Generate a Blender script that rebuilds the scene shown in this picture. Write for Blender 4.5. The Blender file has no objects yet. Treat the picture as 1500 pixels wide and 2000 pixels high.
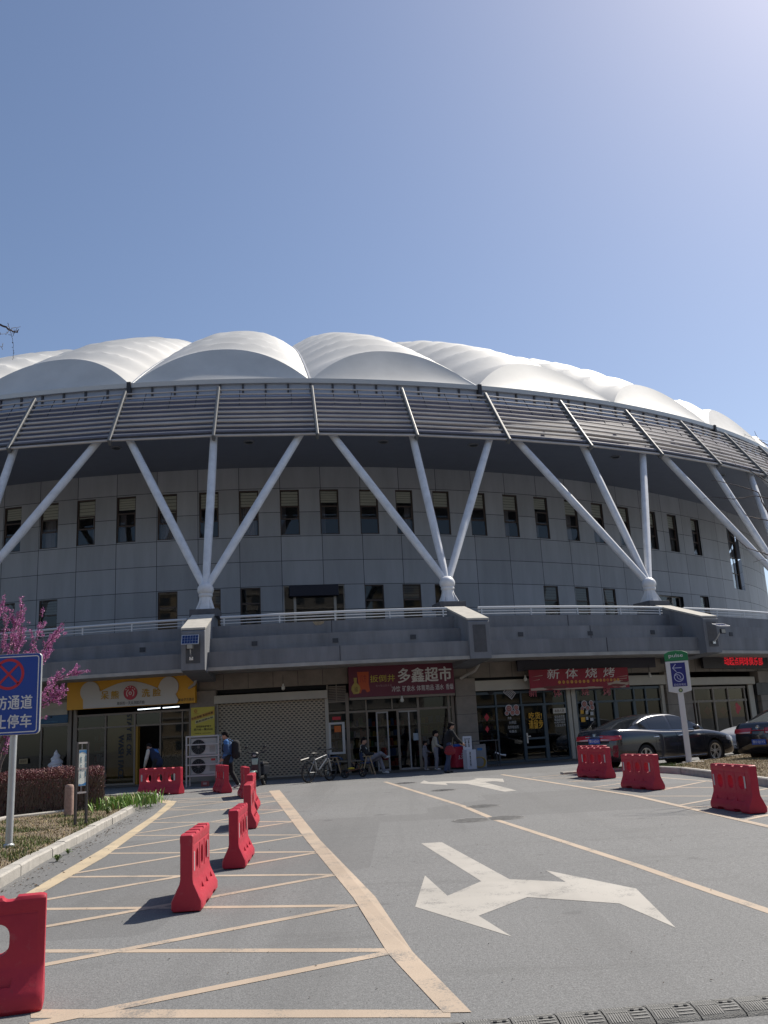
import bpy, bmesh, math, random
from mathutils import Vector, Matrix, Euler
random.seed(7)
sc = bpy.context.scene
COL = sc.collection
PI = math.pi
R = math.radians

# ------------------------------------------------------------------ camera
CAM_F, CAM_P, CAM_R, CAM_H = 1780.0, 0.23964, 0.05373, 1.55
_c, _s = math.cos(CAM_P), math.sin(CAM_P)
FW = Vector((0, _c, _s)); UP = Vector((0, -_s, _c)); RT = Vector((1, 0, 0))
_cr, _sr = math.cos(CAM_R), math.sin(CAM_R)
CR = RT * _cr - UP * _sr
CU = RT * _sr + UP * _cr
EYE = Vector((0, 0, CAM_H))
cd = bpy.data.cameras.new('camera'); cam = bpy.data.objects.new('camera', cd); COL.objects.link(cam)
cd.sensor_fit = 'HORIZONTAL'; cd.sensor_width = 36.0; cd.lens = CAM_F / 1500 * 36.0
cd.clip_start = 0.1; cd.clip_end = 6000
m = Matrix.Identity(4)
for i in range(3):
    m[i][0] = CR[i]; m[i][1] = CU[i]; m[i][2] = -FW[i]; m[i][3] = EYE[i]
cam.matrix_world = m
sc.camera = cam

def ray(px, py):
    x, y = px - 750, py - 1000
    return (FW + CR * (x / CAM_F) - CU * (y / CAM_F)).normalized()

def gz(y):                       # the forecourt rises very slightly towards the building
    return 0.006 * (min(max(y, 9.0), 46.0) - 9.0)

def G(px, py, dz=0.0):           # survey helper: the point of the ground seen at a photo position
    d = ray(px, py); z = 0.0
    for _ in range(12):
        t = (z + dz - EYE.z) / d.z
        p = EYE + d * t
        z = gz(p.y)
    return Vector((p.x, p.y, z + dz))

CA = Vector((-11.282, 92.416, 0))          # centre of the arena bowl
CP = Vector((-5.8, 73.3, 0))               # centre of the podium arc facing the forecourt
RS = 36.5                                  # radius of the shop front line

def cyl(px, py, rad, C):
    d = ray(px, py)
    ox, oy = EYE.x - C.x, EYE.y - C.y
    a = d.x * d.x + d.y * d.y; b = ox * d.x + oy * d.y; c = ox * ox + oy * oy - rad * rad
    D = max(b * b - a * c, 0)
    t = (-b - math.sqrt(D)) / a
    p = EYE + d * t
    return math.atan2(p.x - C.x, -(p.y - C.y)), p.z, p

# ------------------------------------------------------------------ light
SUN = Vector((0.61, 0.60, 1.0)).normalized()     # towards the sun: ahead and to the right
w = bpy.data.worlds.new('World'); sc.world = w; w.use_nodes = True
nt = w.node_tree; nt.nodes.clear()
sky = nt.nodes.new('ShaderNodeTexSky'); sky.sky_type = 'NISHITA'; sky.sun_disc = False
sky.sun_elevation = math.asin(SUN.z); sky.sun_rotation = math.atan2(SUN.x, SUN.y)
sky.altitude = 50; sky.air_density = 1.0; sky.dust_density = 0.9; sky.ozone_density = 2.2
bg = nt.nodes.new('ShaderNodeBackground'); bg.inputs[1].default_value = 0.099
out = nt.nodes.new('ShaderNodeOutputWorld')
tint = nt.nodes.new('ShaderNodeMix'); tint.data_type = 'RGBA'; tint.blend_type = 'MULTIPLY'; tint.inputs[0].default_value = 1.0; tint.inputs[7].default_value = (0.94, 0.912, 0.925, 1)
nt.links.new(sky.outputs[0], tint.inputs[6]); nt.links.new(tint.outputs[2], bg.inputs[0]); nt.links.new(bg.outputs[0], out.inputs[0])
sl = bpy.data.lights.new('sun', 'SUN'); sl.energy = 4.8; sl.angle = R(0.53); sl.color = (1.0, 0.93, 0.82)
so = bpy.data.objects.new('sun', sl); COL.objects.link(so)
so.rotation_euler = SUN.to_track_quat('Z', 'Y').to_euler(); so.location = (60, 60, 80)
sc.view_settings.view_transform = 'Standard'; sc.view_settings.look = 'None'
sc.view_settings.exposure = 0.35; sc.view_settings.gamma = 1.0
sc.cycles.max_bounces = 6; sc.cycles.transparent_max_bounces = 12
sc.cycles.diffuse_bounces = 3; sc.cycles.glossy_bounces = 3

# ------------------------------------------------------------------ materials
MATS = {}
def mat(name, col, rough=0.6, metal=0.0, spec=0.5, var=0.0, vscale=3.0, bump=0.0, bscale=60.0, coat=0.0, emit=None, estr=1.0,
        vdetail=5.0, alpha=None, stretch=None):
    if name in MATS: return MATS[name]
    M = bpy.data.materials.new(name); M.use_nodes = True
    t = M.node_tree; b = t.nodes['Principled BSDF']
    b.inputs['Base Color'].default_value = (*col, 1); b.inputs['Roughness'].default_value = rough
    b.inputs['Metallic'].default_value = metal
    b.inputs['Specular IOR Level'].default_value = spec
    if coat: b.inputs['Coat Weight'].default_value = coat; b.inputs['Coat Roughness'].default_value = 0.05
    if emit:
        b.inputs['Emission Color'].default_value = (*emit, 1); b.inputs['Emission Strength'].default_value = estr
    tc = t.nodes.new('ShaderNodeTexCoord'); src = tc.outputs['Object']
    if stretch:
        mp = t.nodes.new('ShaderNodeMapping'); mp.inputs['Scale'].default_value = stretch
        t.links.new(src, mp.inputs[0]); src = mp.outputs[0]
    if var:
        n = t.nodes.new('ShaderNodeTexNoise'); n.inputs['Scale'].default_value = vscale; n.inputs['Detail'].default_value = vdetail
        n.inputs['Roughness'].default_value = 0.62
        t.links.new(src, n.inputs['Vector'])
        r = t.nodes.new('ShaderNodeMapRange'); r.inputs['From Min'].default_value = 0.28; r.inputs['From Max'].default_value = 0.72
        r.inputs['To Min'].default_value = 1 - var; r.inputs['To Max'].default_value = 1 + var
        t.links.new(n.outputs[0], r.inputs[0])
        mx = t.nodes.new('ShaderNodeMix'); mx.data_type = 'RGBA'; mx.blend_type = 'MULTIPLY'; mx.inputs[0].default_value = 1
        mx.inputs[6].default_value = (*col, 1)
        cb = t.nodes.new('ShaderNodeCombineColor')
        for k in range(3): t.links.new(r.outputs[0], cb.inputs[k])
        t.links.new(cb.outputs[0], mx.inputs[7]); t.links.new(mx.outputs[2], b.inputs['Base Color'])
    if bump:
        n2 = t.nodes.new('ShaderNodeTexNoise'); n2.inputs['Scale'].default_value = bscale; n2.inputs['Detail'].default_value = 4
        t.links.new(src, n2.inputs['Vector'])
        bp = t.nodes.new('ShaderNodeBump'); bp.inputs['Strength'].default_value = bump; bp.inputs['Distance'].default_value = 0.02
        t.links.new(n2.outputs[0], bp.inputs['Height']); t.links.new(bp.outputs[0], b.inputs['Normal'])
    MATS[name] = M
    return M

def N(t, kind, **kw):
    n = t.nodes.new(kind)
    for k, v in kw.items(): setattr(n, k, v)
    return n
def mathn(t, op, a, b=None, clamp=False):
    n = t.nodes.new('ShaderNodeMath'); n.operation = op; n.use_clamp = clamp
    for i, v in enumerate((a, b)):
        if v is None: continue
        if isinstance(v, (int, float)): n.inputs[i].default_value = v
        else: t.links.new(v, n.inputs[i])
    return n.outputs[0]
def mixc(t, fac, a, b, blend='MIX'):
    n = t.nodes.new('ShaderNodeMix'); n.data_type = 'RGBA'; n.blend_type = blend
    for i, v in ((0, fac), (6, a), (7, b)):
        if isinstance(v, tuple): n.inputs[i].default_value = (*v[:3], 1)
        elif isinstance(v, (int, float)): n.inputs[i].default_value = v
        else: t.links.new(v, n.inputs[i])
    return n.outputs[2]
def noise(t, vec, scale, detail=4, rough=0.6):
    n = t.nodes.new('ShaderNodeTexNoise'); n.inputs['Scale'].default_value = scale; n.inputs['Detail'].default_value = detail
    n.inputs['Roughness'].default_value = rough
    t.links.new(vec, n.inputs['Vector']); return n.outputs[0]
def rng(t, v, a, b, c, d):
    n = t.nodes.new('ShaderNodeMapRange'); t.links.new(v, n.inputs[0])
    for i, x in enumerate((a, b, c, d)): n.inputs[i + 1].default_value = x
    return n.outputs[0]

def asphalt_mat():
    M = bpy.data.materials.new('asphalt'); M.use_nodes = True; t = M.node_tree; b = t.nodes['Principled BSDF']
    tc = N(t, 'ShaderNodeTexCoord').outputs['Object']
    big = noise(t, tc, 0.35, 5); mid = noise(t, tc, 3.0, 6, 0.7); fine = noise(t, tc, 70, 3, 0.8)
    v = N(t, 'ShaderNodeTexVoronoi'); v.inputs['Scale'].default_value = 110; t.links.new(tc, v.inputs['Vector'])
    c = mixc(t, rng(t, big, 0.3, 0.7, 0, 1), (0.143, 0.145, 0.145), (0.180, 0.181, 0.180))
    c = mixc(t, rng(t, mid, 0.25, 0.75, 0, 1), c, (0.166, 0.167, 0.166))
    g = rng(t, fine, 0.25, 0.75, 0.40, 1.60)
    gc = N(t, 'ShaderNodeCombineColor')
    for k in range(3): t.links.new(g, gc.inputs[k])
    c = mixc(t, 1.0, c, gc.outputs[0], 'MULTIPLY')
    g2 = rng(t, noise(t, tc, 24, 4, 0.75), 0.3, 0.7, 0.80, 1.20); gc2 = N(t, 'ShaderNodeCombineColor')
    for k in range(3): t.links.new(g2, gc2.inputs[k])
    c = mixc(t, 1.0, c, gc2.outputs[0], 'MULTIPLY')
    st = rng(t, v.outputs['Distance'], 0.05, 0.24, 0.5, 0.0)
    c = mixc(t, st, c, (0.38, 0.37, 0.35))
    # long faint stains and repaired streaks
    mp = N(t, 'ShaderNodeMapping'); mp.inputs['Scale'].default_value = (0.55, 2.2, 1); mp.inputs['Rotation'].default_value = (0, 0, 0.25)
    t.links.new(tc, mp.inputs[0]); s2 = noise(t, mp.outputs[0], 0.8, 6, 0.65)
    c = mixc(t, rng(t, s2, 0.56, 0.74, 0, 0.45), c, (0.10, 0.10, 0.097))
    # oil drips, old patches and tyre-polished bands
    sp = noise(t, tc, 1.7, 3, 0.5); c = mixc(t, rng(t, sp, 0.67, 0.74, 0, 0.5), c, (0.07, 0.07, 0.07))
    v2 = N(t, 'ShaderNodeTexVoronoi'); v2.inputs['Scale'].default_value = 0.16; v2.distance = 'CHEBYCHEV'; t.links.new(tc, v2.inputs['Vector'])
    pv = N(t, 'ShaderNodeSeparateColor'); t.links.new(v2.outputs['Color'], pv.inputs[0])
    c = mixc(t, rng(t, pv.outputs[0], 0.70, 0.72, 0, 0.30), c, (0.10, 0.10, 0.10))
    mp2 = N(t, 'ShaderNodeMapping'); mp2.inputs['Scale'].default_value = (1.1, 0.05, 1); mp2.inputs['Rotation'].default_value = (0, 0, -0.12); t.links.new(tc, mp2.inputs[0])
    ty = noise(t, mp2.outputs[0], 1.0, 4, 0.6); c = mixc(t, rng(t, ty, 0.52, 0.66, 0, 0.36), c, (0.105, 0.105, 0.104))
    lt = noise(t, tc, 26, 2, 0.5); c = mixc(t, rng(t, lt, 0.72, 0.78, 0, 0.35), c, (0.30, 0.295, 0.28))
    t.links.new(c, b.inputs['Base Color']); b.inputs['Roughness'].default_value = 0.82
    b.inputs['Specular IOR Level'].default_value = 0.35
    bp = N(t, 'ShaderNodeBump'); bp.inputs['Strength'].default_value = 0.22; bp.inputs['Distance'].default_value = 0.010
    h = mathn(t, 'ADD', fine, mathn(t, 'MULTIPLY', v.outputs['Distance'], -1.2))
    t.links.new(h, bp.inputs['Height']); t.links.new(bp.outputs[0], b.inputs['Normal'])
    return M

def paint_mat(name, col, under=(0.15, 0.148, 0.143), wear=0.5):
    M = bpy.data.materials.new(name); M.use_nodes = True; t = M.node_tree; b = t.nodes['Principled BSDF']
    tc = N(t, 'ShaderNodeTexCoord').outputs['Object']
    a = noise(t, tc, 2.2, 6, 0.7); f = noise(t, tc, 55, 4, 0.8); e = noise(t, tc, 0.8, 3)
    c = mixc(t, rng(t, e, 0.3, 0.7, 0, 1), col, tuple(x * 0.8 for x in col))
    wv = mathn(t, 'ADD', mathn(t, 'MULTIPLY', a, 0.6), mathn(t, 'MULTIPLY', f, 0.5))
    c = mixc(t, rng(t, wv, 0.585, 0.66, 0, wear), c, under)
    mp = N(t, 'ShaderNodeMapping'); mp.inputs['Scale'].default_value = (1.1, 0.05, 1); mp.inputs['Rotation'].default_value = (0, 0, -0.12); t.links.new(tc, mp.inputs[0])
    ty = noise(t, mp.outputs[0], 1.0, 4, 0.6); c = mixc(t, rng(t, ty, 0.50, 0.66, 0, 0.35), c, tuple(x * 0.55 for x in col))
    t.links.new(c, b.inputs['Base Color']); b.inputs['Roughness'].default_value = 0.75
    bp = N(t, 'ShaderNodeBump'); bp.inputs['Strength'].default_value = 0.3; bp.inputs['Distance'].default_value = 0.01
    t.links.new(f, bp.inputs['Height']); t.links.new(bp.outputs[0], b.inputs['Normal'])
    return M

def glass_mat(name, tint=(0.35, 0.38, 0.40), refl=0.10, rough=0.02):
    if name in MATS: return MATS[name]
    M = bpy.data.materials.new(name); M.use_nodes = True; t = M.node_tree; t.nodes.clear()
    o = N(t, 'ShaderNodeOutputMaterial'); tr = N(t, 'ShaderNodeBsdfTransparent'); tr.inputs[0].default_value = (*tint, 1)
    gl = N(t, 'ShaderNodeBsdfGlossy'); gl.inputs['Roughness'].default_value = rough; gl.inputs[0].default_value = (0.9, 0.93, 0.95, 1)
    fr = N(t, 'ShaderNodeFresnel'); fr.inputs[0].default_value = 1.5
    f = mathn(t, 'ADD', fr.outputs[0], refl - 0.04, True)
    mx = N(t, 'ShaderNodeMixShader'); t.links.new(f, mx.inputs[0]); t.links.new(tr.outputs[0], mx.inputs[1]); t.links.new(gl.outputs[0], mx.inputs[2])
    t.links.new(mx.outputs[0], o.inputs[0]); MATS[name] = M
    return M

# ------------------------------------------------------------------ mesh helper
class MB:
    def __init__(s): s.v = []; s.f = []; s.m = []; s.uv = None; s.k = 0
    def add(s, vs, fs, mi=None):
        o = len(s.v); s.v += [Vector(v) for v in vs]; mi = s.k if mi is None else mi
        for f in fs: s.f.append([i + o for i in f]); s.m.append(mi)
        return s
    def quad(s, a, b, c, d): return s.add([a, b, c, d], [(0, 1, 2, 3)])
    def poly(s, pts): return s.add(pts, [list(range(len(pts)))])
    def box(s, c, d, M=None):
        x, y, z = d[0] / 2, d[1] / 2, d[2] / 2; c = Vector(c)
        vs = [Vector((sx * x, sy * y, sz * z)) for sz in (-1, 1) for sy in (-1, 1) for sx in (-1, 1)]
        vs = [(M @ v if M else v) + c for v in vs]
        return s.add(vs, [(0, 2, 3, 1), (4, 5, 7, 6), (0, 1, 5, 4), (2, 6, 7, 3), (0, 4, 6, 2), (1, 3, 7, 5)])
    def beam(s, a, b, wd, hd, up=Vector((0, 0, 1))):
        a, b = Vector(a), Vector(b); d = b - a; L = d.length; d.normalize()
        x = d.cross(Vector(up)); x.normalize(); u = x.cross(d)
        M = Matrix((x, d, u)).transposed()
        return s.box((a + b) / 2, (wd, L, hd), M)
    def tube(s, pts, r, n=8, cap=True):
        pts = [Vector(p) for p in pts]; rs = r if isinstance(r, (list, tuple)) else [r] * len(pts)
        o = len(s.v); prev = None
        for i, p in enumerate(pts):
            d = (pts[min(i + 1, len(pts) - 1)] - pts[max(i - 1, 0)]).normalized()
            if prev is None:
                u = d.orthogonal().normalized()
            else:
                u = (prev - d * prev.dot(d))
                u = u.normalized() if u.length > 1e-6 else d.orthogonal().normalized()
            prev = u; q = d.cross(u)
            for k in range(n):
                a = 2 * PI * k / n
                s.v.append(p + (u * math.cos(a) + q * math.sin(a)) * rs[i])
        for i in range(len(pts) - 1):
            for k in range(n):
                k2 = (k + 1) % n
                s.f.append([o + i * n + k, o + i * n + k2, o + (i + 1) * n + k2, o + (i + 1) * n + k]); s.m.append(s.k)
        if cap:
            s.f.append([o + k for k in range(n)][::-1]); s.m.append(s.k)
            s.f.append([o + (len(pts) - 1) * n + k for k in range(n)]); s.m.append(s.k)
        return s
    def lathe(s, prof, n=16, M=None, cap=True):
        o = len(s.v)
        for (r, z) in prof:
            for k in range(n):
                a = 2 * PI * k / n; v = Vector((r * math.cos(a), r * math.sin(a), z))
                s.v.append(M @ v if M else v)
        for i in range(len(prof) - 1):
            for k in range(n):
                k2 = (k + 1) % n
                s.f.append([o + i * n + k, o + i * n + k2, o + (i + 1) * n + k2, o + (i + 1) * n + k]); s.m.append(s.k)
        if cap:
            s.f.append([o + k for k in range(n)][::-1]); s.m.append(s.k)
            s.f.append([o + (len(prof) - 1) * n + k for k in range(n)]); s.m.append(s.k)
        return s
    def ball(s, c, rad, n=14, M=None):
        rad = rad if isinstance(rad, (tuple, list)) else (rad,) * 3; c = Vector(c); o = len(s.v); h = max(n // 2, 4)
        for i in range(h + 1):
            ph = PI * i / h
            for k in range(n):
                a = 2 * PI * k / n
                v = Vector((rad[0] * math.sin(ph) * math.cos(a), rad[1] * math.sin(ph) * math.sin(a), rad[2] * math.cos(ph)))
                s.v.append((M @ v if M else v) + c)
        for i in range(h):
            for k in range(n):
                k2 = (k + 1) % n
                s.f.append([o + i * n + k, o + (i + 1) * n + k, o + (i + 1) * n + k2, o + i * n + k2]); s.m.append(s.k)
        return s
    def capsule(s, a, b, r0, r1, n=10):
        a, b = Vector(a), Vector(b); d = (b - a); L = d.length
        if L < 1e-5: return s.ball(a, r0, n)
        d.normalize(); pts = []; rs = []
        for t in (-1, -0.7, -0.35, 0): pts.append(a + d * r0 * t); rs.append(max(r0 * math.sqrt(max(1 - t * t, 0)), r0 * 0.02))
        for t in (0.0001, 0.35, 0.7, 1): pts.append(b + d * r1 * t); rs.append(max(r1 * math.sqrt(max(1 - t * t, 0)), r1 * 0.02))
        return s.tube(pts, rs, n)
    def prism(s, pts, vec):          # polygon swept along vec
        n = len(pts); vec = Vector(vec); a = [Vector(p) for p in pts]
        s.add(a + [p + vec for p in a], [list(range(n))[::-1], [n + i for i in range(n)]] + [[i, (i + 1) % n, n + (i + 1) % n, n + i] for i in range(n)])
        return s
    def frustum(s, bot, top):        # two loops of equal count
        n = len(bot)
        return s.add(list(bot) + list(top), [list(range(n))[::-1], [n + i for i in range(n)]] + [[i, (i + 1) % n, n + (i + 1) % n, n + i] for i in range(n)])
    def merge(s, o, M=None):
        k = len(s.v); s.v += [M @ v if M else v for v in o.v]; s.f += [[i + k for i in f] for f in o.f]; s.m += o.m
        return s
    def mesh(s, name, mats, smooth=None, recalc=True):
        me = bpy.data.meshes.new(name)
        me.from_pydata([tuple(v) for v in s.v], [], s.f)
        for x in (mats if isinstance(mats, (list, tuple)) else [mats]): me.materials.append(x)
        me.polygons.foreach_set('material_index', s.m)
        if recalc:
            bm = bmesh.new(); bm.from_mesh(me); bmesh.ops.recalc_face_normals(bm, faces=bm.faces); bm.to_mesh(me); bm.free()
        if smooth:
            me.polygons.foreach_set('use_smooth', [True] * len(me.polygons)); me.set_sharp_from_angle(angle=R(smooth))
        me.update()
        return me
    def build(s, name, mats, parent=None, smooth=None, world=False, bevel=0, recalc=True):
        if world and parent is not None:
            W = wm(parent).inverted(); s.v = [W @ v for v in s.v]
        me = s.mesh(name, mats, smooth, recalc)
        o = bpy.data.objects.new(name, me); COL.objects.link(o)
        if parent is not None: o.parent = parent
        if bevel:
            b = o.modifiers.new('bevel', 'BEVEL'); b.width = bevel; b.segments = 2; b.limit_method = 'ANGLE'; b.angle_limit = R(35)
        return o

def wm(o):
    M = Matrix.LocRotScale(o.location, o.rotation_euler, o.scale)
    return wm(o.parent) @ M if o.parent else M
def tag(o, label=None, cat=None, group=None, kind=None):
    if label: o['label'] = label
    if cat: o['category'] = cat
    if group: o['group'] = group
    if kind: o['kind'] = kind
    return o
def thing(name, label, cat, loc=(0, 0, 0), rz=0.0, group=None, scale=1.0):
    o = bpy.data.objects.new(name, None); COL.objects.link(o); o.empty_display_size = 0.2
    o.location = loc; o.rotation_euler = (0, 0, rz); o.scale = (scale,) * 3
    return tag(o, label, cat, group)
def copy_tree(o, parent=None):
    c = o.copy(); COL.objects.link(c); c.parent = parent
    for ch in list(o.children): copy_tree(ch, c)
    return c
def struct(name, mb, mats, **kw):
    o = mb.build(name, mats, None, **kw); o['kind'] = 'structure'; return o

class Frame:                          # a flat upright face: u to the right, v up, n towards the viewer
    def __init__(s, o, u, n, v=Vector((0, 0, 1))):
        s.o = Vector(o); s.u = Vector(u).normalized(); s.n = Vector(n).normalized(); s.v = Vector(v).normalized()
    def p(s, u, v, n=0.0): return s.o + s.u * u + s.v * v + s.n * n
    def px(s, x, y, n=0.0):
        d = ray(x, y); o = s.o + s.n * n
        t = (o - EYE).dot(s.n) / d.dot(s.n); q = EYE + d * t - o
        return q.dot(s.u), q.dot(s.v)
    def box(s, mb, u0, u1, v0, v1, n0, n1):
        mb.add([s.p(a, b, c) for c in (n0, n1) for b in (v0, v1) for a in (u0, u1)],
               [(0, 2, 3, 1), (4, 5, 7, 6), (0, 1, 5, 4), (2, 6, 7, 3), (0, 4, 6, 2), (1, 3, 7, 5)])
    def poly(s, mb, pts, n): mb.poly([s.p(a, b, n) for a, b in pts])
    def prism(s, mb, pts, n0, n1): mb.prism([s.p(a, b, n0) for a, b in pts], s.n * (n1 - n0))
def disc_pts(cu, cv, r, n=28, a0=0, a1=2 * PI, ry=None):
    ry = r if ry is None else ry
    return [(cu + r * math.cos(a0 + (a1 - a0) * i / n), cv + ry * math.sin(a0 + (a1 - a0) * i / n)) for i in range(n if abs(a1 - a0 - 2 * PI) < 1e-6 else n + 1)]
def ring_faces(F, mb, cu, cv, r0, r1, n, k=32, a0=0, a1=2 * PI):
    A = [(math.cos(a0 + (a1 - a0) * i / k), math.sin(a0 + (a1 - a0) * i / k)) for i in range(k + 1)]
    for i in range(k):
        mb.quad(F.p(cu + r0 * A[i][0], cv + r0 * A[i][1], n), F.p(cu + r1 * A[i][0], cv + r1 * A[i][1], n),
                F.p(cu + r1 * A[i + 1][0], cv + r1 * A[i + 1][1], n), F.p(cu + r0 * A[i + 1][0], cv + r0 * A[i + 1][1], n))

_tc = {}
def glyphs(body, bold=0.0, shear=0.0):
    key = (body, bold, shear)
    if key in _tc: return _tc[key]
    cu = bpy.data.curves.new('t', 'FONT'); cu.body = body; cu.size = 1.0; cu.offset = bold; cu.shear = shear
    cu.align_x = 'LEFT'; cu.resolution_u = 4
    o = bpy.data.objects.new('t', cu); COL.objects.link(o)
    dg = bpy.context.evaluated_depsgraph_get()
    me = bpy.data.meshes.new_from_object(o.evaluated_get(dg))
    vs = [v.co.copy() for v in me.vertices]; fs = [list(p.vertices) for p in me.polygons]
    bpy.data.objects.remove(o); bpy.data.curves.remove(cu); bpy.data.meshes.remove(me)
    _tc[key] = (vs, fs); return _tc[key]
def text(mb, body, F, u0, u1, v0, v1, n, bold=0.0, shear=0.0, rot=0.0):
    """letters stretched into the rectangle u0..u1, v0..v1 of a face"""
    vs, fs = glyphs(body, 0.0, shear)
    if not vs: return
    if bold:                              # thicker strokes: the same outline laid down again, slightly displaced
        bu, bv = abs(u1 - u0) / max(len(body), 1) * bold * 0.9, abs(v1 - v0) * bold * 0.9
        for i, (a, b) in enumerate(((-1, 0), (1, 0), (0, -0.6), (0, 0.6))):
            text(mb, body, F, u0 + a * bu, u1 + a * bu, v0 + b * bv, v1 + b * bv, n - 0.0008 * (i + 1), 0.0, shear, rot)
    xs = [v.x for v in vs]; ys = [v.y for v in vs]
    x0, x1, y0, y1 = min(xs), max(xs), min(ys), max(ys)
    out_ = []
    for v in vs:
        a = (v.x - x0) / (x1 - x0); b = (v.y - y0) / (y1 - y0)
        if rot == 90: a, b = 1 - b, a
        elif rot == -90: a, b = b, 1 - a
        out_.append(F.p(u0 + a * (u1 - u0), v0 + b * (v1 - v0), n))
    mb.add(out_, fs)
# ------------------------------------------------------------------ setting: ground, kerbs, markings
M_ASPH = asphalt_mat()
M_YEL = paint_mat('road_paint_yellow', (0.52, 0.42, 0.28), wear=0.7)
M_PEACH = paint_mat('road_paint_peach', (0.46, 0.365, 0.275), wear=0.8)
M_WHT = paint_mat('road_paint_white', (0.43, 0.405, 0.365), wear=0.8)
M_CONC = mat('kerb_concrete', (0.38, 0.36, 0.325), 0.85, var=0.22, vscale=4, bump=0.35, bscale=90)
M_SOIL = mat('soil', (0.16, 0.125, 0.085), 0.95, var=0.4, vscale=6, bump=0.8, bscale=30)
M_PAVE = mat('paving', (0.125, 0.105, 0.085), 0.8, var=0.25, vscale=2.5, bump=0.2, bscale=70)

g = MB()
ys = [-400, -60, 0, 9, 46, 120, 400, 1800]; xs = [-1500, -200, -40, 0, 40, 200, 1500]
for j in range(len(ys) - 1):
    for i in range(len(xs) - 1):
        g.quad((xs[i], ys[j], gz(ys[j])), (xs[i + 1], ys[j], gz(ys[j])), (xs[i + 1], ys[j + 1], gz(ys[j + 1])), (xs[i], ys[j + 1], gz(ys[j + 1])))
struct('ground', g, M_ASPH)

def strip(mb, pa, pb, wa, wb=None, dz=0.0022, n=6):
    """painted band between two photo positions; wa, wb in metres"""
    a, b = G(*pa), G(*pb); wb = wa if wb is None else wb
    d = (b - a); d.z = 0; d.normalize(); s = Vector((-d.y, d.x, 0))
    prev = None
    for i in range(n + 1):
        p = a.lerp(b, i / n); wv = wa + (wb - wa) * i / n
        l = p + s * wv / 2; r_ = p - s * wv / 2
        l.z = gz(l.y) + dz; r_.z = gz(r_.y) + dz
        if prev: mb.quad(prev[0], prev[1], r_, l)
        prev = (l, r_)
def gpoly(mb, pts, dz=0.0022):
    q = []
    for p in pts:
        a = G(*p); a.z = gz(a.y) + dz; q.append(a)
    mb.poly(q)
LW = 0.115
mb = MB()
for a, b in (((60, 1858), (762, 1856)), ((60, 1776), (695, 1769)), ((118, 1713), (650, 1708.5)), ((190, 1667), (615, 1664)), ((250, 1632), (592, 1631)),
             ((280, 1607), (572, 1604.5)), ((327, 1582), (556, 1582)), ((345, 1567), (541, 1564.5)), ((322, 1561), (534, 1554))):
    strip(mb, a, b, LW)
struct('hatch_marking', mb, M_PEACH)
mb = MB()
for a, b in (((765, 1860), (60, 2003)), ((697, 1768), (50, 1892)), ((652, 1709.5), (50, 1817)), ((616, 1666), (52, 1764)), ((592, 1632), (140, 1707)),
             ((571, 1605.5), (205, 1661.5)), ((556, 1582.5), (255, 1630)), ((542, 1564.5), (300, 1602)), ((534, 1555), (328, 1580)), ((528, 1548), (300, 1569))):
    strip(mb, a, b, LW, dz=0.0032)
struct('hatch_marking', mb, M_PEACH)
mb = MB()
gpoly(mb, [(60, 1972), (880, 1973), (880, 1988), (60, 1989)], 0.0026)
gpoly(mb, [(866, 1979), (921, 1978), (806, 1860), (733, 1752), (626, 1642), (546, 1543), (525, 1545), (597, 1640), (690, 1754), (757, 1862)], 0.0042)
struct('hatch_border', mb, M_PEACH)
mb = MB()
gpoly(mb, [(-60, 1788), (46, 1748), (202, 1657), (300, 1593), (326, 1570), (312, 1567), (312, 1562), (345, 1565), (338, 1574), (300, 1604), (205, 1674), (72, 1750), (-20, 1800)], 0.0042)
struct('hatch_border', mb, M_YEL)
mb = MB()
strip(mb, (752, 1527), (903, 1574), 0.12); strip(mb, (903, 1574), (965, 1600), 0.12, dz=0.003); strip(mb, (965, 1600), (1240, 1689), 0.11); strip(mb, (1240, 1689), (1520, 1786), 0.11)
struct('lane_line', mb, M_PEACH)
mb = MB()
for a, b in (((980, 1513), (1240, 1554.5)), ((1240, 1554.5), (1382, 1587)), ((1382, 1587), (1520, 1619))): strip(mb, a, b, 0.13, dz=0.0044)
struct('hatch_border', mb, M_PEACH)
mb = MB()
for a, b in (((1167, 1539), (1420, 1538)), ((1249, 1555), (1520, 1555)), ((1348, 1576), (1520, 1577)), ((1110, 1526.5), (1300, 1524)), ((1281, 1518), (1400, 1527)), ((1440, 1594), (1520, 1594)), ((1060, 1520), (1240, 1518)), ((1400, 1527), (1530, 1541))):
    strip(mb, a, b, 0.10)
for a, b in (((1327, 1573), (1397, 1560)), ((1292, 1543.5), (1383, 1525)), ((1156, 1538), (1221, 1529)), ((1449, 1603), (1510, 1590)), ((1120, 1526), (1200, 1516)), ((1397, 1560), (1500, 1540)), ((1040, 1519), (1110, 1512)), ((1440, 1589), (1500, 1574))):
    strip(mb, a, b, 0.10, dz=0.0032)
struct('hatch_marking', mb, M_PEACH)
mb = MB()
q = lambda pts: [(750 + x / 2, 1600 + y / 2) for x, y in pts]
gpoly(mb, q([(145, 95), (225, 90), (490, 235), (380, 243)]))
gpoly(mb, q([(380, 243), (490, 235), (562, 238), (560, 305), (370, 378), (500, 460), (122, 343), (160, 220), (248, 300)]))
gpoly(mb, q([(562, 238), (710, 246), (632, 200), (985, 272), (1140, 425), (920, 330), (560, 305)]))
q = lambda pts: [(700 + x / 3.75, 1480 + y / 3.75) for x, y in pts]
gpoly(mb, q([(450, 187), (480, 166), (515, 178), (800, 168), (885, 182), (800, 192), (640, 186), (655, 201)]))
gpoly(mb, q([(800, 168), (870, 156), (840, 148), (1058, 154), (1068, 178), (985, 172), (885, 182)]))
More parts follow.
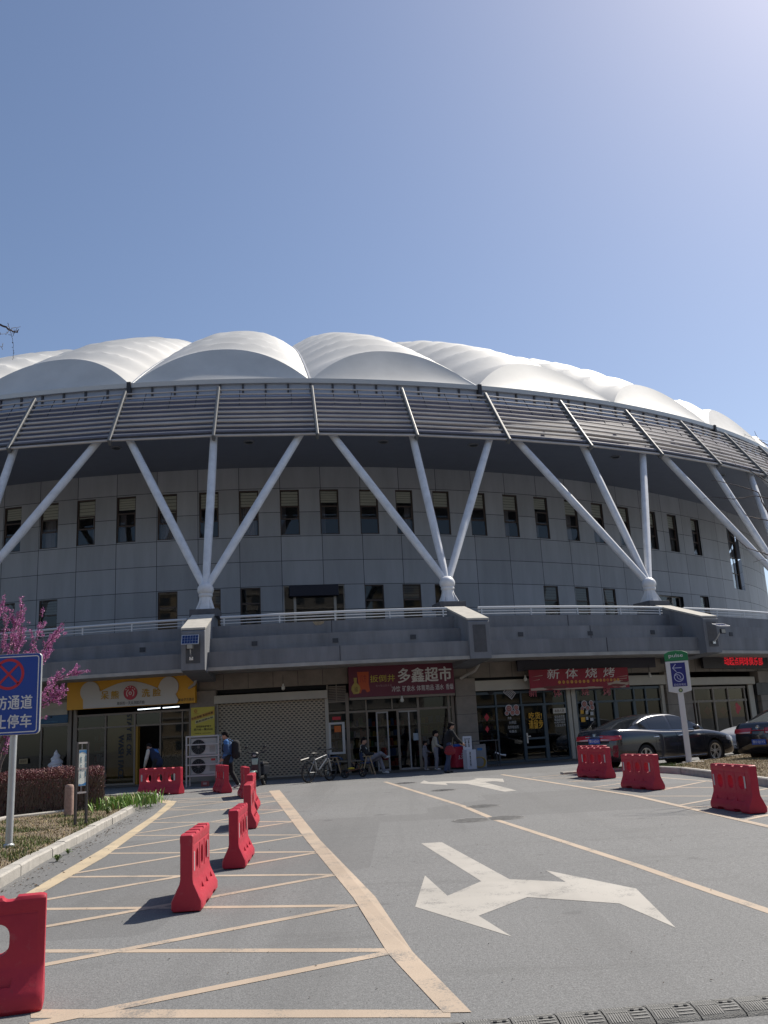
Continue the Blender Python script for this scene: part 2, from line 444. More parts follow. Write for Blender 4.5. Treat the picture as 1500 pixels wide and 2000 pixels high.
gpoly(mb, q([(885, 182), (930, 181), (1160, 241), (1072, 249), (800, 192)]))
struct('arrow_marking', mb, M_WHT)

# kerbs and planting beds -------------------------------------------------
def path_kerb(pts, wd, h, name='kerb', seg=1.0, inner=1):
    """row of kerb stones along world points; inner = side (+1 left of travel) the stone widens to"""
    mb = MB(); rr = random.Random(int(abs(pts[0][0]) * 100))
    P = [Vector((p[0], p[1], 0)) for p in pts]
    for i in range(len(P) - 1):
        a, b = P[i], P[i + 1]; L = (b - a).length; n = max(1, round(L / seg)); d = (b - a).normalized(); s = Vector((-d.y, d.x, 0)) * inner
        for k in range(n):
            p0 = a + d * (L * k / n + 0.006); p1 = a + d * (L * (k + 1) / n - 0.006)
            off = rr.uniform(-0.012, 0.012); hh = h + rr.uniform(-0.008, 0.008)
            c = 0.022
            prof = [(0, -0.1), (0, hh - c), (c, hh), (wd, hh), (wd, -0.1)]
            A = [p0 + s * (x + off) + Vector((0, 0, gz(p0.y) + z)) for x, z in prof]
            B = [p1 + s * (x + off) + Vector((0, 0, gz(p1.y) + z)) for x, z in prof]
            mb.frustum(A, B)
    return struct(name, mb, M_CONC)
W = lambda x, y: (lambda p: (p.x, p.y))(G(x, y))
KL = [(-3.2, 3.0), W(-20, 1748), W(0, 1736), W(75, 1690), W(150, 1649), W(220, 1610), W(270, 1581), W(300, 1566), W(309, 1559)]
kl2 = [KL[-1], (KL[-1][0] - 0.25, KL[-1][1] + 0.45), (KL[-1][0] - 1.0, KL[-1][1] + 0.75), (KL[-1][0] - 9.0, KL[-1][1] + 0.5)]
path_kerb(KL + kl2[1:], 0.16, 0.14, seg=0.95)
IK = [W(-60, 1627), W(20, 1609), W(120, 1597), W(200, 1585), W(262, 1572)]
path_kerb(IK, 0.08, 0.17, seg=1.0)
def bed(pts, h, name, m):
    mb = MB(); mb.poly([Vector((x, y, gz(y) + h)) for x, y in pts]); return struct(name, mb, m)
inner = [(x - 0.13, y) for x, y in KL] + [(kl2[1][0] - 0.05, kl2[1][1] - 0.12), (kl2[2][0], kl2[2][1] - 0.1), (kl2[3][0], kl2[3][1] - 0.1)]
bed(inner + [(-40, inner[-1][1]), (-40, 3.0)], 0.105, 'lawn', M_SOIL)
# right island
RI_front = [W(1283, 1509), W(1330, 1512), W(1397, 1521), W(1500, 1537), W(1640, 1560)]
RI_back = [W(1283, 1507), W(1340, 1497), W(1420, 1484), W(1500, 1473), W(1640, 1455)]
path_kerb(RI_front, 0.15, 0.17, seg=1.2)
path_kerb([W(1100, 1513), W(1190, 1505.5), W(1286, 1503.5)] , 0.15, 0.07, seg=1.2)
path_kerb(RI_back, 0.12, 0.13, seg=1.5, inner=-1)
fr = [(x + 0.0, y + 0.1) for x, y in RI_front]; bk = [(x, y - 0.1) for x, y in RI_back[1:]]
bed(fr + bk[::-1], 0.115, 'lawn', M_SOIL)
# pale pavement edge and the paved apron before the shops
def ringstrip(C, r0, r1, z0f, t0, t1, n=60):
    mb = MB()
    for i in range(n):
        a, b = t0 + (t1 - t0) * i / n, t0 + (t1 - t0) * (i + 1) / n
        q = []
        for (rad, t) in ((r0, a), (r1, a), (r1, b), (r0, b)):
            x, y = C.x + rad * math.sin(t), C.y - rad * math.cos(t); q.append((x, y, gz(y) + z0f))
        mb.quad(*q)
    return mb
struct('pavement', ringstrip(CP, 34.0, 38.3, 0.012, -1.0, 1.1), M_PAVE)

# grass -------------------------------------------------------------------
def grass(name, region, n, hmin, hmax, cols, z0, seed, lean=0.5):
    rr = random.Random(seed); mb = MB()
    for _ in range(n):
        x, y = region(rr)
        h = rr.uniform(hmin, hmax); a = rr.uniform(0, 2 * PI); wv = rr.uniform(0.004, 0.011)
        z = gz(y) + z0; l = rr.uniform(0.1, lean) * h
        d = Vector((math.cos(a), math.sin(a), 0)); s = Vector((-d.y, d.x, 0)) * wv
        p = Vector((x, y, z)); mid = p + d * l * 0.35 + Vector((0, 0, h * 0.6)); tip = p + d * l + Vector((0, 0, h))
        mb.k = rr.choices(range(len(cols)), weights=[c[1] for c in cols])[0]
        mb.add([p - s, p + s, mid + s * 0.7, mid - s * 0.7, tip], [(0, 1, 2, 3), (3, 2, 4)])
    o = mb.build(name, [c[0] for c in cols], recalc=False); o['kind'] = 'stuff'; return o
G1 = mat('grass_green', (0.11, 0.16, 0.035), 0.7); G2 = mat('grass_dry', (0.34, 0.26, 0.13), 0.8); G3 = mat('grass_olive', (0.17, 0.165, 0.06), 0.8)
G4 = mat('grass_brown', (0.20, 0.13, 0.07), 0.85)
def inside(pts, x, y):
    c = False; n = len(pts)
    for i in range(n):
        x1, y1 = pts[i]; x2, y2 = pts[(i + 1) % n]
        if (y1 > y) != (y2 > y) and x < (x2 - x1) * (y - y1) / (y2 - y1) + x1: c = not c
    return c
from mathutils import noise as mn
lawnpoly = inner + [(-40, inner[-1][1]), (-40, 3.0)]
def lawn_region(bias):
    def f(rr):
        while True:
            y = 9.0 + 18.5 * rr.random() ** 1.25; x = rr.uniform(-12.5, -4.2)
            if not inside(lawnpoly, x, y): continue
            v = mn.noise(Vector((x * 0.9, y * 0.9, 3.1)))
            if (bias == 'g' and v < rr.uniform(-0.15, 0.3)) or (bias == 'd' and v > rr.uniform(-0.1, 0.45)): continue
            return x, y
    return f
grass('grass', lawn_region('g'), 36000, 0.02, 0.07, [(G1, 5), (G3, 3), (G2, 1)], 0.10, 1)
grass('grass', lawn_region('d'), 40000, 0.015, 0.045, [(G2, 5), (G3, 3), (G4, 3)], 0.10, 2, 1.4)
islpoly = fr + bk[::-1]
def isl(rr):
    while True:
        y = rr.uniform(18, 40); x = rr.uniform(7.5, 17)
        if inside(islpoly, x, y): return x, y
grass('grass', isl, 30000, 0.012, 0.045, [(G2, 7), (G3, 1), (G4, 2)], 0.11, 4, 1.5)
ip = G(1335, 1503)
grass('grass', lambda rr: (ip.x - 0.75 + rr.gauss(0, 0.38), ip.y + 0.1 + rr.gauss(0, 0.35)), 1500, 0.04, 0.09, [(G1, 6), (G3, 1)], 0.11, 5)
# ------------------------------------------------------------------ the arena
def panel_mat():
    M = bpy.data.materials.new('facade_panel'); M.use_nodes = True; t = M.node_tree; b = t.nodes['Principled BSDF']
    uv = N(t, 'ShaderNodeUVMap'); uv.uv_map = 'UVMap'
    sx = N(t, 'ShaderNodeSeparateXYZ'); t.links.new(uv.outputs[0], sx.inputs[0])
    fu = mathn(t, 'FRACT', sx.outputs[0]); fv = mathn(t, 'FRACT', sx.outputs[1])
    du = mathn(t, 'MINIMUM', fu, mathn(t, 'SUBTRACT', 1.0, fu)); dv = mathn(t, 'MINIMUM', fv, mathn(t, 'SUBTRACT', 1.0, fv))
    j = mathn(t, 'MAXIMUM', mathn(t, 'LESS_THAN', du, 0.007), mathn(t, 'LESS_THAN', dv, 0.011))
    cu = N(t, 'ShaderNodeCombineXYZ'); t.links.new(mathn(t, 'FLOOR', sx.outputs[0]), cu.inputs[0]); t.links.new(mathn(t, 'FLOOR', sx.outputs[1]), cu.inputs[1])
    wn = N(t, 'ShaderNodeTexWhiteNoise'); t.links.new(cu.outputs[0], wn.inputs[0])
    tc = N(t, 'ShaderNodeTexCoord').outputs['Object']
    mp = N(t, 'ShaderNodeMapping'); mp.inputs['Scale'].default_value = (1.0, 1.0, 0.16); t.links.new(tc, mp.inputs[0])
    st = noise(t, mp.outputs[0], 1.4, 6, 0.65)
    k = mathn(t, 'MULTIPLY', rng(t, wn.outputs[0], 0, 1, 0.88, 1.09), rng(t, st, 0.3, 0.7, 0.88, 1.10))
    cc = N(t, 'ShaderNodeCombineColor')
    for i in range(3): t.links.new(k, cc.inputs[i])
    c = mixc(t, 1.0, (0.38, 0.40, 0.435), cc.outputs[0], 'MULTIPLY')
    c = mixc(t, j, c, (0.05, 0.055, 0.065)); t.links.new(c, b.inputs['Base Color'])
    b.inputs['Roughness'].default_value = 0.55; b.inputs['Specular IOR Level'].default_value = 0.4
    bp = N(t, 'ShaderNodeBump'); bp.inputs['Strength'].default_value = 0.5; bp.inputs['Distance'].default_value = 0.02
    t.links.new(mathn(t, 'SUBTRACT', 1.0, j), bp.inputs['Height']); t.links.new(bp.outputs[0], b.inputs['Normal'])
    return M
M_PANEL = panel_mat()
M_MEMB = mat('roof_membrane', (0.61, 0.60, 0.57), 0.55, var=0.10, vscale=0.45, spec=0.3, vdetail=7)
M_LOUV = mat('louvre_grey', (0.50, 0.47, 0.445), 0.42, metal=0.1, var=0.12, vscale=0.8)
M_RIB = mat('rib_grey', (0.16, 0.163, 0.163), 0.5, metal=0.1)
M_CLAD = mat('eave_cladding', (0.15, 0.14, 0.17), 0.5, var=0.1, vscale=1.0)
M_SOFF = mat('soffit', (0.19, 0.215, 0.275), 0.55, var=0.06, vscale=1.5)
M_STRUT = mat('strut_paint', (0.72, 0.725, 0.735), 0.42, var=0.14, vscale=2.2, bump=0.05, bscale=12, vdetail=8)
M_GUT = mat('gutter_metal', (0.5, 0.51, 0.52), 0.4, metal=0.3)
M_CON = mat('grey_render', (0.186, 0.192, 0.206), 0.8, var=0.26, vscale=0.9, bump=0.2, bscale=50, stretch=(1.6, 1.6, 0.28), vdetail=8)
M_CON2 = mat('pale_concrete', (0.36, 0.345, 0.32), 0.85, var=0.22, vscale=1.6, bump=0.15, bscale=40)
M_CAP = mat('pier_cap', (0.10, 0.10, 0.11), 0.7, var=0.2, vscale=5)
M_RAIL = mat('rail_white', (0.62, 0.64, 0.66), 0.4, metal=0.1)
M_WFR = mat('window_frame_brown', (0.085, 0.06, 0.05), 0.5)
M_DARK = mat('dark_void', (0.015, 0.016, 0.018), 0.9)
M_GLS = glass_mat('window_glass', (0.86, 0.88, 0.89), 0.045)
M_BLIND = mat('blind', (0.70, 0.70, 0.62), 0.8)
M_CURT = mat('curtain', (0.33, 0.31, 0.33), 0.9, var=0.25, vscale=5, stretch=(1, 1, 0.1))

arena = thing('arena', 'round grey sports arena with white vaulted membrane roof, louvred eave and slanted white struts', 'arena', (CA.x, CA.y, 0))
def pt(C, rad, th, z): return Vector((C.x + rad * math.sin(th), C.y - rad * math.cos(th), z))
def part(mb, name, m, parent=None, **kw): return mb.build(name, m, parent or arena, world=True, **kw)
def arc(mb, C, prof, t0, t1, n, close=False):
    """sweeps a (radius, z) profile along an arc"""
    for i in range(n):
        a, b = t0 + (t1 - t0) * i / n, t0 + (t1 - t0) * (i + 1) / n
        for k in range(len(prof) - 1):
            (r0, z0), (r1, z1) = prof[k], prof[k + 1]
            mb.quad(pt(C, r0, a, z0), pt(C, r0, b, z0), pt(C, r1, b, z1), pt(C, r1, a, z1))
DL = 0.09185; TH0 = -0.1155
def rib_th(k): return TH0 + k * DL
RW, EPS = 44.2, 0.0507
def rwall(t):                         # the bowl wall swells slightly towards the right-hand flank
    k = min(max((t - 0.62) / 0.55, 0), 1); return 44.2 + 1.75 * k * k * (3 - 2 * k)

# windows: (left photo x, photo y, z0, z1, width, kind)
wins = []
def addwin(px, py, z0, z1, wd, kind): wins.append((cyl(px, py, RW, CA)[0], z0, z1, wd, kind))
for px, py in ((8, 1030), (79, 1020), (150, 1020), (228, 1015), (308, 1010), (389, 1005), (467, 1003), (547, 1000), (625, 1000), (703, 1000), (774, 1000), (847, 1000),
               (919, 1003), (984, 1006), (1045, 1010), (1105, 1015), (1158, 1022), (1210, 1027), (1262, 1033), (1300, 1040), (1339, 1047)):
    addwin(px, py, 12.43, 14.99, 1.06 if px < 750 else 1.0, 'upper')
addwin(1398, 1090, 10.45, 15.2, 2.0, 'tall'); addwin(1476, 1120, 11.6, 13.4, 1.3, 'upper')
for px, py in ((-5, 1195), (76, 1195), (308, 1175), (392, 1170), (470, 1165), (713, 1160), (787, 1160), (850, 1160), (1063, 1165), (1125, 1168), (1180, 1170), (1356, 1180)):
    addwin(px, py, 7.3, 9.58, 1.06, 'lower')
addwin(554, 1165, 6.6, 9.62, 3.3, 'door'); addwin(1286, 1180, 6.8, 9.4, 2.6, 'wide')
wins.sort()
spans = [(t, t + wd / RW, z0, z1) for t, z0, z1, wd, k in wins]
ths = sorted(set([-PI + i * 0.035 for i in range(int(2 * PI / 0.035) + 1)] + [PI] + [a for s_ in spans for a in s_[:2]]))
zs = sorted({4.0, 6.0, 16.34} | {z for s_ in spans for z in s_[2:]})
wallm = MB(); uvs = []
def inwin(t, z): return any(a < t < b and c < z < d for a, b, c, d in spans)
for i in range(len(ths) - 1):
    a, b = ths[i], ths[i + 1]
    for j in range(len(zs) - 1):
        c, d = zs[j], zs[j + 1]
        if inwin((a + b) / 2, (c + d) / 2): continue
        wallm.quad(pt(CA, rwall(a), a, c), pt(CA, rwall(b), b, c), pt(CA, rwall(b), b, d), pt(CA, rwall(a), a, d))
        uvs += [(t / EPS + 2.495, (z - 9.63) / 1.362) for t, z in ((a, c), (b, c), (b, d), (a, d))]
wall = wallm.build('facade_wall', M_PANEL, arena, world=True, recalc=False)
ul = wall.data.uv_layers.new(name='UVMap')
for i, uvv in enumerate(uvs): ul.data[i].uv = uvv
# back rooms behind the panes
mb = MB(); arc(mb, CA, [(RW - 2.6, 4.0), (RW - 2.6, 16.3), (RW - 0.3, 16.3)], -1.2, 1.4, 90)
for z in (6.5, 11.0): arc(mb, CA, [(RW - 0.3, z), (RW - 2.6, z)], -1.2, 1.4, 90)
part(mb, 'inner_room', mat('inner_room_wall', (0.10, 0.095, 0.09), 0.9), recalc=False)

rr = random.Random(11)
def wframe(th, z0, z1, wd, kind):
    RW = rwall(th)
    o = pt(CA, RW - 0.10, th, 0); u = Vector((math.cos(th + wd / RW / 2), math.sin(th + wd / RW / 2), 0)); n = Vector((u.y, -u.x, 0))
    F = Frame(o, u, n); L = wd; fr_ = MB(); b = 0.055
    for (p, q, r_, s_) in ((0, b, z0, z1), (L - b, L, z0, z1), (b, L - b, z0, z0 + b), (b, L - b, z1 - b, z1)): F.box(fr_, p, q, r_, s_, -0.03, 0.03)
    h = z1 - z0
    tr = []
    if kind in ('upper', 'lower'): tr = [z0 + h * 0.63, z0 + h * 0.36]
    if kind == 'tall': tr = [z0 + h * k / 4 for k in (1, 2, 3)]
    for z in tr: F.box(fr_, b, L - b, z - 0.035, z + 0.035, -0.028, 0.028)
    if kind == 'upper': F.box(fr_, b, b + 0.05, z0 + h * 0.36 + 0.04, z0 + h * 0.63 - 0.04, -0.02, 0.045); F.box(fr_, L - b - 0.05, L - b, z0 + h * 0.36 + 0.04, z0 + h * 0.63 - 0.04, -0.02, 0.045)
    if kind == 'tall': F.box(fr_, L * 0.5 - 0.03, L * 0.5 + 0.03, z0 + b, z1 - b, -0.026, 0.026)
    if kind in ('door', 'wide'):
        for k in ((0.16, 0.2), (0.82, 0.86)) if kind == 'door' else ((0.62, 0.66),): F.box(fr_, L * k[0], L * k[1], z0 + b, z1 - b, -0.025, 0.04)
    fr_.k = 1; a_, b_ = th, th + wd / RW
    for (t0, za, t1, zb) in ((a_, z0, a_, z1), (b_, z0, b_, z1), (a_, z0, b_, z0), (a_, z1, b_, z1)):
        fr_.quad(pt(CA, RW, t0, za), pt(CA, RW, t1, zb), pt(CA, RW - 0.22, t1, zb), pt(CA, RW - 0.22, t0, za))
    wo = part(fr_, 'window', [M_WFR if kind not in ('door', 'wide') else mat('pale_frame', (0.4, 0.37, 0.33), 0.5), mat('reveal', (0.10, 0.10, 0.11), 0.7)])
    g_ = MB(); g_.quad(F.p(b, z0 + b), F.p(L - b, z0 + b), F.p(L - b, z1 - b), F.p(b, z1 - b)); part(g_, 'pane', M_GLS, wo, recalc=False)
    if kind == 'upper' or (kind == 'lower' and rr.random() < 0.6):
        bl = MB(); zb = z0 + h * rr.choice((0.655, 0.655, 0.66, 0.72, 0.60)); n_ = 5
        if rr.random() < 0.93:
            for k in range(n_):
                za = zb + (z1 - b - zb) * k / n_; ze = zb + (z1 - b - zb) * (k + 0.86) / n_
                F.box(bl, b + 0.02, L - b - 0.02, za, ze, -0.07, -0.055)
            part(bl, 'blind', M_BLIND if kind == 'upper' else mat('blind_dark', (0.2, 0.19, 0.18), 0.8), wo)
    if kind == 'upper' and rr.random() < 0.7:
        ct = MB(); wv = rr.uniform(0.25, 0.9) * (L - 2 * b); x0 = b + rr.choice((0, L - 2 * b - wv)); n_ = 14
        for k in range(n_):
            p = x0 + wv * k / n_; q_ = x0 + wv * (k + 1) / n_
            ct.quad(F.p(p, z0 + b, -0.34 - 0.05 * (k % 2)), F.p(q_, z0 + b, -0.34 - 0.05 * ((k + 1) % 2)), F.p(q_, z0 + h * 0.66, -0.34 - 0.05 * ((k + 1) % 2)), F.p(p, z0 + h * 0.66, -0.34 - 0.05 * (k % 2)))
        part(ct, 'curtain', M_CURT, wo, recalc=False)
    if kind == 'door':
        bx = MB(); F.box(bx, 0.3, L - 0.36, z1 - 0.62, z1 - 0.02, 0.05, 0.42); part(bx, 'roller_box', mat('navy_box', (0.012, 0.014, 0.03), 0.6), wo, bevel=0.02)
for w_ in wins: wframe(*w_)

# eave: soffit, cladding, gutter, clerestory strip -------------------------
T0, T1 = rib_th(-9), rib_th(17)
mb = MB(); arc(mb, CA, [(RW - 0.1, 16.31), (52.2, 15.62), (52.35, 15.62)], T0, T1, 104); part(mb, 'soffit', M_SOFF, recalc=False)
mb = MB(); arc(mb, CA, [(52.2, 15.60), (52.2, 15.75), (51.0, 15.75), (49.75, 18.35)], T0, T1, 104); part(mb, 'eave_cladding', M_CLAD, recalc=False)
mb = MB(); arc(mb, CA, [(49.2, 18.25), (49.75, 18.3), (49.6, 18.5), (49.42, 18.55), (49.42, 19.16)], T0, T1, 104)
mb.k = 1
for k in range(-9, 17):
    for q_ in range(4):
        t = rib_th(k + q_ / 4); u = Vector((math.cos(t), math.sin(t), 0)); n = Vector((math.sin(t), -math.cos(t), 0))
        Fm = Frame(pt(CA, 49.42, t, 0), u, n); Fm.box(mb, -0.05, 0.05, 18.55, 19.15, -0.02, 0.07)
part(mb, 'clerestory', [mat('clerestory_glass', (0.32, 0.36, 0.44), 0.3, spec=0.6), mat('mullion_dark', (0.05, 0.05, 0.06), 0.5)], recalc=False)
mb = MB(); arc(mb, CA, [(49.3, 19.12), (49.6, 19.14), (49.63, 19.37), (49.45, 19.41), (49.3, 19.38)], T0, T1, 156); part(mb, 'gutter', M_GUT, smooth=30, recalc=False)
# ribs and louvres
RT_R, RT_Z, RB_R, RB_Z = 50.16, 18.56, 52.37, 15.32
for k in range(-8, 16):
    t = rib_th(k); a = pt(CA, RT_R - 0.05, t, RT_Z + 0.10); b = pt(CA, RB_R + 0.05, t, RB_Z - 0.02)
    mb = MB(); n = Vector((math.sin(t), -math.cos(t), 0)); up = (b - a).cross(Vector((math.cos(t), math.sin(t), 0)))
    mb.beam(a, b, 0.15, 0.34, up); part(mb, 'rib', M_RIB, bevel=0.04)
NL = 11
for k in range(-8, 15):
    t0, t1 = rib_th(k) + 0.0012, rib_th(k + 1) - 0.0012; mb = MB()
    for j in range(NL):
        f = 0.02 + 0.955 * j / (NL - 1); rad = RT_R + (RB_R - RT_R) * f; z = RT_Z + (RB_Z - RT_Z) * f + 0.06
        a, b = pt(CA, rad, t0, z), pt(CA, rad, t1, z)
        mb.tube([a, b], 0.047 if j < 5 else 0.066, 8)
        if j < 4:
            f2 = 0.02 + 0.955 * (j + 1) / (NL - 1); rad2 = RT_R + (RB_R - RT_R) * f2; z2 = RT_Z + (RB_Z - RT_Z) * f2 + 0.06
            mb.k = 1
            for u_ in (0.22, 0.5, 0.78): mb.tube([pt(CA, rad, t0, z).lerp(b, u_), pt(CA, rad2, t0, z2).lerp(pt(CA, rad2, t1, z2), u_)], 0.022, 5)
            mb.k = 0
    mb.k = 2; zb_, rb_ = 16.62, 51.05
    if k > 0: mb.tube([pt(CA, rb_, rib_th(k), zb_), pt(CA, rb_, rib_th(k + 1), zb_)], 0.10, 8)
    part(mb, 'louvre_screen', [M_LOUV, mat('tick_dark', (0.05, 0.048, 0.055), 0.5), mat('beam_cream', (0.62, 0.60, 0.55), 0.5)], smooth=40)
for px, py in ((227, 877), (925, 870), (1203, 897), (750, 884), (486, 880), (1413, 960)):
    th, z, p = cyl(px, py, 50.4, CA); zz = 16.3 + (15.62 - 16.3) * (50.4 - RW) / (52.2 - RW) - 0.02
    mb = MB(); mb.lathe([(0.20, -0.05), (0.26, -0.05), (0.26, 0.03), (0.20, 0.03)], 20, Matrix.Translation(pt(CA, 50.4, th, zz)), cap=False); dlp = part(mb, 'downlight', mat('ring_grey', (0.22, 0.23, 0.25), 0.5), smooth=40)
    mb = MB(); mb.lathe([(0.001, 0.0), (0.2, 0.0)], 20, Matrix.Translation(pt(CA, 50.4, th, zz)), cap=False); part(mb, 'lens', mat('lens', (0.04, 0.05, 0.06), 0.3), dlp, recalc=False)

# roof: one membrane vault per two ribs, arched at the front, ribbed towards the crown
V3 = lambda *a: Vector(a)
def valley(d): return 19.36 + 0.70 * d - 0.0088 * d * d
def vault(k):
    mb = MB(); tc_, hw = rib_th(k), DL; NU = 28; rows = []
    def cell(d, u, z): return pt(CA, 49.35 - d, tc_ + hw * u, z)
    da = lambda u: 1.45 * (1 - abs(u) ** 2.0)
    za = lambda u: valley(da(u)) + 1.4 * (1 - abs(u) ** 2.3)
    us = [-1 + 2 * i / NU for i in range(NU + 1)]
    for j in range(11):
        t = j / 10; rows.append([cell(da(u) * t, u, 19.36 + (za(u) - 19.36) * (0.6 * t + 0.4 * t ** 1.6)) for u in us])
    D0 = 26.0; NR = 84; SC = 2.0
    for j in range(1, NR + 1):
        row = []
        for u in us:
            d0 = da(u); t = j / NR; d = d0 + (D0 - d0) * t ** 1.15
            A = 1.4 + 0.03 * min(max(d - 1.45, 0) / 5, 1) - 0.03 * max(d - 8, 0)
            ph = ((d - 1.45) / SC) % 1.0 if d > 1.45 else 0
            sc_ = -0.29 * (math.sin(PI * ph ** 0.75)) * (1 - abs(u) ** 2.2) if d > 1.45 else 0
            row.append(cell(d, u, valley(d) + A * (1 - abs(u) ** 2.3) + sc_))
        rows.append(row)
    o = len(mb.v); n = NU + 1
    for r_ in rows: mb.v += r_
    for j in range(len(rows) - 1):
        for i in range(NU): mb.f.append([o + j * n + i, o + j * n + i + 1, o + (j + 1) * n + i + 1, o + (j + 1) * n + i]); mb.m.append(0)
    return part(mb, 'roof_vault', M_MEMB, smooth=13, recalc=False)
for k in range(-8, 16, 2):
    vo = vault(k)
    t = rib_th(k + 1); mb = MB()
    mb.tube([pt(CA, 49.35 - d, t, valley(d) + 0.02) for d in (0, 1, 2, 4, 6, 9, 13)], 0.07, 6); part(mb, 'valley_cable', M_GUT, vo, smooth=40)
    mb = MB(); u = Vector((math.cos(t), math.sin(t), 0)); n = Vector((math.sin(t), -math.cos(t), 0)); Fm = Frame(pt(CA, 49.5, t, 0), u, n)
    if (k + 1) % 4 == 1: Fm.box(mb, -0.10, 0.10, 18.6, 19.42, -0.3, 0.19); part(mb, 'expansion_joint', mat('joint_dark', (0.03, 0.03, 0.035), 0.6), vo)

# branching columns
BALL_R, BALL_Z = 55.46, 7.72
for k in range(-4, 13, 2):
    t = rib_th(k); c = pt(CA, BALL_R, t, BALL_Z); u = Vector((math.cos(t), math.sin(t), 0)); n = Vector((math.sin(t), -math.cos(t), 0))
    mb = MB(); mb.ball(c, (0.335, 0.335, 0.31), 24)
    mb.lathe([(0.27, -0.30), (0.29, -0.26), (0.29, -0.19), (0.26, -0.16)], 20, Matrix.Translation(c))
    co = part(mb, 'branching_column', M_STRUT, smooth=50)
    for dk, off in ((-1, 0.0135), (0, -0.001), (1, -0.0135)):
        e = pt(CA, 51.75, rib_th(k + dk) + off, 15.72); mb = MB()
        mb.tube([c, c.lerp(e, 0.03), c.lerp(e, 0.35), c.lerp(e, 0.7), e], [0.15, 0.155, 0.185, 0.185, 0.175], 18); part(mb, 'strut', M_STRUT, co, smooth=50)
    mb = MB(); mb.lathe([(0.42, -0.88), (0.40, -0.84), (0.27, -0.42), (0.25, -0.25)], 8, Matrix.Translation(c) @ Matrix.Rotation(t + PI / 8, 4, 'Z'))
    for q_ in range(4):
        d_ = u * math.cos(q_ * PI / 2 + PI / 4) + n * math.sin(q_ * PI / 2 + PI / 4); s_ = Vector((-d_.y, d_.x, 0)) * 0.02
        mb.prism([c + d_ * 0.2 + Vector((0, 0, -0.3)) - s_, c + d_ * 0.52 + Vector((0, 0, -0.88)) - s_, c + d_ * 0.2 + Vector((0, 0, -0.88)) - s_], s_ * 2)
    part(mb, 'foot', M_STRUT, co, smooth=20)
    # pier below, from the cap block down to the sloped nose
    Fp = Frame(Vector((c.x, c.y, 0)), n, u)     # u: outwards, n: sideways
    mb = MB(); h = 0.43
    prof = [(-0.55, 3.9), (3.55, 3.9 if False else 4.2), (3.55, 5.62), (3.42, 5.70), (0.45, 6.62), (-0.55, 6.62)]
    Fp.prism(mb, prof, -h, h); po = part(mb, 'pier', M_CON, bevel=0.015)
    mb = MB(); Fp.box(mb, -0.58, 0.58, 6.55, 6.86, -0.58, 0.58); part(mb, 'cap', M_CAP, po, bevel=0.01)
    mb = MB()
    Fp.prism(mb, [(0.75, 6.535), (3.5, 5.68), (3.5, 5.76), (0.75, 6.61)], -h - 0.02, h + 0.02); part(mb, 'coping', mat('coping_stone', (0.42, 0.40, 0.36), 0.85, var=0.15, vscale=3), po, bevel=0.008)
    mb = MB(); Fp.box(mb, 3.5, 3.56, 4.45, 5.5, -0.26, 0.26); part(mb, 'recess', mat('recess', (0.085, 0.085, 0.09), 0.8, var=0.2, vscale=4), po)

# podium terraces
mb = MB(); PT0, PT1 = -0.95, 1.25
arc(mb, CP, [(39.0, 4.25), (39.0, 4.9), (38.8, 4.9), (38.8, 4.78), (38.15, 4.78), (38.15, 5.5), (37.95, 5.5), (37.95, 5.38), (37.45, 5.38), (37.45, 6.05), (37.2, 6.05), (37.2, 5.75), (29.0, 5.75)], PT0, PT1, 110)
part(mb, 'terrace', M_CON, recalc=False)
mb = MB(); arc(mb, CP, [(39.04, 4.33), (39.04, 4.2), (38.7, 4.2), (38.6, 4.25), (35.0, 4.25)], PT0, PT1, 110); part(mb, 'terrace_soffit', M_CON2, recalc=False)
mb = MB()
for px, py, rad in ((278, 1268, 38.17), (497, 1256, 38.17), (655, 1250, 38.17), (807, 1243, 38.17), (1017, 1238, 38.17), (1153, 1236, 38.17), (1275, 1234, 38.17), (1428, 1238, 38.17)):
    th, z, p = cyl(px, py, rad, CP); u = Vector((math.cos(th), math.sin(th), 0)); F = Frame(pt(CP, rad, th, 0), u, Vector((u.y, -u.x, 0))); F.box(mb, -0.11, 0.11, z - 0.10, z + 0.07, -0.05, 0.006)
for px, py, rad, z0, z1 in ((664, 1272, 39.01, 4.3, 4.9), (648, 1230, 37.46, 5.4, 6.04), (1186, 1258, 39.01, 4.3, 4.9), (1110, 1215, 37.46, 5.4, 6.04), (1153, 1228, 38.16, 4.8, 5.5)):
    th, z, p = cyl(px, py, rad, CP); u = Vector((math.cos(th), math.sin(th), 0)); F = Frame(pt(CP, rad, th, 0), u, Vector((u.y, -u.x, 0))); F.box(mb, -0.012, 0.012, z0, z1, -0.05, 0.004)
part(mb, 'drain_slot', mat('slot_dark', (0.055, 0.058, 0.066), 0.8))
mb = MB(); th, z, p = cyl(623, 1217, 37.46, CP); u = Vector((math.cos(th), math.sin(th), 0)); F = Frame(pt(CP, 37.46, th, 0), u, Vector((u.y, -u.x, 0)))
F.poly(mb, [(-0.25, 6.04), (0.22, 6.04), (0.18, 5.95), (0.05, 5.9), (-0.12, 5.89), (-0.2, 5.96)], 0.004); part(mb, 'patch', mat('spalled_plaster', (0.30, 0.24, 0.16), 0.9, var=0.3, vscale=20), recalc=False)
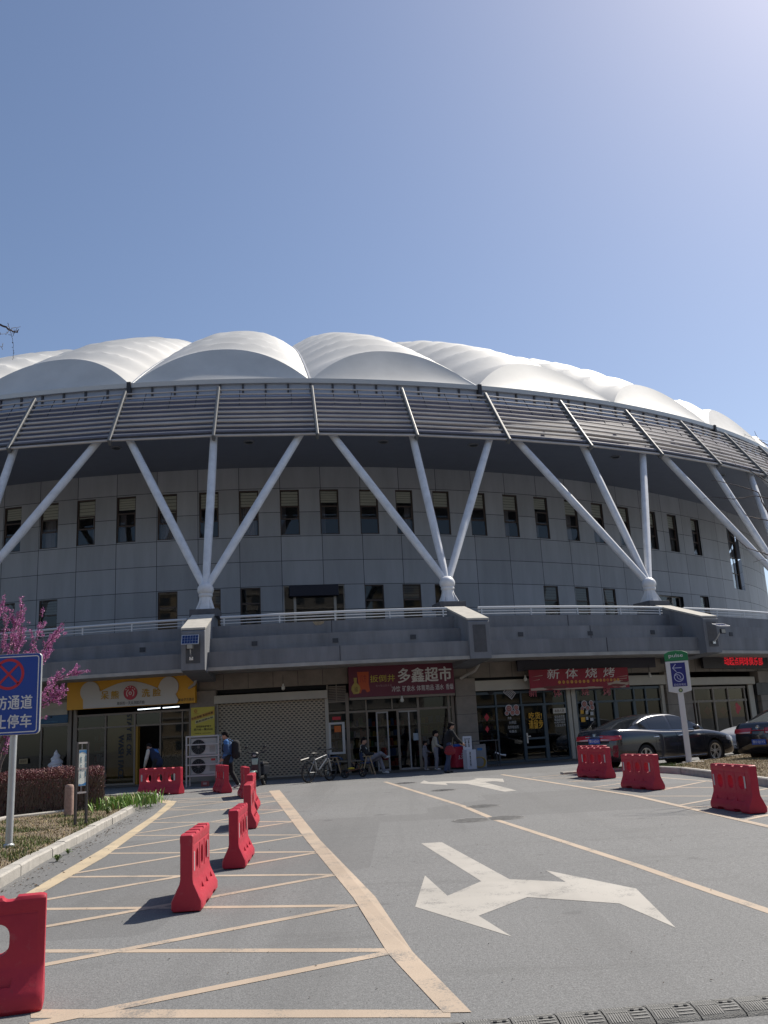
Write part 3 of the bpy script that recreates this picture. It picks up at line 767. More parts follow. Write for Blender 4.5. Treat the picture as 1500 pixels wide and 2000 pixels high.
# handrail between the piers
pths = sorted(math.atan2(pt(CA, BALL_R + 1.6, rib_th(k), 0).x - CP.x, -(pt(CA, BALL_R + 1.6, rib_th(k), 0).y - CP.y)) for k in range(-4, 13, 2))
edges = [PT0] + pths + [PT1]
for i in range(len(edges) - 1):
    a, b = edges[i] + 0.018, edges[i + 1] - 0.018
    if b < -0.75 or a > 1.1: continue
    n_ = max(6, int((b - a) / 0.03)); mb = MB()
    for z, r_ in ((6.40, 0.05), (6.27, 0.02), (6.15, 0.02)): mb.tube([pt(CP, 37.33, a + (b - a) * k / n_, z) for k in range(n_ + 1)], r_, 8)
    ro = part(mb, 'handrail', M_RAIL, smooth=40)
    mb = MB(); m_ = max(2, round((b - a) * 37.3 / 2.3))
    for k in range(m_ + 1):
        t = a + 0.004 + (b - a - 0.008) * k / m_; mb.beam(pt(CP, 37.33, t, 6.04), pt(CP, 37.33, t, 6.38), 0.05, 0.05, Vector((0, 1, 0.01)))
    part(mb, 'post', M_RAIL, ro)
# ------------------------------------------------------------------ the shops under the terrace
M_STONE = mat('brown_stone', (0.215, 0.185, 0.155), 0.75, var=0.2, vscale=2.0, bump=0.25, bscale=25)
M_CREAM = mat('cream_metal', (0.40, 0.37, 0.31), 0.55, var=0.08, vscale=2)
M_BRNF = mat('brown_alu', (0.20, 0.165, 0.13), 0.5)
M_TEAL = mat('teal_alu', (0.045, 0.068, 0.085), 0.4)
M_SGL = glass_mat('shop_glass', (0.30, 0.33, 0.35), 0.04)
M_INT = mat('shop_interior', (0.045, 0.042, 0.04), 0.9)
M_WHITE = mat('white_print', (0.74, 0.74, 0.72), 0.6)
M_BLACK = mat('black_print', (0.015, 0.015, 0.015), 0.6)
M_RED = mat('red_print', (0.48, 0.02, 0.035), 0.55)
def T(px, py=1400, d=0.0): return cyl(px, py, RS + d, CP)[0]
def Z(px, py, d=0.0): return cyl(px, py, RS + d, CP)[1]
def rb(mb, t0, t1, z0, z1, d0, d1):
    if t1 < t0: t0, t1 = t1, t0
    n = max(1, int((t1 - t0) / 0.03))
    for i in range(n):
        a, b = t0 + (t1 - t0) * i / n, t0 + (t1 - t0) * (i + 1) / n
        P = lambda t, d, z: pt(CP, RS + d, t, z)
        v = [P(t, d, z) for d in (d0, d1) for z in (z0, z1) for t in (a, b)]
        f = [(0, 2, 3, 1), (4, 5, 7, 6), (0, 1, 5, 4), (2, 6, 7, 3)]
        if i == 0: f.append((0, 4, 6, 2))
        if i == n - 1: f.append((1, 3, 7, 5))
        mb.add(v, f)
def pane(mb, t0, t1, z0, z1, d=0.0):
    n = max(1, int(abs(t1 - t0) / 0.03))
    for i in range(n):
        a, b = t0 + (t1 - t0) * i / n, t0 + (t1 - t0) * (i + 1) / n
        mb.quad(pt(CP, RS + d, a, z0), pt(CP, RS + d, b, z0), pt(CP, RS + d, b, z1), pt(CP, RS + d, a, z1))
ZG = 0.13                    # shop floor level
TA, TB = -0.62, 1.0
# back of the shops
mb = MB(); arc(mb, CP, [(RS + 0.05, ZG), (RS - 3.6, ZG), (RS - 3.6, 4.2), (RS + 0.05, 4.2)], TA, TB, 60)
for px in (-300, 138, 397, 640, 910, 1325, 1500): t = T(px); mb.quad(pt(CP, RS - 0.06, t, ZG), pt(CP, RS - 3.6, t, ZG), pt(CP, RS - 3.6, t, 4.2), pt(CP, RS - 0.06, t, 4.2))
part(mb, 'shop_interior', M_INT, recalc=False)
mb = MB(); arc(mb, CP, [(RS + 0.9, -0.1), (RS + 0.9, ZG + 0.012), (RS - 0.1, ZG + 0.012)], TA, TB, 70)
part(mb, 'threshold', mat('dark_step', (0.10, 0.088, 0.075), 0.8, var=0.2, vscale=3), recalc=False)
# stone band and pilasters with shallow courses
mb = MB(); rb(mb, TA, TB, 3.62, 4.24, -0.15, 0.06)
for k in range(60):
    t = TA + (TB - TA) * k / 60; mb.k = 1; rb(mb, t, t + 0.0004, 3.63, 4.22, 0.06, 0.062); mb.k = 0
part(mb, 'stone_band', [M_STONE, M_DARK])
for a, b in ((374, 424), (890, 929), (1301, 1349), (1484, 1530), (-320, -280)):
    mb = MB(); t0, t1 = T(a), T(b); z = ZG - 0.1; k = 0
    while z < 3.6:
        z1 = min(z + 0.72, 3.62); rb(mb, t0, t1, z + 0.006, z1 - 0.006, -0.2, 0.22); mb.k = 1; rb(mb, t0 + 0.0003, t1 - 0.0003, z1 - 0.006, z1 + 0.006, -0.2, 0.212); mb.k = 0; z = z1
    part(mb, 'pilaster', [M_STONE, M_DARK])
# drain pipes that come through the soffit
for px, py in ((385, 1312), (932, 1290)):
    t = T(px, py, 0.6); mb = MB(); mb.tube([pt(CP, RS + 0.75, t, 4.3), pt(CP, RS + 0.72, t, 4.1), pt(CP, RS + 0.55, t - 0.003, 3.88), pt(CP, RS + 0.32, t - 0.012, 3.72), pt(CP, RS + 0.22, t - 0.018, 3.6)], 0.06, 10)
    part(mb, 'drainpipe', mat('pvc', (0.36, 0.34, 0.31), 0.5), smooth=50)

def shopfront(verts, hors, m, wd=0.07, d=0.0, glass=True, skip=(), name='shopfront'):
    """verts: photo x of the uprights (x, z0, z1); hors: (x0, x1, z, height); panes: whole front"""
    mb = MB()
    for x, z0, z1, *w_ in verts:
        t = T(x, 1430); hw = (w_[0] if w_ else wd) / 2 / RS; rb(mb, t - hw, t + hw, z0, z1, d - 0.05, d + 0.06)
    for x0, x1, z, h in hors: rb(mb, T(x0, 1430), T(x1, 1430), z - h / 2, z + h / 2, d - 0.045, d + 0.052)
    return part(mb, name, m)
def glaze(parent, rects, d=0.0, m=None):
    mb = MB()
    for x0, x1, z0, z1 in rects: pane(mb, T(x0, 1430), T(x1, 1430), z0, z1, d)
    return part(mb, 'pane', m or M_SGL, parent, recalc=False)
zt = lambda px, py: Z(px, py)

# left shop behind the hedge
o = shopfront([(82, ZG, 2.6), (-60, ZG, 2.6), (137, ZG, 3.6, 0.16), (147, ZG, 3.6, 0.12), (-200, ZG, 2.6)], [(-300, 137, 2.62, 0.1), (-300, 137, ZG + 0.3, 0.08), (-300, 137, 3.55, 0.1)], M_BRNF)
glaze(o, [(-300, 135, ZG, 2.6)])
mb = MB(); rb(mb, T(-300), T(135), 3.24, 3.5, -0.02, 0.10); rb(mb, T(-300), T(135), 3.02, 3.24, -0.02, 0.16); rb(mb, T(-300), T(135), 2.9, 3.02, -0.02, 0.1); rb(mb, T(-300), T(135), 2.66, 2.88, -0.02, 0.06)
for k in range(26):
    t = T(-300) + (T(135) - T(-300)) * (k + 0.5) / 26; mb.k = 1; rb(mb, t - 0.0012, t + 0.0012, 2.925, 2.985, 0.1, 0.103); mb.k = 0
part(mb, 'shutter_box', [M_CREAM, M_DARK])
# yellow face-wash shop
o = shopfront([(150, ZG, 2.95), (207, ZG, 2.9, 0.06), (264, ZG, 2.9, 0.07), (314, ZG, 2.9, 0.06), (357, ZG, 2.9, 0.05), (371, ZG, 2.95, 0.05)],
              [(148, 264, 2.42, 0.06), (264, 371, 2.42, 0.06), (148, 264, ZG + 0.06, 0.12), (314, 371, ZG + 0.06, 0.12), (148, 371, 2.92, 0.08)], M_BRNF)
glaze(o, [(150, 262, ZG, 2.9), (264, 371, 2.45, 2.9), (315, 371, ZG, 2.4)])
mb = MB(); rb(mb, T(209), T(262), ZG + 0.02, 2.9, -0.14, -0.06); part(mb, 'yellow_partition', mat('yellow_wall', (0.62, 0.36, 0.05), 0.6, var=0.1, vscale=2))
mb = MB(); rb(mb, T(263), T(270), ZG, 2.4, -0.2, 0.03); part(mb, 'door_leaf', mat('ochre_door', (0.36, 0.20, 0.02), 0.6))
t_ = T(250, 1450); ud = Vector((math.cos(t_), math.sin(t_), 0)); FD = Frame(pt(CP, RS + 0.012, t_, 0), ud, Vector((ud.y, -ud.x, 0)))
mb = MB()
def col_text(s_, x, y0, y1, w_):
    a = FD.px(x, y0)[1]; b = FD.px(x, y1)[1]; u = FD.px(x, (y0 + y1) / 2)[0]
    text(mb, s_, FD, u - w_ / 2, u + w_ / 2, b, a, 0.0, bold=0.02, rot=-90)
col_text('STAY BE OK', 252, 1394, 1476, 0.20); col_text('WASH FACE', 236, 1436, 1520, 0.22)
part(mb, 'lettering', M_BLACK, o, recalc=False)
mb = MB()
for (x0, y0, x1, y1) in ((269, 1386, 313, 1382.5), (273, 1392, 313, 1389), (318, 1382.5, 350, 1380), (318, 1389, 367, 1385.5)):
    a, b = cyl(x0, y0, RS - 1.4, CP)[2], cyl(x1, y1, RS - 1.4, CP)[2]; mb = MB(); mb.tube([a, b], 0.022, 6)
    part(mb, 'light_tube', mat('tube_light', (0.9, 0.9, 0.9), emit=(0.85, 0.93, 1.0), estr=1.6))
# perforated roller shutter
def shutter_mat():
    M = bpy.data.materials.new('perforated_shutter'); M.use_nodes = True; t = M.node_tree; b = t.nodes['Principled BSDF']
    uv = N(t, 'ShaderNodeUVMap'); uv.uv_map = 'UVMap'; sx = N(t, 'ShaderNodeSeparateXYZ'); t.links.new(uv.outputs[0], sx.inputs[0])
    row = mathn(t, 'FLOOR', sx.outputs[1]); off = mathn(t, 'MULTIPLY', mathn(t, 'MODULO', row, 2.0), 0.5)
    fu = mathn(t, 'FRACT', mathn(t, 'ADD', sx.outputs[0], off)); fv = mathn(t, 'FRACT', sx.outputs[1])
    hole = mathn(t, 'MULTIPLY', mathn(t, 'LESS_THAN', fu, 0.56), mathn(t, 'LESS_THAN', mathn(t, 'ABSOLUTE', mathn(t, 'SUBTRACT', fv, 0.5)), 0.235))
    tc = N(t, 'ShaderNodeTexCoord').outputs['Object']; n = noise(t, tc, 1.6, 5)
    c = mixc(t, rng(t, n, 0.3, 0.7, 0, 1), (0.41, 0.345, 0.25), (0.35, 0.30, 0.22))
    c = mixc(t, mathn(t, 'GREATER_THAN', fv, 0.93), c, (0.17, 0.15, 0.12))
    t.links.new(mixc(t, hole, c, (0.012, 0.012, 0.012)), b.inputs['Base Color']); b.inputs['Roughness'].default_value = 0.5
    bp = N(t, 'ShaderNodeBump'); bp.inputs['Strength'].default_value = 0.6; bp.inputs['Distance'].default_value = 0.01
    t.links.new(mathn(t, 'SUBTRACT', 1.0, hole), bp.inputs['Height']); t.links.new(bp.outputs[0], b.inputs['Normal'])
    return M
mb = MB(); t0, t1 = T(426), T(638); n_ = 10; uvl = []
for i in range(n_):
    a, b = t0 + (t1 - t0) * i / n_, t0 + (t1 - t0) * (i + 1) / n_
    mb.quad(pt(CP, RS + 0.02, a, ZG + 0.06), pt(CP, RS + 0.02, b, ZG + 0.06), pt(CP, RS + 0.02, b, 3.1), pt(CP, RS + 0.02, a, 3.1))
    uvl += [(t * RS / 0.178, z / 0.0865) for t, z in ((a, ZG), (b, ZG), (b, 3.1), (a, 3.1))]
so_ = mb.build('roller_shutter', shutter_mat(), arena, world=True, recalc=False)
ul = so_.data.uv_layers.new(name='UVMap')
for i, q_ in enumerate(uvl): ul.data[i].uv = q_
mb = MB(); rb(mb, T(421), T(641), 3.08, 3.40, -0.02, 0.24); rb(mb, T(421), T(427), ZG, 3.08, -0.02, 0.10); rb(mb, T(635), T(642), ZG, 3.08, -0.02, 0.10); rb(mb, T(427), T(635), ZG, ZG + 0.07, -0.0, 0.06)
part(mb, 'shutter_box', M_CREAM, bevel=0.012)
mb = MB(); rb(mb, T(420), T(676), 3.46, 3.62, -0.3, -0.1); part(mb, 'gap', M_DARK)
# supermarket
zq = lambda y, x=780: Z(x, y)
o = shopfront([(642, ZG, 3.6, 0.06), (680, ZG, 3.25, 0.13), (717, 2.5, 2.98, 0.05), (718, ZG, 2.5, 0.07), (768, 2.5, 2.98, 0.05), (778, ZG, 2.5, 0.08), (819, ZG, 2.98, 0.09), (879, ZG, 3.2, 0.09), (887, ZG, 3.2, 0.12), (660, 2.9, 3.6, 0.04)],
              [(642, 887, 2.5, 0.08), (678, 887, 3.05, 0.14), (642, 680, 2.93, 0.06), (642, 720, ZG + 0.5, 0.05), (819, 887, ZG + 0.06, 0.12)], M_BRNF)
glaze(o, [(642, 717, ZG, 2.95), (717, 887, 2.5, 3.0), (819, 887, ZG, 2.5)])
mb = MB()
for k in range(9): z = 2.98 + k * 0.065; rb(mb, T(643), T(678), z, z + 0.04, -0.03, 0.03)
part(mb, 'louvre_vent', M_BRNF)
for a, b, nm in ((737, 758, 'sliding_door'), (779, 818, 'sliding_door')):
    mb = MB(); rb(mb, T(a, 1430) - 0.0008, T(a, 1430) + 0.0008, ZG, 2.46, -0.03, 0.02); rb(mb, T(b, 1430) - 0.0008, T(b, 1430) + 0.0008, ZG, 2.46, -0.03, 0.02)
    rb(mb, T(a, 1430), T(b, 1430), ZG, ZG + 0.12, -0.03, 0.02); rb(mb, T(a, 1430), T(b, 1430), 2.4, 2.46, -0.03, 0.02)
    if a == 779: rb(mb, T(800, 1430) - 0.0008, T(800, 1430) + 0.0008, ZG, 2.46, -0.03, 0.02)
    do = part(mb, nm, mat('door_alu', (0.32, 0.31, 0.3), 0.45)); glaze(do, [(a, b, ZG, 2.45)], -0.005)
    if a == 779:
        mb = MB(); rb(mb, T(805), T(817.5), 1.28, 1.56, 0.01, 0.016); part(mb, 'notice', mat('pale_notice', (0.30, 0.36, 0.42), 0.7), do)
mb = MB()
for x0, x1, y0, y1 in ((641, 645, 1413, 1473), (667, 672, 1411, 1470), (641, 672, 1411, 1415), (641, 672, 1469, 1473)): rb(mb, T(x0), T(x1), Z(655, y1), Z(655, y0), 0.06, 0.11)
sw = part(mb, 'white_window', mat('white_alu', (0.5, 0.5, 0.48), 0.5))
for x0, x1, y0, y1, m_ in ((649, 665, 1400, 1406, M_RED), (652, 665, 1418, 1430, mat('orange_print', (0.55, 0.13, 0.02), 0.6))):
    mb = MB(); rb(mb, T(x0), T(x1), Z(657, y1), Z(657, y0), 0.07, 0.076); part(mb, 'sticker', m_, sw)
# things seen inside the shop: shelves
rr = random.Random(5)
def shelves(x0, x1, d, cols, zmax=2.1, name='goods_shelf'):
    mb = MB(); t0, t1 = T(x0, 1430), T(x1, 1430)
    for k in range(5):
        z = ZG + 0.1 + k * 0.42
        if z > zmax: break
        mb.k = 0; rb(mb, t0, t1, z, z + 0.03, d - 0.3, d); t = t0
        while t < t1 - 0.003:
            w_ = rr.uniform(0.0022, 0.005); h = rr.uniform(0.16, 0.34); mb.k = rr.randrange(1, len(cols) + 1); rb(mb, t + 0.0002, t + w_, z + 0.03, z + 0.03 + h, d - 0.2, d - 0.03); t += w_ + 0.0004
    return part(mb, name, [mat('shelf_grey', (0.2, 0.2, 0.2), 0.6)] + cols)
GC = [mat('goods_red', (0.3, 0.04, 0.03)), mat('goods_white', (0.4, 0.4, 0.38)), mat('goods_yellow', (0.4, 0.28, 0.05)), mat('goods_blue', (0.05, 0.12, 0.3)), mat('goods_green', (0.06, 0.18, 0.06))]
shelves(822, 885, -0.9, GC); shelves(648, 714, -0.9, GC); shelves(716, 820, -3.0, GC); shelves(155, 205, -1.2, GC)
# barbecue restaurant, two bays between cream shutter guides
def restaurant(x0, x1, ups, doorx, ztr):
    vs = [(x, ZG, 3.0, 0.07) for x in ups]
    o = shopfront(vs, [(x0, x1, ztr, 0.08), (x0, x1, 2.98, 0.1), (x0, x1, ZG + 0.08, 0.16)], M_TEAL)
    glaze(o, [(x0, x1, ZG, 3.0)])
    for a, b in doorx:
        mb = MB()
        for x in (a, b): t = T(x, 1440); rb(mb, t - 0.0016, t + 0.0016, ZG + 0.05, ztr - 0.05, 0.0, 0.075)
        for z in (ZG + 0.12, 0.75, 1.1): rb(mb, T(a, 1440), T(b, 1440), z - 0.04, z + 0.04, 0.0, 0.07)
        do = part(mb, 'door', M_TEAL)
        hb = MB(); t = T(a + 4, 1440); rb(hb, t - 0.0008, t + 0.0008, 0.92, 1.32, 0.075, 0.11); rb(hb, t - 0.0008, t + 0.004, 1.17, 1.21, 0.11, 0.13); part(hb, 'handle', mat('steel', (0.6, 0.6, 0.6), 0.3, metal=0.8), do)
    return o
ro1 = restaurant(929, 1111, (931, 972, 1022, 1068, 1109), ((1024, 1066),), 2.45)
ro2 = restaurant(1129, 1300, (1131, 1170, 1207, 1245, 1268), ((1171, 1206), (1209, 1244)), 2.45)
mb = MB()
for x0, x1 in ((1111, 1118), (1120, 1128), (1297, 1303)): mb = MB(); rb(mb, T(x0, 1430), T(x1, 1430), ZG, 3.05, 0.0, 0.12); part(mb, 'shutter_guide', M_CREAM)
for x0, x1, y0, y1 in ((927, 1112, 1316, 1337), (1129, 1304, 1310, 1330)):
    mb = MB(); rb(mb, T(x0), T(x1), 3.08, 3.5, -0.02, 0.22); part(mb, 'shutter_box', M_CREAM, bevel=0.02)
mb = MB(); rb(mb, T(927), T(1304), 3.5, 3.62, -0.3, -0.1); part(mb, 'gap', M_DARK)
mb = MB(); t = T(957, 1348); mb.lathe([(0.15, -0.05), (0.15, 0.03)], 20, Matrix.Translation(pt(CP, RS + 0.05, t, Z(957, 1349))) @ Matrix.Rotation(t, 4, 'Z') @ Matrix.Rotation(PI / 2, 4, 'X')); part(mb, 'vent_hole', M_DARK, ro1)
shelves(975, 1020, -2.2, GC[:3]); shelves(1172, 1243, -2.4, GC[1:4])
# stickers on the restaurant glass
t_ = T(1020, 1420); ud = Vector((math.cos(t_), math.sin(t_), 0)); FA = Frame(pt(CP, RS + 0.09, t_, 0), ud, Vector((ud.y, -ud.x, 0)))
t_ = T(1200, 1420); ud = Vector((math.cos(t_), math.sin(t_), 0)); FB = Frame(pt(CP, RS + 0.09, t_, 0), ud, Vector((ud.y, -ud.x, 0)))
def ptext(mb, F, s_, x0, y0, x1, y1, n=0.0, bold=0.0, rot=0.0, shear=0.0):
    """letters filling the photo rectangle x0..x1, y0..y1 of a face (y0 top)"""
    cx, cy = (x0 + x1) / 2, (y0 + y1) / 2
    u0 = F.px(x0, cy, n)[0]; u1 = F.px(x1, cy, n)[0]; v1 = F.px(cx, y0, n)[1]; v0 = F.px(cx, y1, n)[1]
    text(mb, s_, F, u0, u1, v0, v1, n, bold, shear, rot)
def prect(mb, F, x0, y0, x1, y1, n0, n1):
    cx, cy = (x0 + x1) / 2, (y0 + y1) / 2
    F.box(mb, F.px(x0, cy, n0)[0], F.px(x1, cy, n0)[0], F.px(cx, y1, n0)[1], F.px(cx, y0, n0)[1], n0, n1)
M_PINK = mat('pink_print', (0.50, 0.12, 0.16), 0.6); M_GOLD = mat('orange_yellow_print', (0.66, 0.34, 0.02), 0.6); M_GREY = mat('grey_print', (0.45, 0.45, 0.45), 0.6)
for s_, x0, x1 in (('新', 1033, 1049), ('体', 1081, 1097)): mb = MB(); ptext(mb, FA, s_, x0, 1343, x1, 1361, 0.0, 0.012); part(mb, 'pink_character', M_PINK, ro1, recalc=False)
for s_, x0, x1 in (('烧', 1136, 1150), ('烤', 1178, 1193)): mb = MB(); ptext(mb, FB, s_, x0, 1342, x1, 1358, 0.0, 0.012); part(mb, 'pink_character', M_PINK, ro2, recalc=False)
mb = MB(); ptext(mb, FA, '吃货!', 1033, 1391, 1058, 1405, 0, 0.03); ptext(mb, FA, '请留步', 1033, 1406, 1061, 1423, 0, 0.03); part(mb, 'orange_lettering', M_GOLD, ro1, recalc=False)
mb = MB()
for s_, x0, y0, x1, y1 in (('肉食', 992, 1400, 999, 1405), ('大师团', 994, 1408, 1008, 1414), ('您所相信的', 992, 1417, 1013, 1423), ('味蕾点', 995, 1426, 1009, 1431),
                           ('锅汤是态度', 1083, 1397, 1103, 1402), ('喝酒是欢喜', 1083, 1403, 1104, 1408), ('吃喝不将就', 1083, 1409, 1104, 1413), ('人生当及时', 1084, 1414, 1105, 1419)): ptext(mb, FA, s_, x0, y0, x1, y1, 0, 0.01)
part(mb, 'white_lettering', M_GREY, ro1, recalc=False)
mb = MB(); prect(mb, FA, 1080, 1383, 1105, 1393, -0.004, 0.0); mb.k = 1; ptext(mb, FA, '本地人说', 1083, 1385, 1102, 1391, 0.004, 0.01); part(mb, 'label', [mat('cream_label', (0.55, 0.50, 0.42), 0.7), mat('brown_print', (0.12, 0.06, 0.03), 0.7)], ro1, recalc=False)
def plate_sticker(F, cx, cy, parent, s=1.0):
    mb = MB()
    for dx, dy, r_, in ((-6, -2, 8.5), (8, -4, 6.5), (10, 5, 6.5), (1, 6, 6), (-10, 7, 5)):
        u, v = F.px(cx + dx * s, cy + dy * s); rad = r_ * s / 52
        mb.k = 0; F.poly(mb, disc_pts(u, v, rad, 18), 0.0); mb.k = 1; F.poly(mb, disc_pts(u, v, rad * 0.72, 16), 0.003)
        mb.k = 2
        for q_ in range(5): a = q_ * 1.3; F.poly(mb, disc_pts(u + rad * 0.35 * math.cos(a), v + rad * 0.35 * math.sin(a), rad * 0.22, 8), 0.005)
    part(mb, 'food_sticker', [mat('pale_print', (0.45, 0.42, 0.42), 0.6), mat('meat_print', (0.25, 0.05, 0.04), 0.6), mat('meat_light', (0.42, 0.20, 0.16), 0.6)], parent, recalc=False)
plate_sticker(FA, 1000, 1386, ro1); plate_sticker(FB, 1147, 1377, ro2, 0.95)
mb = MB(); c = FA.px(995, 1353)
for (a, b, m_) in ((0.24, 0.16, 0), (0.21, 0.13, 1)):
    mb.k = m_; FA.poly(mb, [(c[0] + x * math.cos(-0.7) - y * math.sin(-0.7), c[1] + x * math.sin(-0.7) + y * math.cos(-0.7)) for x, y in ((-a, -b), (a, -b), (a, b), (-a, b))], 0.002 * m_)
mb.k = 0
for k in range(4):
    y = -0.09 + 0.06 * k; FA.poly(mb, [(c[0] + x * math.cos(-0.7) - yy * math.sin(-0.7), c[1] + x * math.sin(-0.7) + yy * math.cos(-0.7)) for x, yy in ((-0.17, y - 0.012), (0.17, y - 0.012), (0.17, y + 0.012), (-0.17, y + 0.012))], 0.004)
part(mb, 'skewer_sticker', [mat('pale_print', (0.45, 0.42, 0.42)), mat('skewer_dark', (0.05, 0.045, 0.04))], ro1, recalc=False)
mb = MB()
for k, (x0, y0, x1, y1) in enumerate(((1134, 1386, 1140, 1394), (1144, 1388, 1149, 1395), (1153, 1390, 1159, 1397), (1135, 1401, 1143, 1410), (1145, 1400, 1149, 1406), (1153, 1402, 1159, 1408))):
    mb.k = 0 if k in (0, 3) else 1; prect(mb, FB, x0, y0, x1, y1, -0.002, 0.0)
part(mb, 'note_stickers'[:-1], [M_GOLD, M_GREY], ro2)
# red paper cut-outs seen behind the first restaurant pane
mb = MB(); pts_ = lambda F, cx, cy, w_, h: [(F.px(cx - w_, cy)[0], F.px(cx, cy)[1]), (F.px(cx, cy)[0], F.px(cx, cy + h)[1]), (F.px(cx + w_, cy)[0], F.px(cx, cy)[1]), (F.px(cx, cy)[0], F.px(cx, cy - h)[1])]
for cx, cy, w_, h in ((953, 1401, 5, 8), (954, 1424, 4, 7)): mb = MB(); FA.poly(mb, pts_(FA, cx, cy, w_, h), -0.12); part(mb, 'paper_cutting', M_RED, ro1, recalc=False)
# the LED shop at the right
o = shopfront([(1352, ZG, 2.9, 0.1), (1363, ZG, 2.9, 0.08), (1369, ZG, 2.25, 0.07), (1401, ZG, 2.9, 0.12), (1430, ZG, 2.9, 0.08), (1463, ZG, 2.9, 0.1)], [(1350, 1466, 2.28, 0.1), (1350, 1466, 2.88, 0.1), (1350, 1466, ZG + 0.06, 0.12)], M_BRNF)
glaze(o, [(1350, 1466, ZG, 2.9)])
mb = MB(); rb(mb, T(1345), T(1476), 3.0, 3.36, -0.02, 0.24); rb(mb, T(1466), T(1476), ZG, 3.0, 0.0, 0.1); part(mb, 'shutter_box', M_CREAM, bevel=0.03)
t_ = T(1400, 1400); ud = Vector((math.cos(t_), math.sin(t_), 0)); FC = Frame(pt(CP, RS + 0.07, t_, 0), ud, Vector((ud.y, -ud.x, 0)))
mb = MB()
for cx, cy, w_, h in ((1444, 1383, 8, 12), (1360, 1383, 6, 13), (1361, 1411, 6, 13), (1386, 1388, 8, 9), (1417, 1388, 8, 9)): mb = MB(); FC.poly(mb, pts_(FC, cx, cy, w_, h), -0.11); part(mb, 'paper_cutting', M_RED, o, recalc=False)
mb = MB(); rb(mb, T(1408), T(1430), ZG + 0.02, ZG + 0.42, -0.5, -0.3); part(mb, 'blue_crate', mat('blue_plastic', (0.02, 0.06, 0.3), 0.5), o)
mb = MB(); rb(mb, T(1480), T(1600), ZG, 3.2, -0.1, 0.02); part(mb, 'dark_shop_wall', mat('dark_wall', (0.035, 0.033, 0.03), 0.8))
shelves(1371, 1428, -2.2, [GC[1], GC[0], GC[3]])

# ---- signboards over the shops (things hung on the arena)
def chord(xl, xr, ymid, d):
    a = cyl(xl, ymid, RS + d, CP)[2]; b = cyl(xr, ymid, RS + d, CP)[2]; a.z = b.z = 0
    u = (b - a).normalized(); return Frame(a, u, Vector((u.y, -u.x, 0))), (b - a).length
def board(name, label, cat, xl, xr, yt, yb, d, m, thick=0.12, group=None):
    """flat board between photo x xl..xr; yt, yb at its centre"""
    F, L = chord(xl, xr, (yt + yb) / 2, d); xm = (xl + xr) / 2
    v1 = F.px(xm, yt)[1]; v0 = F.px(xm, yb)[1]; c = F.p(L / 2, v0)
    root = thing(name, label, cat, tuple(c), 0, group)
    mb = MB(); F.box(mb, 0, L, v0, v1, -thick, 0); mb.build('board', m, root, world=True, bevel=0.006)
    return root, F, L, v0, v1
def put(mb, name, m, root, **kw): kw.setdefault('recalc', False); return mb.build(name, m, root, world=True, **kw)
M_YSIGN = mat('amber_panel', (0.62, 0.31, 0.012), 0.5, var=0.06, vscale=1)
sr, F, L, v0, v1 = board('shop_sign', 'amber shop sign with white bear-head outline and yellow characters around a red disc', 'shop sign', 131, 381, 1324, 1380, 0.42, M_YSIGN, 0.2)
H = v1 - v0; mb = MB(); cx = L * 0.47
xl, xr = L * 0.135, L * 0.885
outl = [(xl, v0 + 0.02), (xr - 0.12, v0 + 0.02), (xr - 0.05, v0 + H * 0.12)]
ce = (L * 0.80, v0 + H * 0.60); outl += disc_pts(ce[0], ce[1], H * 0.36, 16, -0.8, 2.7)
for i in range(11):
    a = i / 10; x = L * 0.715 + (L * 0.265 - L * 0.715) * a; outl.append((x, v0 + H * (0.58 + 0.30 * math.sin(PI * a))))
ce2 = (L * 0.185, v0 + H * 0.60); outl += disc_pts(ce2[0], ce2[1], H * 0.36, 16, 0.45, 3.95)
F.prism(mb, outl, 0.002, 0.05); put(mb, 'bear_outline', mat('white_acrylic', (0.50, 0.49, 0.47), 0.5), sr, recalc=True)
for s_, a in (('呆', 0.305), ('熊', 0.385), ('洗', 0.625), ('脸', 0.71)): mb = MB(); text(mb, s_, F, L * (a - 0.031), L * (a + 0.031), v0 + H * 0.30, v0 + H * 0.58, 0.075, 0.025); put(mb, 'yellow_character', mat('yellow_acrylic', (0.44, 0.25, 0.005), 0.5), sr)
mb = MB(); u, v = L * 0.505, v0 + H * 0.48; F.prism(mb, disc_pts(u, v, H * 0.25, 30), 0.05, 0.08); mb.k = 1
ring_faces(F, mb, u, v - H * 0.02, H * 0.12, H * 0.15, 0.084, 24, 2.0, 4.0); ring_faces(F, mb, u, v - H * 0.02, H * 0.12, H * 0.15, 0.084, 24, -0.9, 1.1); ring_faces(F, mb, u, v - 0.02, H * 0.03, H * 0.06, 0.084, 20)
for k in range(5): a = PI * (0.2 + 0.15 * k); F.poly(mb, disc_pts(u + H * 0.2 * math.cos(a), v + H * 0.2 * math.sin(a), H * 0.022, 8), 0.084)
put(mb, 'emblem', [mat('crimson_acrylic', (0.42, 0.03, 0.06), 0.5), mat('emblem_white', (0.6, 0.55, 0.55), 0.5)], sr)
mb = MB(); text(mb, '美好的一天从洗脸开始', F, L * 0.40, L * 0.615, v0 + H * 0.07, v0 + H * 0.19, 0.055, 0.015); text(mb, '重金学方里店', F, L * 0.872, L * 0.992, v0 + H * 0.08, v0 + H * 0.18, 0.006, 0.012)
put(mb, 'black_lettering', M_BLACK, sr)

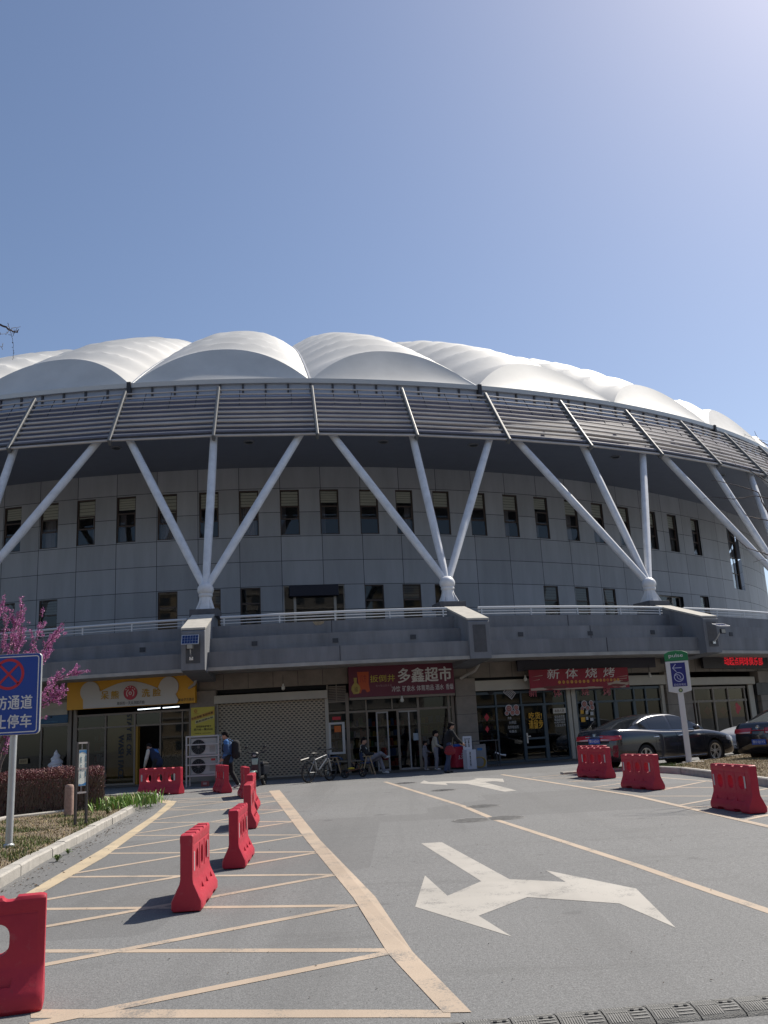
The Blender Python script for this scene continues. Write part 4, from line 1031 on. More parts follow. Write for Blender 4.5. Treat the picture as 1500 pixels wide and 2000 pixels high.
sr, F, L, v0, v1 = board('shop_sign', 'dark red supermarket signboard with large white characters and a gold bottle emblem', 'shop sign', 681, 887, 1297, 1358, 0.36, mat('maroon_panel', (0.115, 0.008, 0.028), 0.45), 0.16)
H = v1 - v0; mb = MB()
text(mb, '多鑫超市', F, L * 0.465, L * 0.975, v0 + H * 0.40, v0 + H * 0.86, 0.02, 0.03); put(mb, 'main_lettering', mat('sign_white', (0.62, 0.62, 0.60), 0.5), sr); mb = MB()
for s_, a, b in (('冷饮', 0.40, 0.48), ('矿泉水', 0.50, 0.62), ('体育用品', 0.635, 0.80), ('酒水', 0.815, 0.895), ('香烟', 0.915, 0.985)): text(mb, s_, F, L * a, L * b, v0 + H * 0.12, v0 + H * 0.30, 0.008, 0.006)
put(mb, 'white_lettering', mat('sign_white', (0.62, 0.62, 0.60), 0.5), sr)
mb = MB(); text(mb, '扳倒井', F, L * 0.20, L * 0.435, v0 + H * 0.45, v0 + H * 0.68, 0.012, 0.0); put(mb, 'green_gold_lettering', mat('olive_gold', (0.48, 0.42, 0.05), 0.5), sr)
mb = MB(); text(mb, '青中致远胜水名', F, L * 0.25, L * 0.40, v0 + H * 0.30, v0 + H * 0.37, 0.006); put(mb, 'small_lettering', mat('dim_pink', (0.30, 0.17, 0.19), 0.6), sr)
mb = MB(); q_ = lambda a: [(L * x, v0 + H * y) for x, y in a]
F.prism(mb, q_([(0.08, 0.80), (0.19, 0.80), (0.185, 0.40), (0.195, 0.18), (0.165, 0.14), (0.15, 0.24), (0.12, 0.24), (0.11, 0.12), (0.09, 0.14), (0.09, 0.45)]), 0.004, 0.014); mb.k = 1
text(mb, '八方', F, L * 0.105, L * 0.165, v0 + H * 0.46, v0 + H * 0.72, 0.017)
put(mb, 'vessel_emblem', [mat('vermilion', (0.45, 0.07, 0.015), 0.5), mat('dark_red_print', (0.2, 0.015, 0.02), 0.6)], sr)
mb = MB(); F.prism(mb, q_([(0.045, 0.62), (0.075, 0.62), (0.072, 0.46), (0.10, 0.36), (0.105, 0.26), (0.09, 0.12), (0.04, 0.10), (0.02, 0.24), (0.025, 0.35), (0.05, 0.46)]), 0.016, 0.022); mb.k = 1
text(mb, '福', F, L * 0.047, L * 0.08, v0 + H * 0.17, v0 + H * 0.33, 0.025)
put(mb, 'bottle_emblem', [mat('dull_gold', (0.36, 0.27, 0.06), 0.5), mat('brown_print', (0.12, 0.06, 0.03), 0.7)], sr)
mb = MB(); F.box(mb, 0, L, v0 - 0.10, v0 - 0.005, -0.16, -0.02); put(mb, 'rail', M_BRNF, sr, recalc=True)

sr, F, L, v0, v1 = board('banner', 'crimson printed banner with white brush characters above the barbecue restaurant door', 'banner', 1034, 1228, 1306, 1346, 0.62, mat('banner_red', (0.26, 0.010, 0.026), 0.6, var=0.15, vscale=2), 0.03)
H = v1 - v0
for s_, a in (('新', 0.235), ('体', 0.42), ('烧', 0.615), ('烤', 0.80)): mb = MB(); text(mb, s_, F, L * (a - 0.062), L * (a + 0.062), v0 + H * 0.54, v0 + H * 1.02, 0.006, 0.005, 0.1); put(mb, 'white_character', mat('sign_white', (0.62, 0.62, 0.60), 0.5), sr)
mb = MB()
for k, ch in enumerate('人间烟火最抚人心'): a = 0.29 + 0.041 * k - (0 if k < 8 else 0); mb.k = 0; F.poly(mb, disc_pts(L * a, v0 + H * 0.37, H * 0.078, 16), 0.005); mb.k = 1; text(mb, ch, F, L * a - H * 0.045, L * a + H * 0.045, v0 + H * 0.325, v0 + H * 0.415, 0.008)
for k, ch in enumerate('四方食事一碗烟火'): a = 0.635 + 0.036 * k; mb.k = 0; F.poly(mb, disc_pts(L * a, v0 + H * 0.40, H * 0.072, 16), 0.005); mb.k = 1; text(mb, ch, F, L * a - H * 0.042, L * a + H * 0.042, v0 + H * 0.355, v0 + H * 0.445, 0.008)
put(mb, 'gold_discs'[:-1], [mat('banner_gold', (0.60, 0.33, 0.05), 0.6), M_RED], sr)
mb = MB()
def blob(cx, cy, rx, ry, seed, k=22):
    r2 = random.Random(seed); out_ = []
    for i in range(k):
        a = 2 * PI * i / k; f = r2.uniform(0.7, 1.15); x = min(max(cx + rx * f * math.cos(a), 0.005), 0.995); y = min(max(cy + ry * f * math.sin(a), 0.01), 0.95); out_.append((L * x, v0 + H * y))
    return out_
mb.k = 0
for cx, cy, rx, ry, sd in ((0.9, 0.2, 0.13, 0.18, 1), (0.08, 0.06, 0.12, 0.07, 2), (0.42, 0.04, 0.2, 0.05, 3), (0.62, 0.05, 0.1, 0.06, 6)): F.poly(mb, blob(cx, cy, rx, ry, sd), 0.003)
mb.k = 1
for cx, cy, rx, ry, sd in ((0.88, 0.13, 0.1, 0.07, 4), (0.24, 0.13, 0.13, 0.09, 5), (0.95, 0.3, 0.05, 0.06, 8)): F.poly(mb, blob(cx, cy, rx, ry, sd), 0.0045)
mb.k = 0
for y, x0, x1 in ((0.66, 0.02, 0.13), (0.47, 0.02, 0.1), (0.40, 0.8, 0.98), (0.52, 0.86, 0.99)): F.poly(mb, [(L * x0, v0 + H * y), (L * x1, v0 + H * (y + 0.05)), (L * x1, v0 + H * (y + 0.08))], 0.0035)
put(mb, 'food_picture', [mat('banner_cream', (0.42, 0.33, 0.26), 0.6), mat('banner_brown', (0.16, 0.03, 0.025), 0.6)], sr)
mb = MB(); F2, L2 = chord(1010, 1280, 1292, 0.45); F2.box(mb, 0, L2, F2.px(1145, 1307)[1], F2.px(1145, 1287)[1], -0.1, 0)
c = F2.p(L2 / 2, F2.px(1145, 1307)[1]); r2 = thing('sign_box', 'blank dark purple sign box above the crimson barbecue banner', 'sign box', tuple(c)); mb.build('casing', mat('sign_box_dark', (0.02, 0.016, 0.028), 0.5), r2, world=True, bevel=0.01)

sr, F, L, v0, v1 = board('led_sign', 'black LED ticker box with glowing red characters over the right-hand shop', 'led sign', 1373, 1500, 1279, 1305, 0.45, mat('led_black', (0.012, 0.010, 0.014), 0.5), 0.14)
H = v1 - v0; mb = MB(); text(mb, '动起点网球俱乐部', F, L * 0.31, L * 0.91, v0 + H * 0.22, v0 + H * 0.82, 0.01, 0.012)
put(mb, 'led_lettering', mat('led_red', (0.5, 0.01, 0.02), emit=(1.0, 0.02, 0.04), estr=0.38), sr)
# small blade sign, hung at right angles to the wall
t = T(1474, 1345, 0.1); u = Vector((math.sin(t), -math.cos(t), 0)); a = pt(CP, RS + 0.1, t, 0); sd = Vector((math.cos(t), math.sin(t), 0))
F = Frame(a - sd * 0.05, sd, u); v0 = Z(1480, 1358); v1 = Z(1480, 1334); r2 = thing('hanging_sign', 'small black sign box with grey characters at the far right shop wall', 'hanging sign', tuple(F.p(0.4, v0)))
mb = MB(); F.box(mb, 0, 1.15, v0, v1, 0.0, 0.14); mb.build('casing', mat('sign_black', (0.012, 0.012, 0.014), 0.5), r2, world=True, bevel=0.01)
mb = MB()
for k, s_ in enumerate('球馆'): text(mb, s_, F, 0.36 + 0.0 * k, 0.60, v0 + 0.05 + (1 - k) * (v1 - v0) / 2, v0 - 0.03 + (2 - k) * (v1 - v0) / 2, 0.145)
put(mb, 'lettering', mat('dim_grey_print', (0.10, 0.10, 0.09)), r2)
# poster beside the shutter
sr, F, L, v0, v1 = board('poster', 'yellow price poster with black writing on the pilaster above the outdoor units', 'poster', 373, 419, 1381, 1438, 0.26, mat('poster_yellow', (0.55, 0.46, 0.07), 0.6), 0.03)
H = v1 - v0; mb = MB()
def slant(s_, x0, y0, x1, y1, h):
    o = F.p(L * x0, v0 + H * y0, 0); e = F.p(L * x1, v0 + H * y1, 0); u = (e - o).normalized(); vv = F.n.cross(u); F3 = Frame(o, u, F.n, vv)
    text(mb, s_, F3, 0, (e - o).length, 0, H * h, 0.012, 0.015)
mb.k = 1; F.poly(mb, [(0.01, v0 + H * 0.54), (L - 0.01, v0 + H * 0.74), (L - 0.01, v0 + H * 0.88), (0.01, v0 + H * 0.66)], 0.004)
mb.k = 2; F.poly(mb, [(L * 0.18, v0 + H * 0.43), (L - 0.01, v0 + H * 0.60), (L - 0.01, v0 + H * 0.70), (L * 0.18, v0 + H * 0.54)], 0.005)
mb.k = 0; slant('长日专款 享团特惠', 0.03, 0.565, 0.95, 0.765, 0.075); slant('最新送跨补贴', 0.22, 0.455, 0.95, 0.605, 0.07)
text(mb, '青团团体护理卡', F, L * 0.22, L * 0.86, v0 + H * 0.30, v0 + H * 0.37, 0.008, 0.012); text(mb, '早7:00—晚10:00', F, L * 0.12, L * 0.92, v0 + H * 0.19, v0 + H * 0.28, 0.008, 0.012); text(mb, '详情咨询 13205463066', F, L * 0.15, L * 0.84, v0 + H * 0.09, v0 + H * 0.125, 0.008)
u, v = L * 0.2, v0 + H * 0.875; mb.k = 3; ring_faces(F, mb, u, v, 0.045, 0.065, 0.006, 20); text(mb, '六尺面馆', F, L * 0.1, L * 0.32, v0 + H * 0.77, v0 + H * 0.80, 0.008); ring_faces(F, mb, u, v - 0.01, 0.018, 0.03, 0.006, 14)
put(mb, 'print', [M_BLACK, mat('poster_orange', (0.55, 0.30, 0.06), 0.6), mat('poster_cream', (0.58, 0.52, 0.25), 0.6), mat('poster_red', (0.45, 0.12, 0.03), 0.6)], sr)
# blue panel sign of the left shop and its small plate
sr, F, L, v0, v1 = board('shop_sign', 'plain blue shop panel with tiny pale writing behind the blossoming tree', 'shop sign', 20, 132, 1390, 1415, 0.12, mat('panel_blue', (0.012, 0.075, 0.16), 0.5), 0.05)
mb = MB(); text(mb, 'www.ice-cream.cn', F, L * 0.6, L * 0.83, v0 + 0.05, v0 + 0.12, 0.006); put(mb, 'lettering', mat('dim_blue_print', (0.1, 0.25, 0.38)), sr)
sr, F, L, v0, v1 = board('door_plate', 'small tan plate with three dark characters on the dark left shop glass', 'plate', 37, 54, 1482, 1492, 0.08, mat('tan_plate', (0.30, 0.23, 0.12), 0.6), 0.02)
mb = MB(); text(mb, '营业中', F, L * 0.15, L * 0.85, v0 + 0.05, v1 - 0.05, 0.005, 0.01); put(mb, 'lettering', mat('brown_print', (0.12, 0.06, 0.03)), sr)
# bulbs hanging under the signs
for px, py, nm in ((785, 1365, 'under the dark red supermarket sign'), (1026, 1324, 'left of the crimson barbecue banner'), (1269, 1318, 'right of the crimson barbecue banner'), (553, 1341, 'in front of the perforated shutter box')):
    th, z, p = cyl(px, py, RS + 0.5, CP); r2 = thing('lamp_bulb', 'small white bulb hanging ' + nm, 'bulb', tuple(p), 0, 'bulbs hanging along the shops')
    mb = MB(); mb.lathe([(0.005, 0.12), (0.035, 0.10), (0.04, 0.03), (0.07, -0.02), (0.075, -0.07), (0.05, -0.12), (0.005, -0.135)], 12, Matrix.Translation(p)); mb.build('bulb', mat('bulb_white', (0.6, 0.58, 0.52), 0.4), r2, world=True, smooth=60)
    mb = MB(); mb.tube([p + Vector((0, 0, 0.1)), p + Vector((0, 0.02, 0.45))], 0.008, 5); mb.build('cord', M_BLACK, r2, world=True)
# solar flood lamps on the pier noses
def solar(k, label, tilt, out_):
    t = rib_th(k); c = pt(CA, BALL_R + 3.6, t, 0); n = Vector((math.sin(t), -math.cos(t), 0)); u = Vector((-n.y, n.x, 0)); side = -0.05
    r2 = thing('solar_lamp', label, 'solar lamp', tuple(c + Vector((0, 0, 4.6))), 0, 'solar lamps on the piers')
    b = c + u * side
    mb = MB(); mb.tube([b + Vector((0, 0, 4.62)), b + n * 0.2 + Vector((0, 0, 4.75)), b + n * out_ + Vector((0, 0, 5.1))], 0.025, 8); mb.box(b + n * 0.03 + Vector((0, 0, 4.62)), (0.14, 0.05, 0.12), Matrix.Rotation(t, 3, 'Z')); mb.build('bracket', mat('steel', (0.6, 0.6, 0.6), 0.3, metal=0.8), r2, world=True, smooth=40)
    Mt = (Matrix.Rotation(t, 3, 'Z') @ Matrix.Rotation(R(tilt), 3, 'X'))
    ctr = b + n * out_ + Vector((0, 0, 5.28)); mb = MB(); mb.box(ctr, (0.62, 0.40, 0.03), Mt); po = mb.build('solar_panel', mat('panel_frame', (0.55, 0.56, 0.58), 0.4, metal=0.4), r2, world=True)
    mb = MB()
    for i in range(6):
        for j in range(3):
            q_ = [Mt @ Vector((-0.29 + (i + a) * 0.0967 + e, -0.18 + (j + b_) * 0.12 + f, 0.017)) + ctr for a, b_, e, f in ((0, 0, .004, .004), (1, 0, -.004, .004), (1, 1, -.004, -.004), (0, 1, .004, -.004))]; mb.poly(q_)
    mb.build('cells', mat('solar_cell', (0.012, 0.03, 0.12), 0.15, spec=0.7), po, world=True)
    mb = MB(); c2 = b + n * (out_ + 0.05) + Vector((0, 0, 5.02)); mb.box(c2, (0.26, 0.09, 0.2), Matrix.Rotation(t, 3, 'Z')); lo = mb.build('lamp_head', mat('lamp_black', (0.03, 0.03, 0.03), 0.5), r2, world=True, bevel=0.012)
    mb = MB(); mb.box(c2 + n * 0.05, (0.2, 0.012, 0.15), Matrix.Rotation(t, 3, 'Z')); mb.build('lens', mat('lamp_lens', (0.35, 0.34, 0.30), 0.3), lo, world=True)
solar(2, 'solar flood lamp with blue cell panel on the left pier nose, facing the road', 62, 0.3)
solar(6, 'solar flood lamp whose panel glints white on the right-hand pier nose', 20, 0.55)
# ------------------------------------------------------------------ water-filled barriers
def barrier_mat():
    M = bpy.data.materials.new('barrier_plastic'); M.use_nodes = True; t = M.node_tree; b = t.nodes['Principled BSDF']
    tc = N(t, 'ShaderNodeTexCoord').outputs['Object']; oi = N(t, 'ShaderNodeObjectInfo')
    ad = N(t, 'ShaderNodeVectorMath'); ad.operation = 'ADD'; t.links.new(tc, ad.inputs[0]); t.links.new(oi.outputs['Location'], ad.inputs[1]); tc = ad.outputs[0]
    n1 = noise(t, tc, 2.2, 5); n2 = noise(t, tc, 9, 6, 0.7); n3 = noise(t, tc, 38, 3)
    c = mixc(t, rng(t, n1, 0.3, 0.7, 0, 1), (0.45, 0.026, 0.050), (0.37, 0.018, 0.040))
    c = mixc(t, rng(t, oi.outputs['Random'], 0, 1, 0.0, 0.22), c, (0.50, 0.08, 0.085))          # sun-faded to a different degree
    c = mixc(t, rng(t, n2, 0.60, 0.74, 0, 0.40), c, (0.42, 0.13, 0.13))                          # chalky scuffs
    mp = N(t, 'ShaderNodeMapping'); mp.inputs['Scale'].default_value = (14, 14, 1.2); t.links.new(tc, mp.inputs[0])
    c = mixc(t, rng(t, noise(t, mp.outputs[0], 1.5, 4), 0.66, 0.74, 0, 0.35), c, (0.20, 0.06, 0.055))   # runs of dirt
    t.links.new(c, b.inputs['Base Color']); t.links.new(rng(t, n2, 0.3, 0.7, 0.38, 0.62), b.inputs['Roughness']); b.inputs['Specular IOR Level'].default_value = 0.3
    bp = N(t, 'ShaderNodeBump'); bp.inputs['Strength'].default_value = 0.12; bp.inputs['Distance'].default_value = 0.02; t.links.new(n2, bp.inputs['Height']); t.links.new(bp.outputs[0], b.inputs['Normal'])
    return M
M_BARR = barrier_mat()
M_REFL = mat('reflective_tape', (0.46, 0.42, 0.42), 0.4)
def rrect(cx, cz, hw, hh, r, n=5):
    out_ = []
    for sx, sz, a0 in ((1, 1, 0), (-1, 1, PI / 2), (-1, -1, PI), (1, -1, 1.5 * PI)):
        for i in range(n + 1):
            a = a0 + PI / 2 * i / n; out_.append((cx + sx * (hw - r) + r * math.cos(a), cz + sz * (hh - r) + r * math.sin(a)))
    return out_
def make_barrier():
    L, H = 1.52, 0.80
    # cross-section (half width, height), lofted along the length with rounded ends
    prof = [(0.150, 0.0), (0.172, 0.03), (0.172, 0.105), (0.150, 0.15), (0.082, 0.285), (0.073, 0.33), (0.072, 0.70), (0.076, 0.72), (0.076, 0.775), (0.062, 0.80)]
    mb = MB(); st = [(-L / 2, 0.90, 0.012), (-L / 2 + 0.02, 0.97, 0.003), (-L / 2 + 0.05, 1.0, 0)] + [(-L / 2 + 0.05 + (L - 0.10) * i / 14, 1.0, 0) for i in range(1, 14)] + [(L / 2 - 0.05, 1.0, 0), (L / 2 - 0.02, 0.97, 0.003), (L / 2, 0.90, 0.012)]
    loops = []
    for x, k, dz in st:
        lp = [Vector((x, y * k, min(max(z, dz), H - dz))) for y, z in prof] + [Vector((x, -y * k, min(max(z, dz), H - dz))) for y, z in prof[::-1]]
        loops.append(lp)
    n = len(loops[0]); mb.v = [v for l in loops for v in l]
    for i in range(len(loops) - 1):
        for k in range(n): mb.f.append([i * n + k, i * n + (k + 1) % n, (i + 1) * n + (k + 1) % n, (i + 1) * n + k]); mb.m.append(0)
    mb.f += [list(range(n))[::-1], [(len(loops) - 1) * n + k for k in range(n)]]; mb.m += [0, 0]
    body = mb.build('b', M_BARR)
    cut = MB(); D = 0.6
    for cx in (-0.41, 0.0, 0.41): cut.prism([(x, -D / 2, z) for x, z in rrect(cx, 0.50, 0.10, 0.115, 0.085)], (0, D, 0))
    for cx in (-0.50, -0.17, 0.17, 0.50): cut.prism([(x, -D / 2, z) for x, z in rrect(cx, 0.815, 0.055, 0.045, 0.04)], (0, D, 0))
    for cx in (-0.32, 0.32): cut.prism([(x, -D / 2, z) for x, z in rrect(cx, 0.0, 0.13, 0.055, 0.03)], (0, D, 0))
    for s_ in (-1, 1):
        for cx in (-0.40, 0.0, 0.40):
            cut.frustum([(cx - 0.15, s_ * 0.10, 0.265), (cx + 0.15, s_ * 0.10, 0.265), (cx + 0.13, s_ * 0.105, 0.185), (cx - 0.13, s_ * 0.105, 0.185)],
                        [(cx - 0.15, s_ * 0.20, 0.275), (cx + 0.15, s_ * 0.20, 0.275), (cx + 0.13, s_ * 0.20, 0.185), (cx - 0.13, s_ * 0.20, 0.185)])
        for cx in (-0.205, 0.205, 0.60): cut.prism([(cx - 0.03, s_ * 0.066, 0.37), (cx + 0.03, s_ * 0.066, 0.37), (cx + 0.03, s_ * 0.066, 0.66), (cx - 0.03, s_ * 0.066, 0.66)], (0, s_ * 0.05, 0))
        cut.prism([(-0.70, s_ * 0.069, 0.672), (0.70, s_ * 0.069, 0.672), (0.70, s_ * 0.069, 0.69), (-0.70, s_ * 0.069, 0.69)], (0, s_ * 0.05, 0))
    co = cut.build('c', M_BARR)
    md = body.modifiers.new('b', 'BOOLEAN'); md.operation = 'DIFFERENCE'; md.object = co; md.solver = 'EXACT'
    bv = body.modifiers.new('v', 'BEVEL'); bv.width = 0.013; bv.segments = 3; bv.limit_method = 'ANGLE'; bv.angle_limit = R(28)
    dg = bpy.context.evaluated_depsgraph_get(); me = bpy.data.meshes.new_from_object(body.evaluated_get(dg))
    for o in (body, co): bpy.data.objects.remove(o)
    me.polygons.foreach_set('use_smooth', [True] * len(me.polygons)); me.set_sharp_from_angle(angle=R(38))
    root = thing('water_barrier', 'x', 'barrier')
    o = bpy.data.objects.new('body', me); COL.objects.link(o); o.parent = root
    for s_ in (-1, 1):
        for cx in (-0.665, 0.545):
            t = MB(); t.box((cx, s_ * 0.0745, 0.51), (0.055, 0.003, 0.2)); t.build('reflective_strip', M_REFL, root)
    return root
proto_b = make_barrier(); used_b = [False]
def barrier(p, yaw, label, s=1.0, tilt=0.0):
    o = proto_b if not used_b[0] else copy_tree(proto_b); used_b[0] = True
    o.location = (p.x, p.y, gz(p.y)); o.rotation_euler = (0, tilt, yaw); o.scale = (s,) * 3; o['label'] = label; o['group'] = 'red plastic barriers around the hatched areas'
    return o
def bend_on(base, ta, tb, s, label):
    """barrier seen end-on: photo position of its near foot, then of the near and far ends of its top"""
    c = G(*base); p, q = G(*ta, 0.8 * s), G(*tb, 0.8 * s); d = (q - p); d.z = 0; d.normalize(); c = c + d * 0.76 * s
    return barrier(c, math.atan2(d.y, d.x), label, s)
def bbase(a, b, label, s=1.0):
    p, q = G(*a), G(*b); d = (q - p); d.z = 0; c = (p + q) / 2; return barrier(c, math.atan2(d.y, d.x), label, s)
def bdir(px, py, d, label, s=1.0): return barrier(G(px, py), math.atan2(d[1], d[0]), label, s)
p = G(65, 1978); d = Vector((-0.955, -0.297, 0)); nb = barrier(p + d * 0.65 + Vector((0.02, 0.14, 0)), math.atan2(d.y, d.x), 'largest red barrier, cut off by the left edge, one hole in view', 0.84)
bend_on((364, 1783), (361, 1638), (391, 1615), 0.88, 'second nearest red barrier of the left chain, standing end-on with a long shadow')
bend_on((457, 1698), (456.5, 1588), (477, 1571), 0.88, 'red barrier third from the front in the left chain, ridges along its top')
bend_on((484, 1620), (482, 1535), (489, 1527), 0.95, 'narrow red barrier with a pale faded top, just behind the ridged one')
bend_on((489, 1585), (487, 1512), (493, 1507), 0.97, 'red barrier partly hidden behind the pale-topped one in the left chain')
p = G(474, 1560, 0); barrier(p + Vector((-0.05, 0.75, 0)), PI / 2 + 0.23, 'red barrier end-on in front of the mint motor scooter')
p = G(432, 1550, 0); barrier(p + Vector((-0.1, 0.70, 0)), PI / 2 + 0.36, 'lone red barrier end-on before the person with the backpack')
bbase((272, 1553), (357, 1550.5), 'red barrier broadside on with three round holes, before the face-wash shop door')
bdir(1165, 1519, (-0.30, 0.95), 'front one of the two overlapping red barriers behind the dark sedan', 1.02)
bdir(1161, 1512, (-0.30, 0.95), 'rear one of the two overlapping red barriers, mostly hidden by its neighbour', 1.02)
bbase((1226, 1537.5), (1286, 1543), 'middle red barrier on the right, in front of the sedan rear wheel', 0.94)
bbase((1402, 1576), (1486, 1590.5), 'nearest red barrier on the right, by the kerb of the dry grass island', 0.92)

for ch in list(nb.children):
    if ch.name.startswith('reflective'): bpy.data.objects.remove(ch)

# ------------------------------------------------------------------ signs and posts
M_GALV = mat('galvanised', (0.50, 0.52, 0.53), 0.4, metal=0.5, var=0.08, vscale=6)
M_BLUE = mat('sign_blue', (0.006, 0.055, 0.33), 0.4, var=0.05, vscale=5)
b = G(17, 1655, 0.1); r = thing('traffic_sign', 'big blue no-stopping fire lane sign with red crossed circle on a grey pole', 'road sign', tuple(b))
Yp = b.y - 0.08
F = Frame((0, Yp, 0), (1, 0, 0), (0, -1, 0)); uR = F.px(79, 1350)[0]; vT = F.px(40, 1277)[1]; vB = F.px(40, 1435)[1]; uL = uR - 1.06
mb = MB(); top = F.px(22, 1300)
mb.tube([b + Vector((0, 0, -0.02)), Vector((b.x + 0.005, b.y, vT - 0.05))], 0.056, 16); mb.build('pole', M_GALV, r, world=True, smooth=40)
mb = MB(); mb.lathe([(0.085, 0), (0.085, 0.04), (0.06, 0.06)], 16, Matrix.Translation(b)); mb.build('base_collar', M_GALV, r, world=True, smooth=40)
def rr_pts(u0, u1, v0, v1, rad, n=5): return rrect((u0 + u1) / 2, (v0 + v1) / 2, (u1 - u0) / 2, (v1 - v0) / 2, rad, n)
mb = MB(); F.prism(mb, rr_pts(uL, uR, vB, vT, 0.07), -0.055, 0.0); po = mb.build('panel', M_GALV, r, world=True, bevel=0.004)
mb = MB(); F.poly(mb, rr_pts(uL + 0.006, uR - 0.006, vB + 0.006, vT - 0.006, 0.065), 0.003); mb.build('blue_face', M_BLUE, po, world=True, recalc=False)
M_SW = mat('sign_white_sheet', (0.66, 0.67, 0.68), 0.5); M_SR = mat('sign_red_sheet', (0.50, 0.02, 0.04), 0.5)
mb = MB(); A = rr_pts(uL + 0.035, uR - 0.035, vB + 0.035, vT - 0.035, 0.05); B = rr_pts(uL + 0.052, uR - 0.052, vB + 0.052, vT - 0.052, 0.035)
for i in range(len(A)):
    j = (i + 1) % len(A); mb.quad(F.p(*A[i], 0.006), F.p(*A[j], 0.006), F.p(*B[j], 0.006), F.p(*B[i], 0.006))
cu = (uL + uR) / 2
for s_, y0, y1 in (('消防通道', 1358, 1384.5), ('禁止停车', 1395, 1421)):
    v1 = F.px(42, y0)[1]; v0 = F.px(42, y1)[1]; w4 = 0.83; g0 = cu - w4 / 2
    for k, ch in enumerate(s_): text(mb, ch, F, g0 + k * (w4 / 4) + 0.012, g0 + (k + 1) * (w4 / 4) - 0.012, v0, v1, 0.008, 0.03)
mb.build('white_legend', M_SW, po, world=True, recalc=False)
mb = MB(); c = F.px(26, 1316.5); ra = 0.255; ring_faces(F, mb, cu, c[1], ra - 0.045, ra, 0.006, 40)
for s_ in (-1, 1):
    dx, dy = math.cos(PI / 4) * (ra - 0.03), math.sin(PI / 4) * (ra - 0.03) * s_; nx, ny = -math.sin(PI / 4) * 0.019 * s_, math.cos(PI / 4) * 0.019
    F.poly(mb, [(cu - dx - nx, c[1] - dy - ny), (cu + dx - nx, c[1] + dy - ny), (cu + dx + nx, c[1] + dy + ny), (cu - dx + nx, c[1] - dy + ny)], 0.007 + 0.001 * s_)
mb.build('crossed_circle', M_SR, po, world=True, recalc=False)
mb = MB()
for dz in (0.25, -0.25): mb.box((b.x, b.y - 0.005, (vT + vB) / 2 + dz), (0.16, 0.13, 0.05))
mb.build('clamp', M_GALV, po, world=True)

b = G(1340, 1490, 0.1); r = thing('charging_sign', 'white totem sign with green cap, blue panel, arrow and charger symbol on a pale post', 'sign', tuple(b))
F = Frame(b, Vector((0.985, -0.17, 0)), Vector((-0.17, -0.985, 0))); zpx = lambda y: F.px(1327, y)[1]
u0, u1 = F.px(1302.5, 1320)[0], F.px(1347, 1320)[0]; uc = (u0 + u1) / 2; hw = (u1 - u0) / 2; v = lambda y: F.px(1325, y)[1]
mb = MB(); F.box(mb, uc - 0.085, uc + 0.085, -0.05, v(1345), -0.05, 0.05); mb.build('post', mat('post_pale', (0.62, 0.63, 0.62), 0.45), r, world=True, bevel=0.012)
mb = MB(); F.box(mb, uc - 0.2, uc + 0.45, -0.06, 0.03, -0.16, 0.16); mb.build('footing', M_CONC, r, world=True, bevel=0.01)
mb = MB(); F.prism(mb, [(u0, v(1291)), (u0, v(1350)), (uc, v(1355.5)), (u1, v(1350)), (u1, v(1291))], -0.05, 0.07); po = mb.build('panel', mat('panel_white', (0.60, 0.61, 0.60), 0.45), r, world=True, bevel=0.01)
mb = MB(); F.prism(mb, [(u0 - 0.01, v(1290.5)), (u0 - 0.01, v(1276)), (uc - hw * 0.6, v(1271.5)), (uc, v(1270.5)), (uc + hw * 0.6, v(1271.5)), (u1 + 0.01, v(1276)), (u1 + 0.01, v(1290.5))], -0.055, 0.075); ca = mb.build('green_cap', mat('cap_green', (0.012, 0.18, 0.06), 0.45), r, world=True, bevel=0.012)
mb = MB(); text(mb, 'pulse', F, uc - hw * 0.66, uc + hw * 0.60, v(1285.5), v(1276.5), 0.079, 0.004); mb.build('lettering', M_SW, ca, world=True, recalc=False)
mb = MB(); F.poly(mb, [(u0 + 0.13, v(1341)), (u1 - 0.11, v(1341)), (u1 - 0.11, v(1294.5)), (u0 + 0.13, v(1294.5))], 0.074); mb.k = 1
ax, ay = uc - 0.02, v(1304.5)
def bar(mb, p, q, w_, n): d_ = Vector((q[0] - p[0], q[1] - p[1])).normalized(); s_ = Vector((-d_.y, d_.x)) * w_ / 2; F.poly(mb, [(p[0] + s_.x, p[1] + s_.y), (q[0] + s_.x, q[1] + s_.y), (q[0] - s_.x, q[1] - s_.y), (p[0] - s_.x, p[1] - s_.y)], n)
bar(mb, (ax - 0.13, ay), (ax + 0.14, ay), 0.022, 0.078); bar(mb, (ax - 0.14, ay - 0.008), (ax - 0.03, ay + 0.12), 0.022, 0.079); bar(mb, (ax - 0.14, ay + 0.008), (ax - 0.03, ay - 0.12), 0.022, 0.080)
cy = v(1322.5); ring_faces(F, mb, uc + 0.005, cy, 0.125, 0.148, 0.078, 32)
ring_faces(F, mb, uc + 0.05, cy + 0.02, 0.085, 0.105, 0.079, 20, PI * 0.95, PI * 1.75); ring_faces(F, mb, uc - 0.04, cy - 0.02, 0.085, 0.105, 0.080, 20, -0.05 * PI, PI * 0.75)
text(mb, '超级充电站', F, u0 + 0.17, u1 - 0.15, v(1339.5), v(1335), 0.078, 0.01)
mb.build('blue_panel', [mat('panel_indigo', (0.010, 0.014, 0.16), 0.45), mat('symbol_pale', (0.42, 0.45, 0.60), 0.5)], po, world=True, recalc=False)
mb = MB(); ring_faces(F, mb, uc + 0.01, v(1348.5), 0.035, 0.065, 0.074, 20); mb.k = 1; F.poly(mb, disc_pts(uc + 0.01, v(1348.5), 0.035, 14), 0.074); mb.build('emblem', [mat('emblem_green', (0.05, 0.12, 0.05), 0.5), mat('emblem_lime', (0.4, 0.42, 0.2), 0.5)], po, world=True, recalc=False)

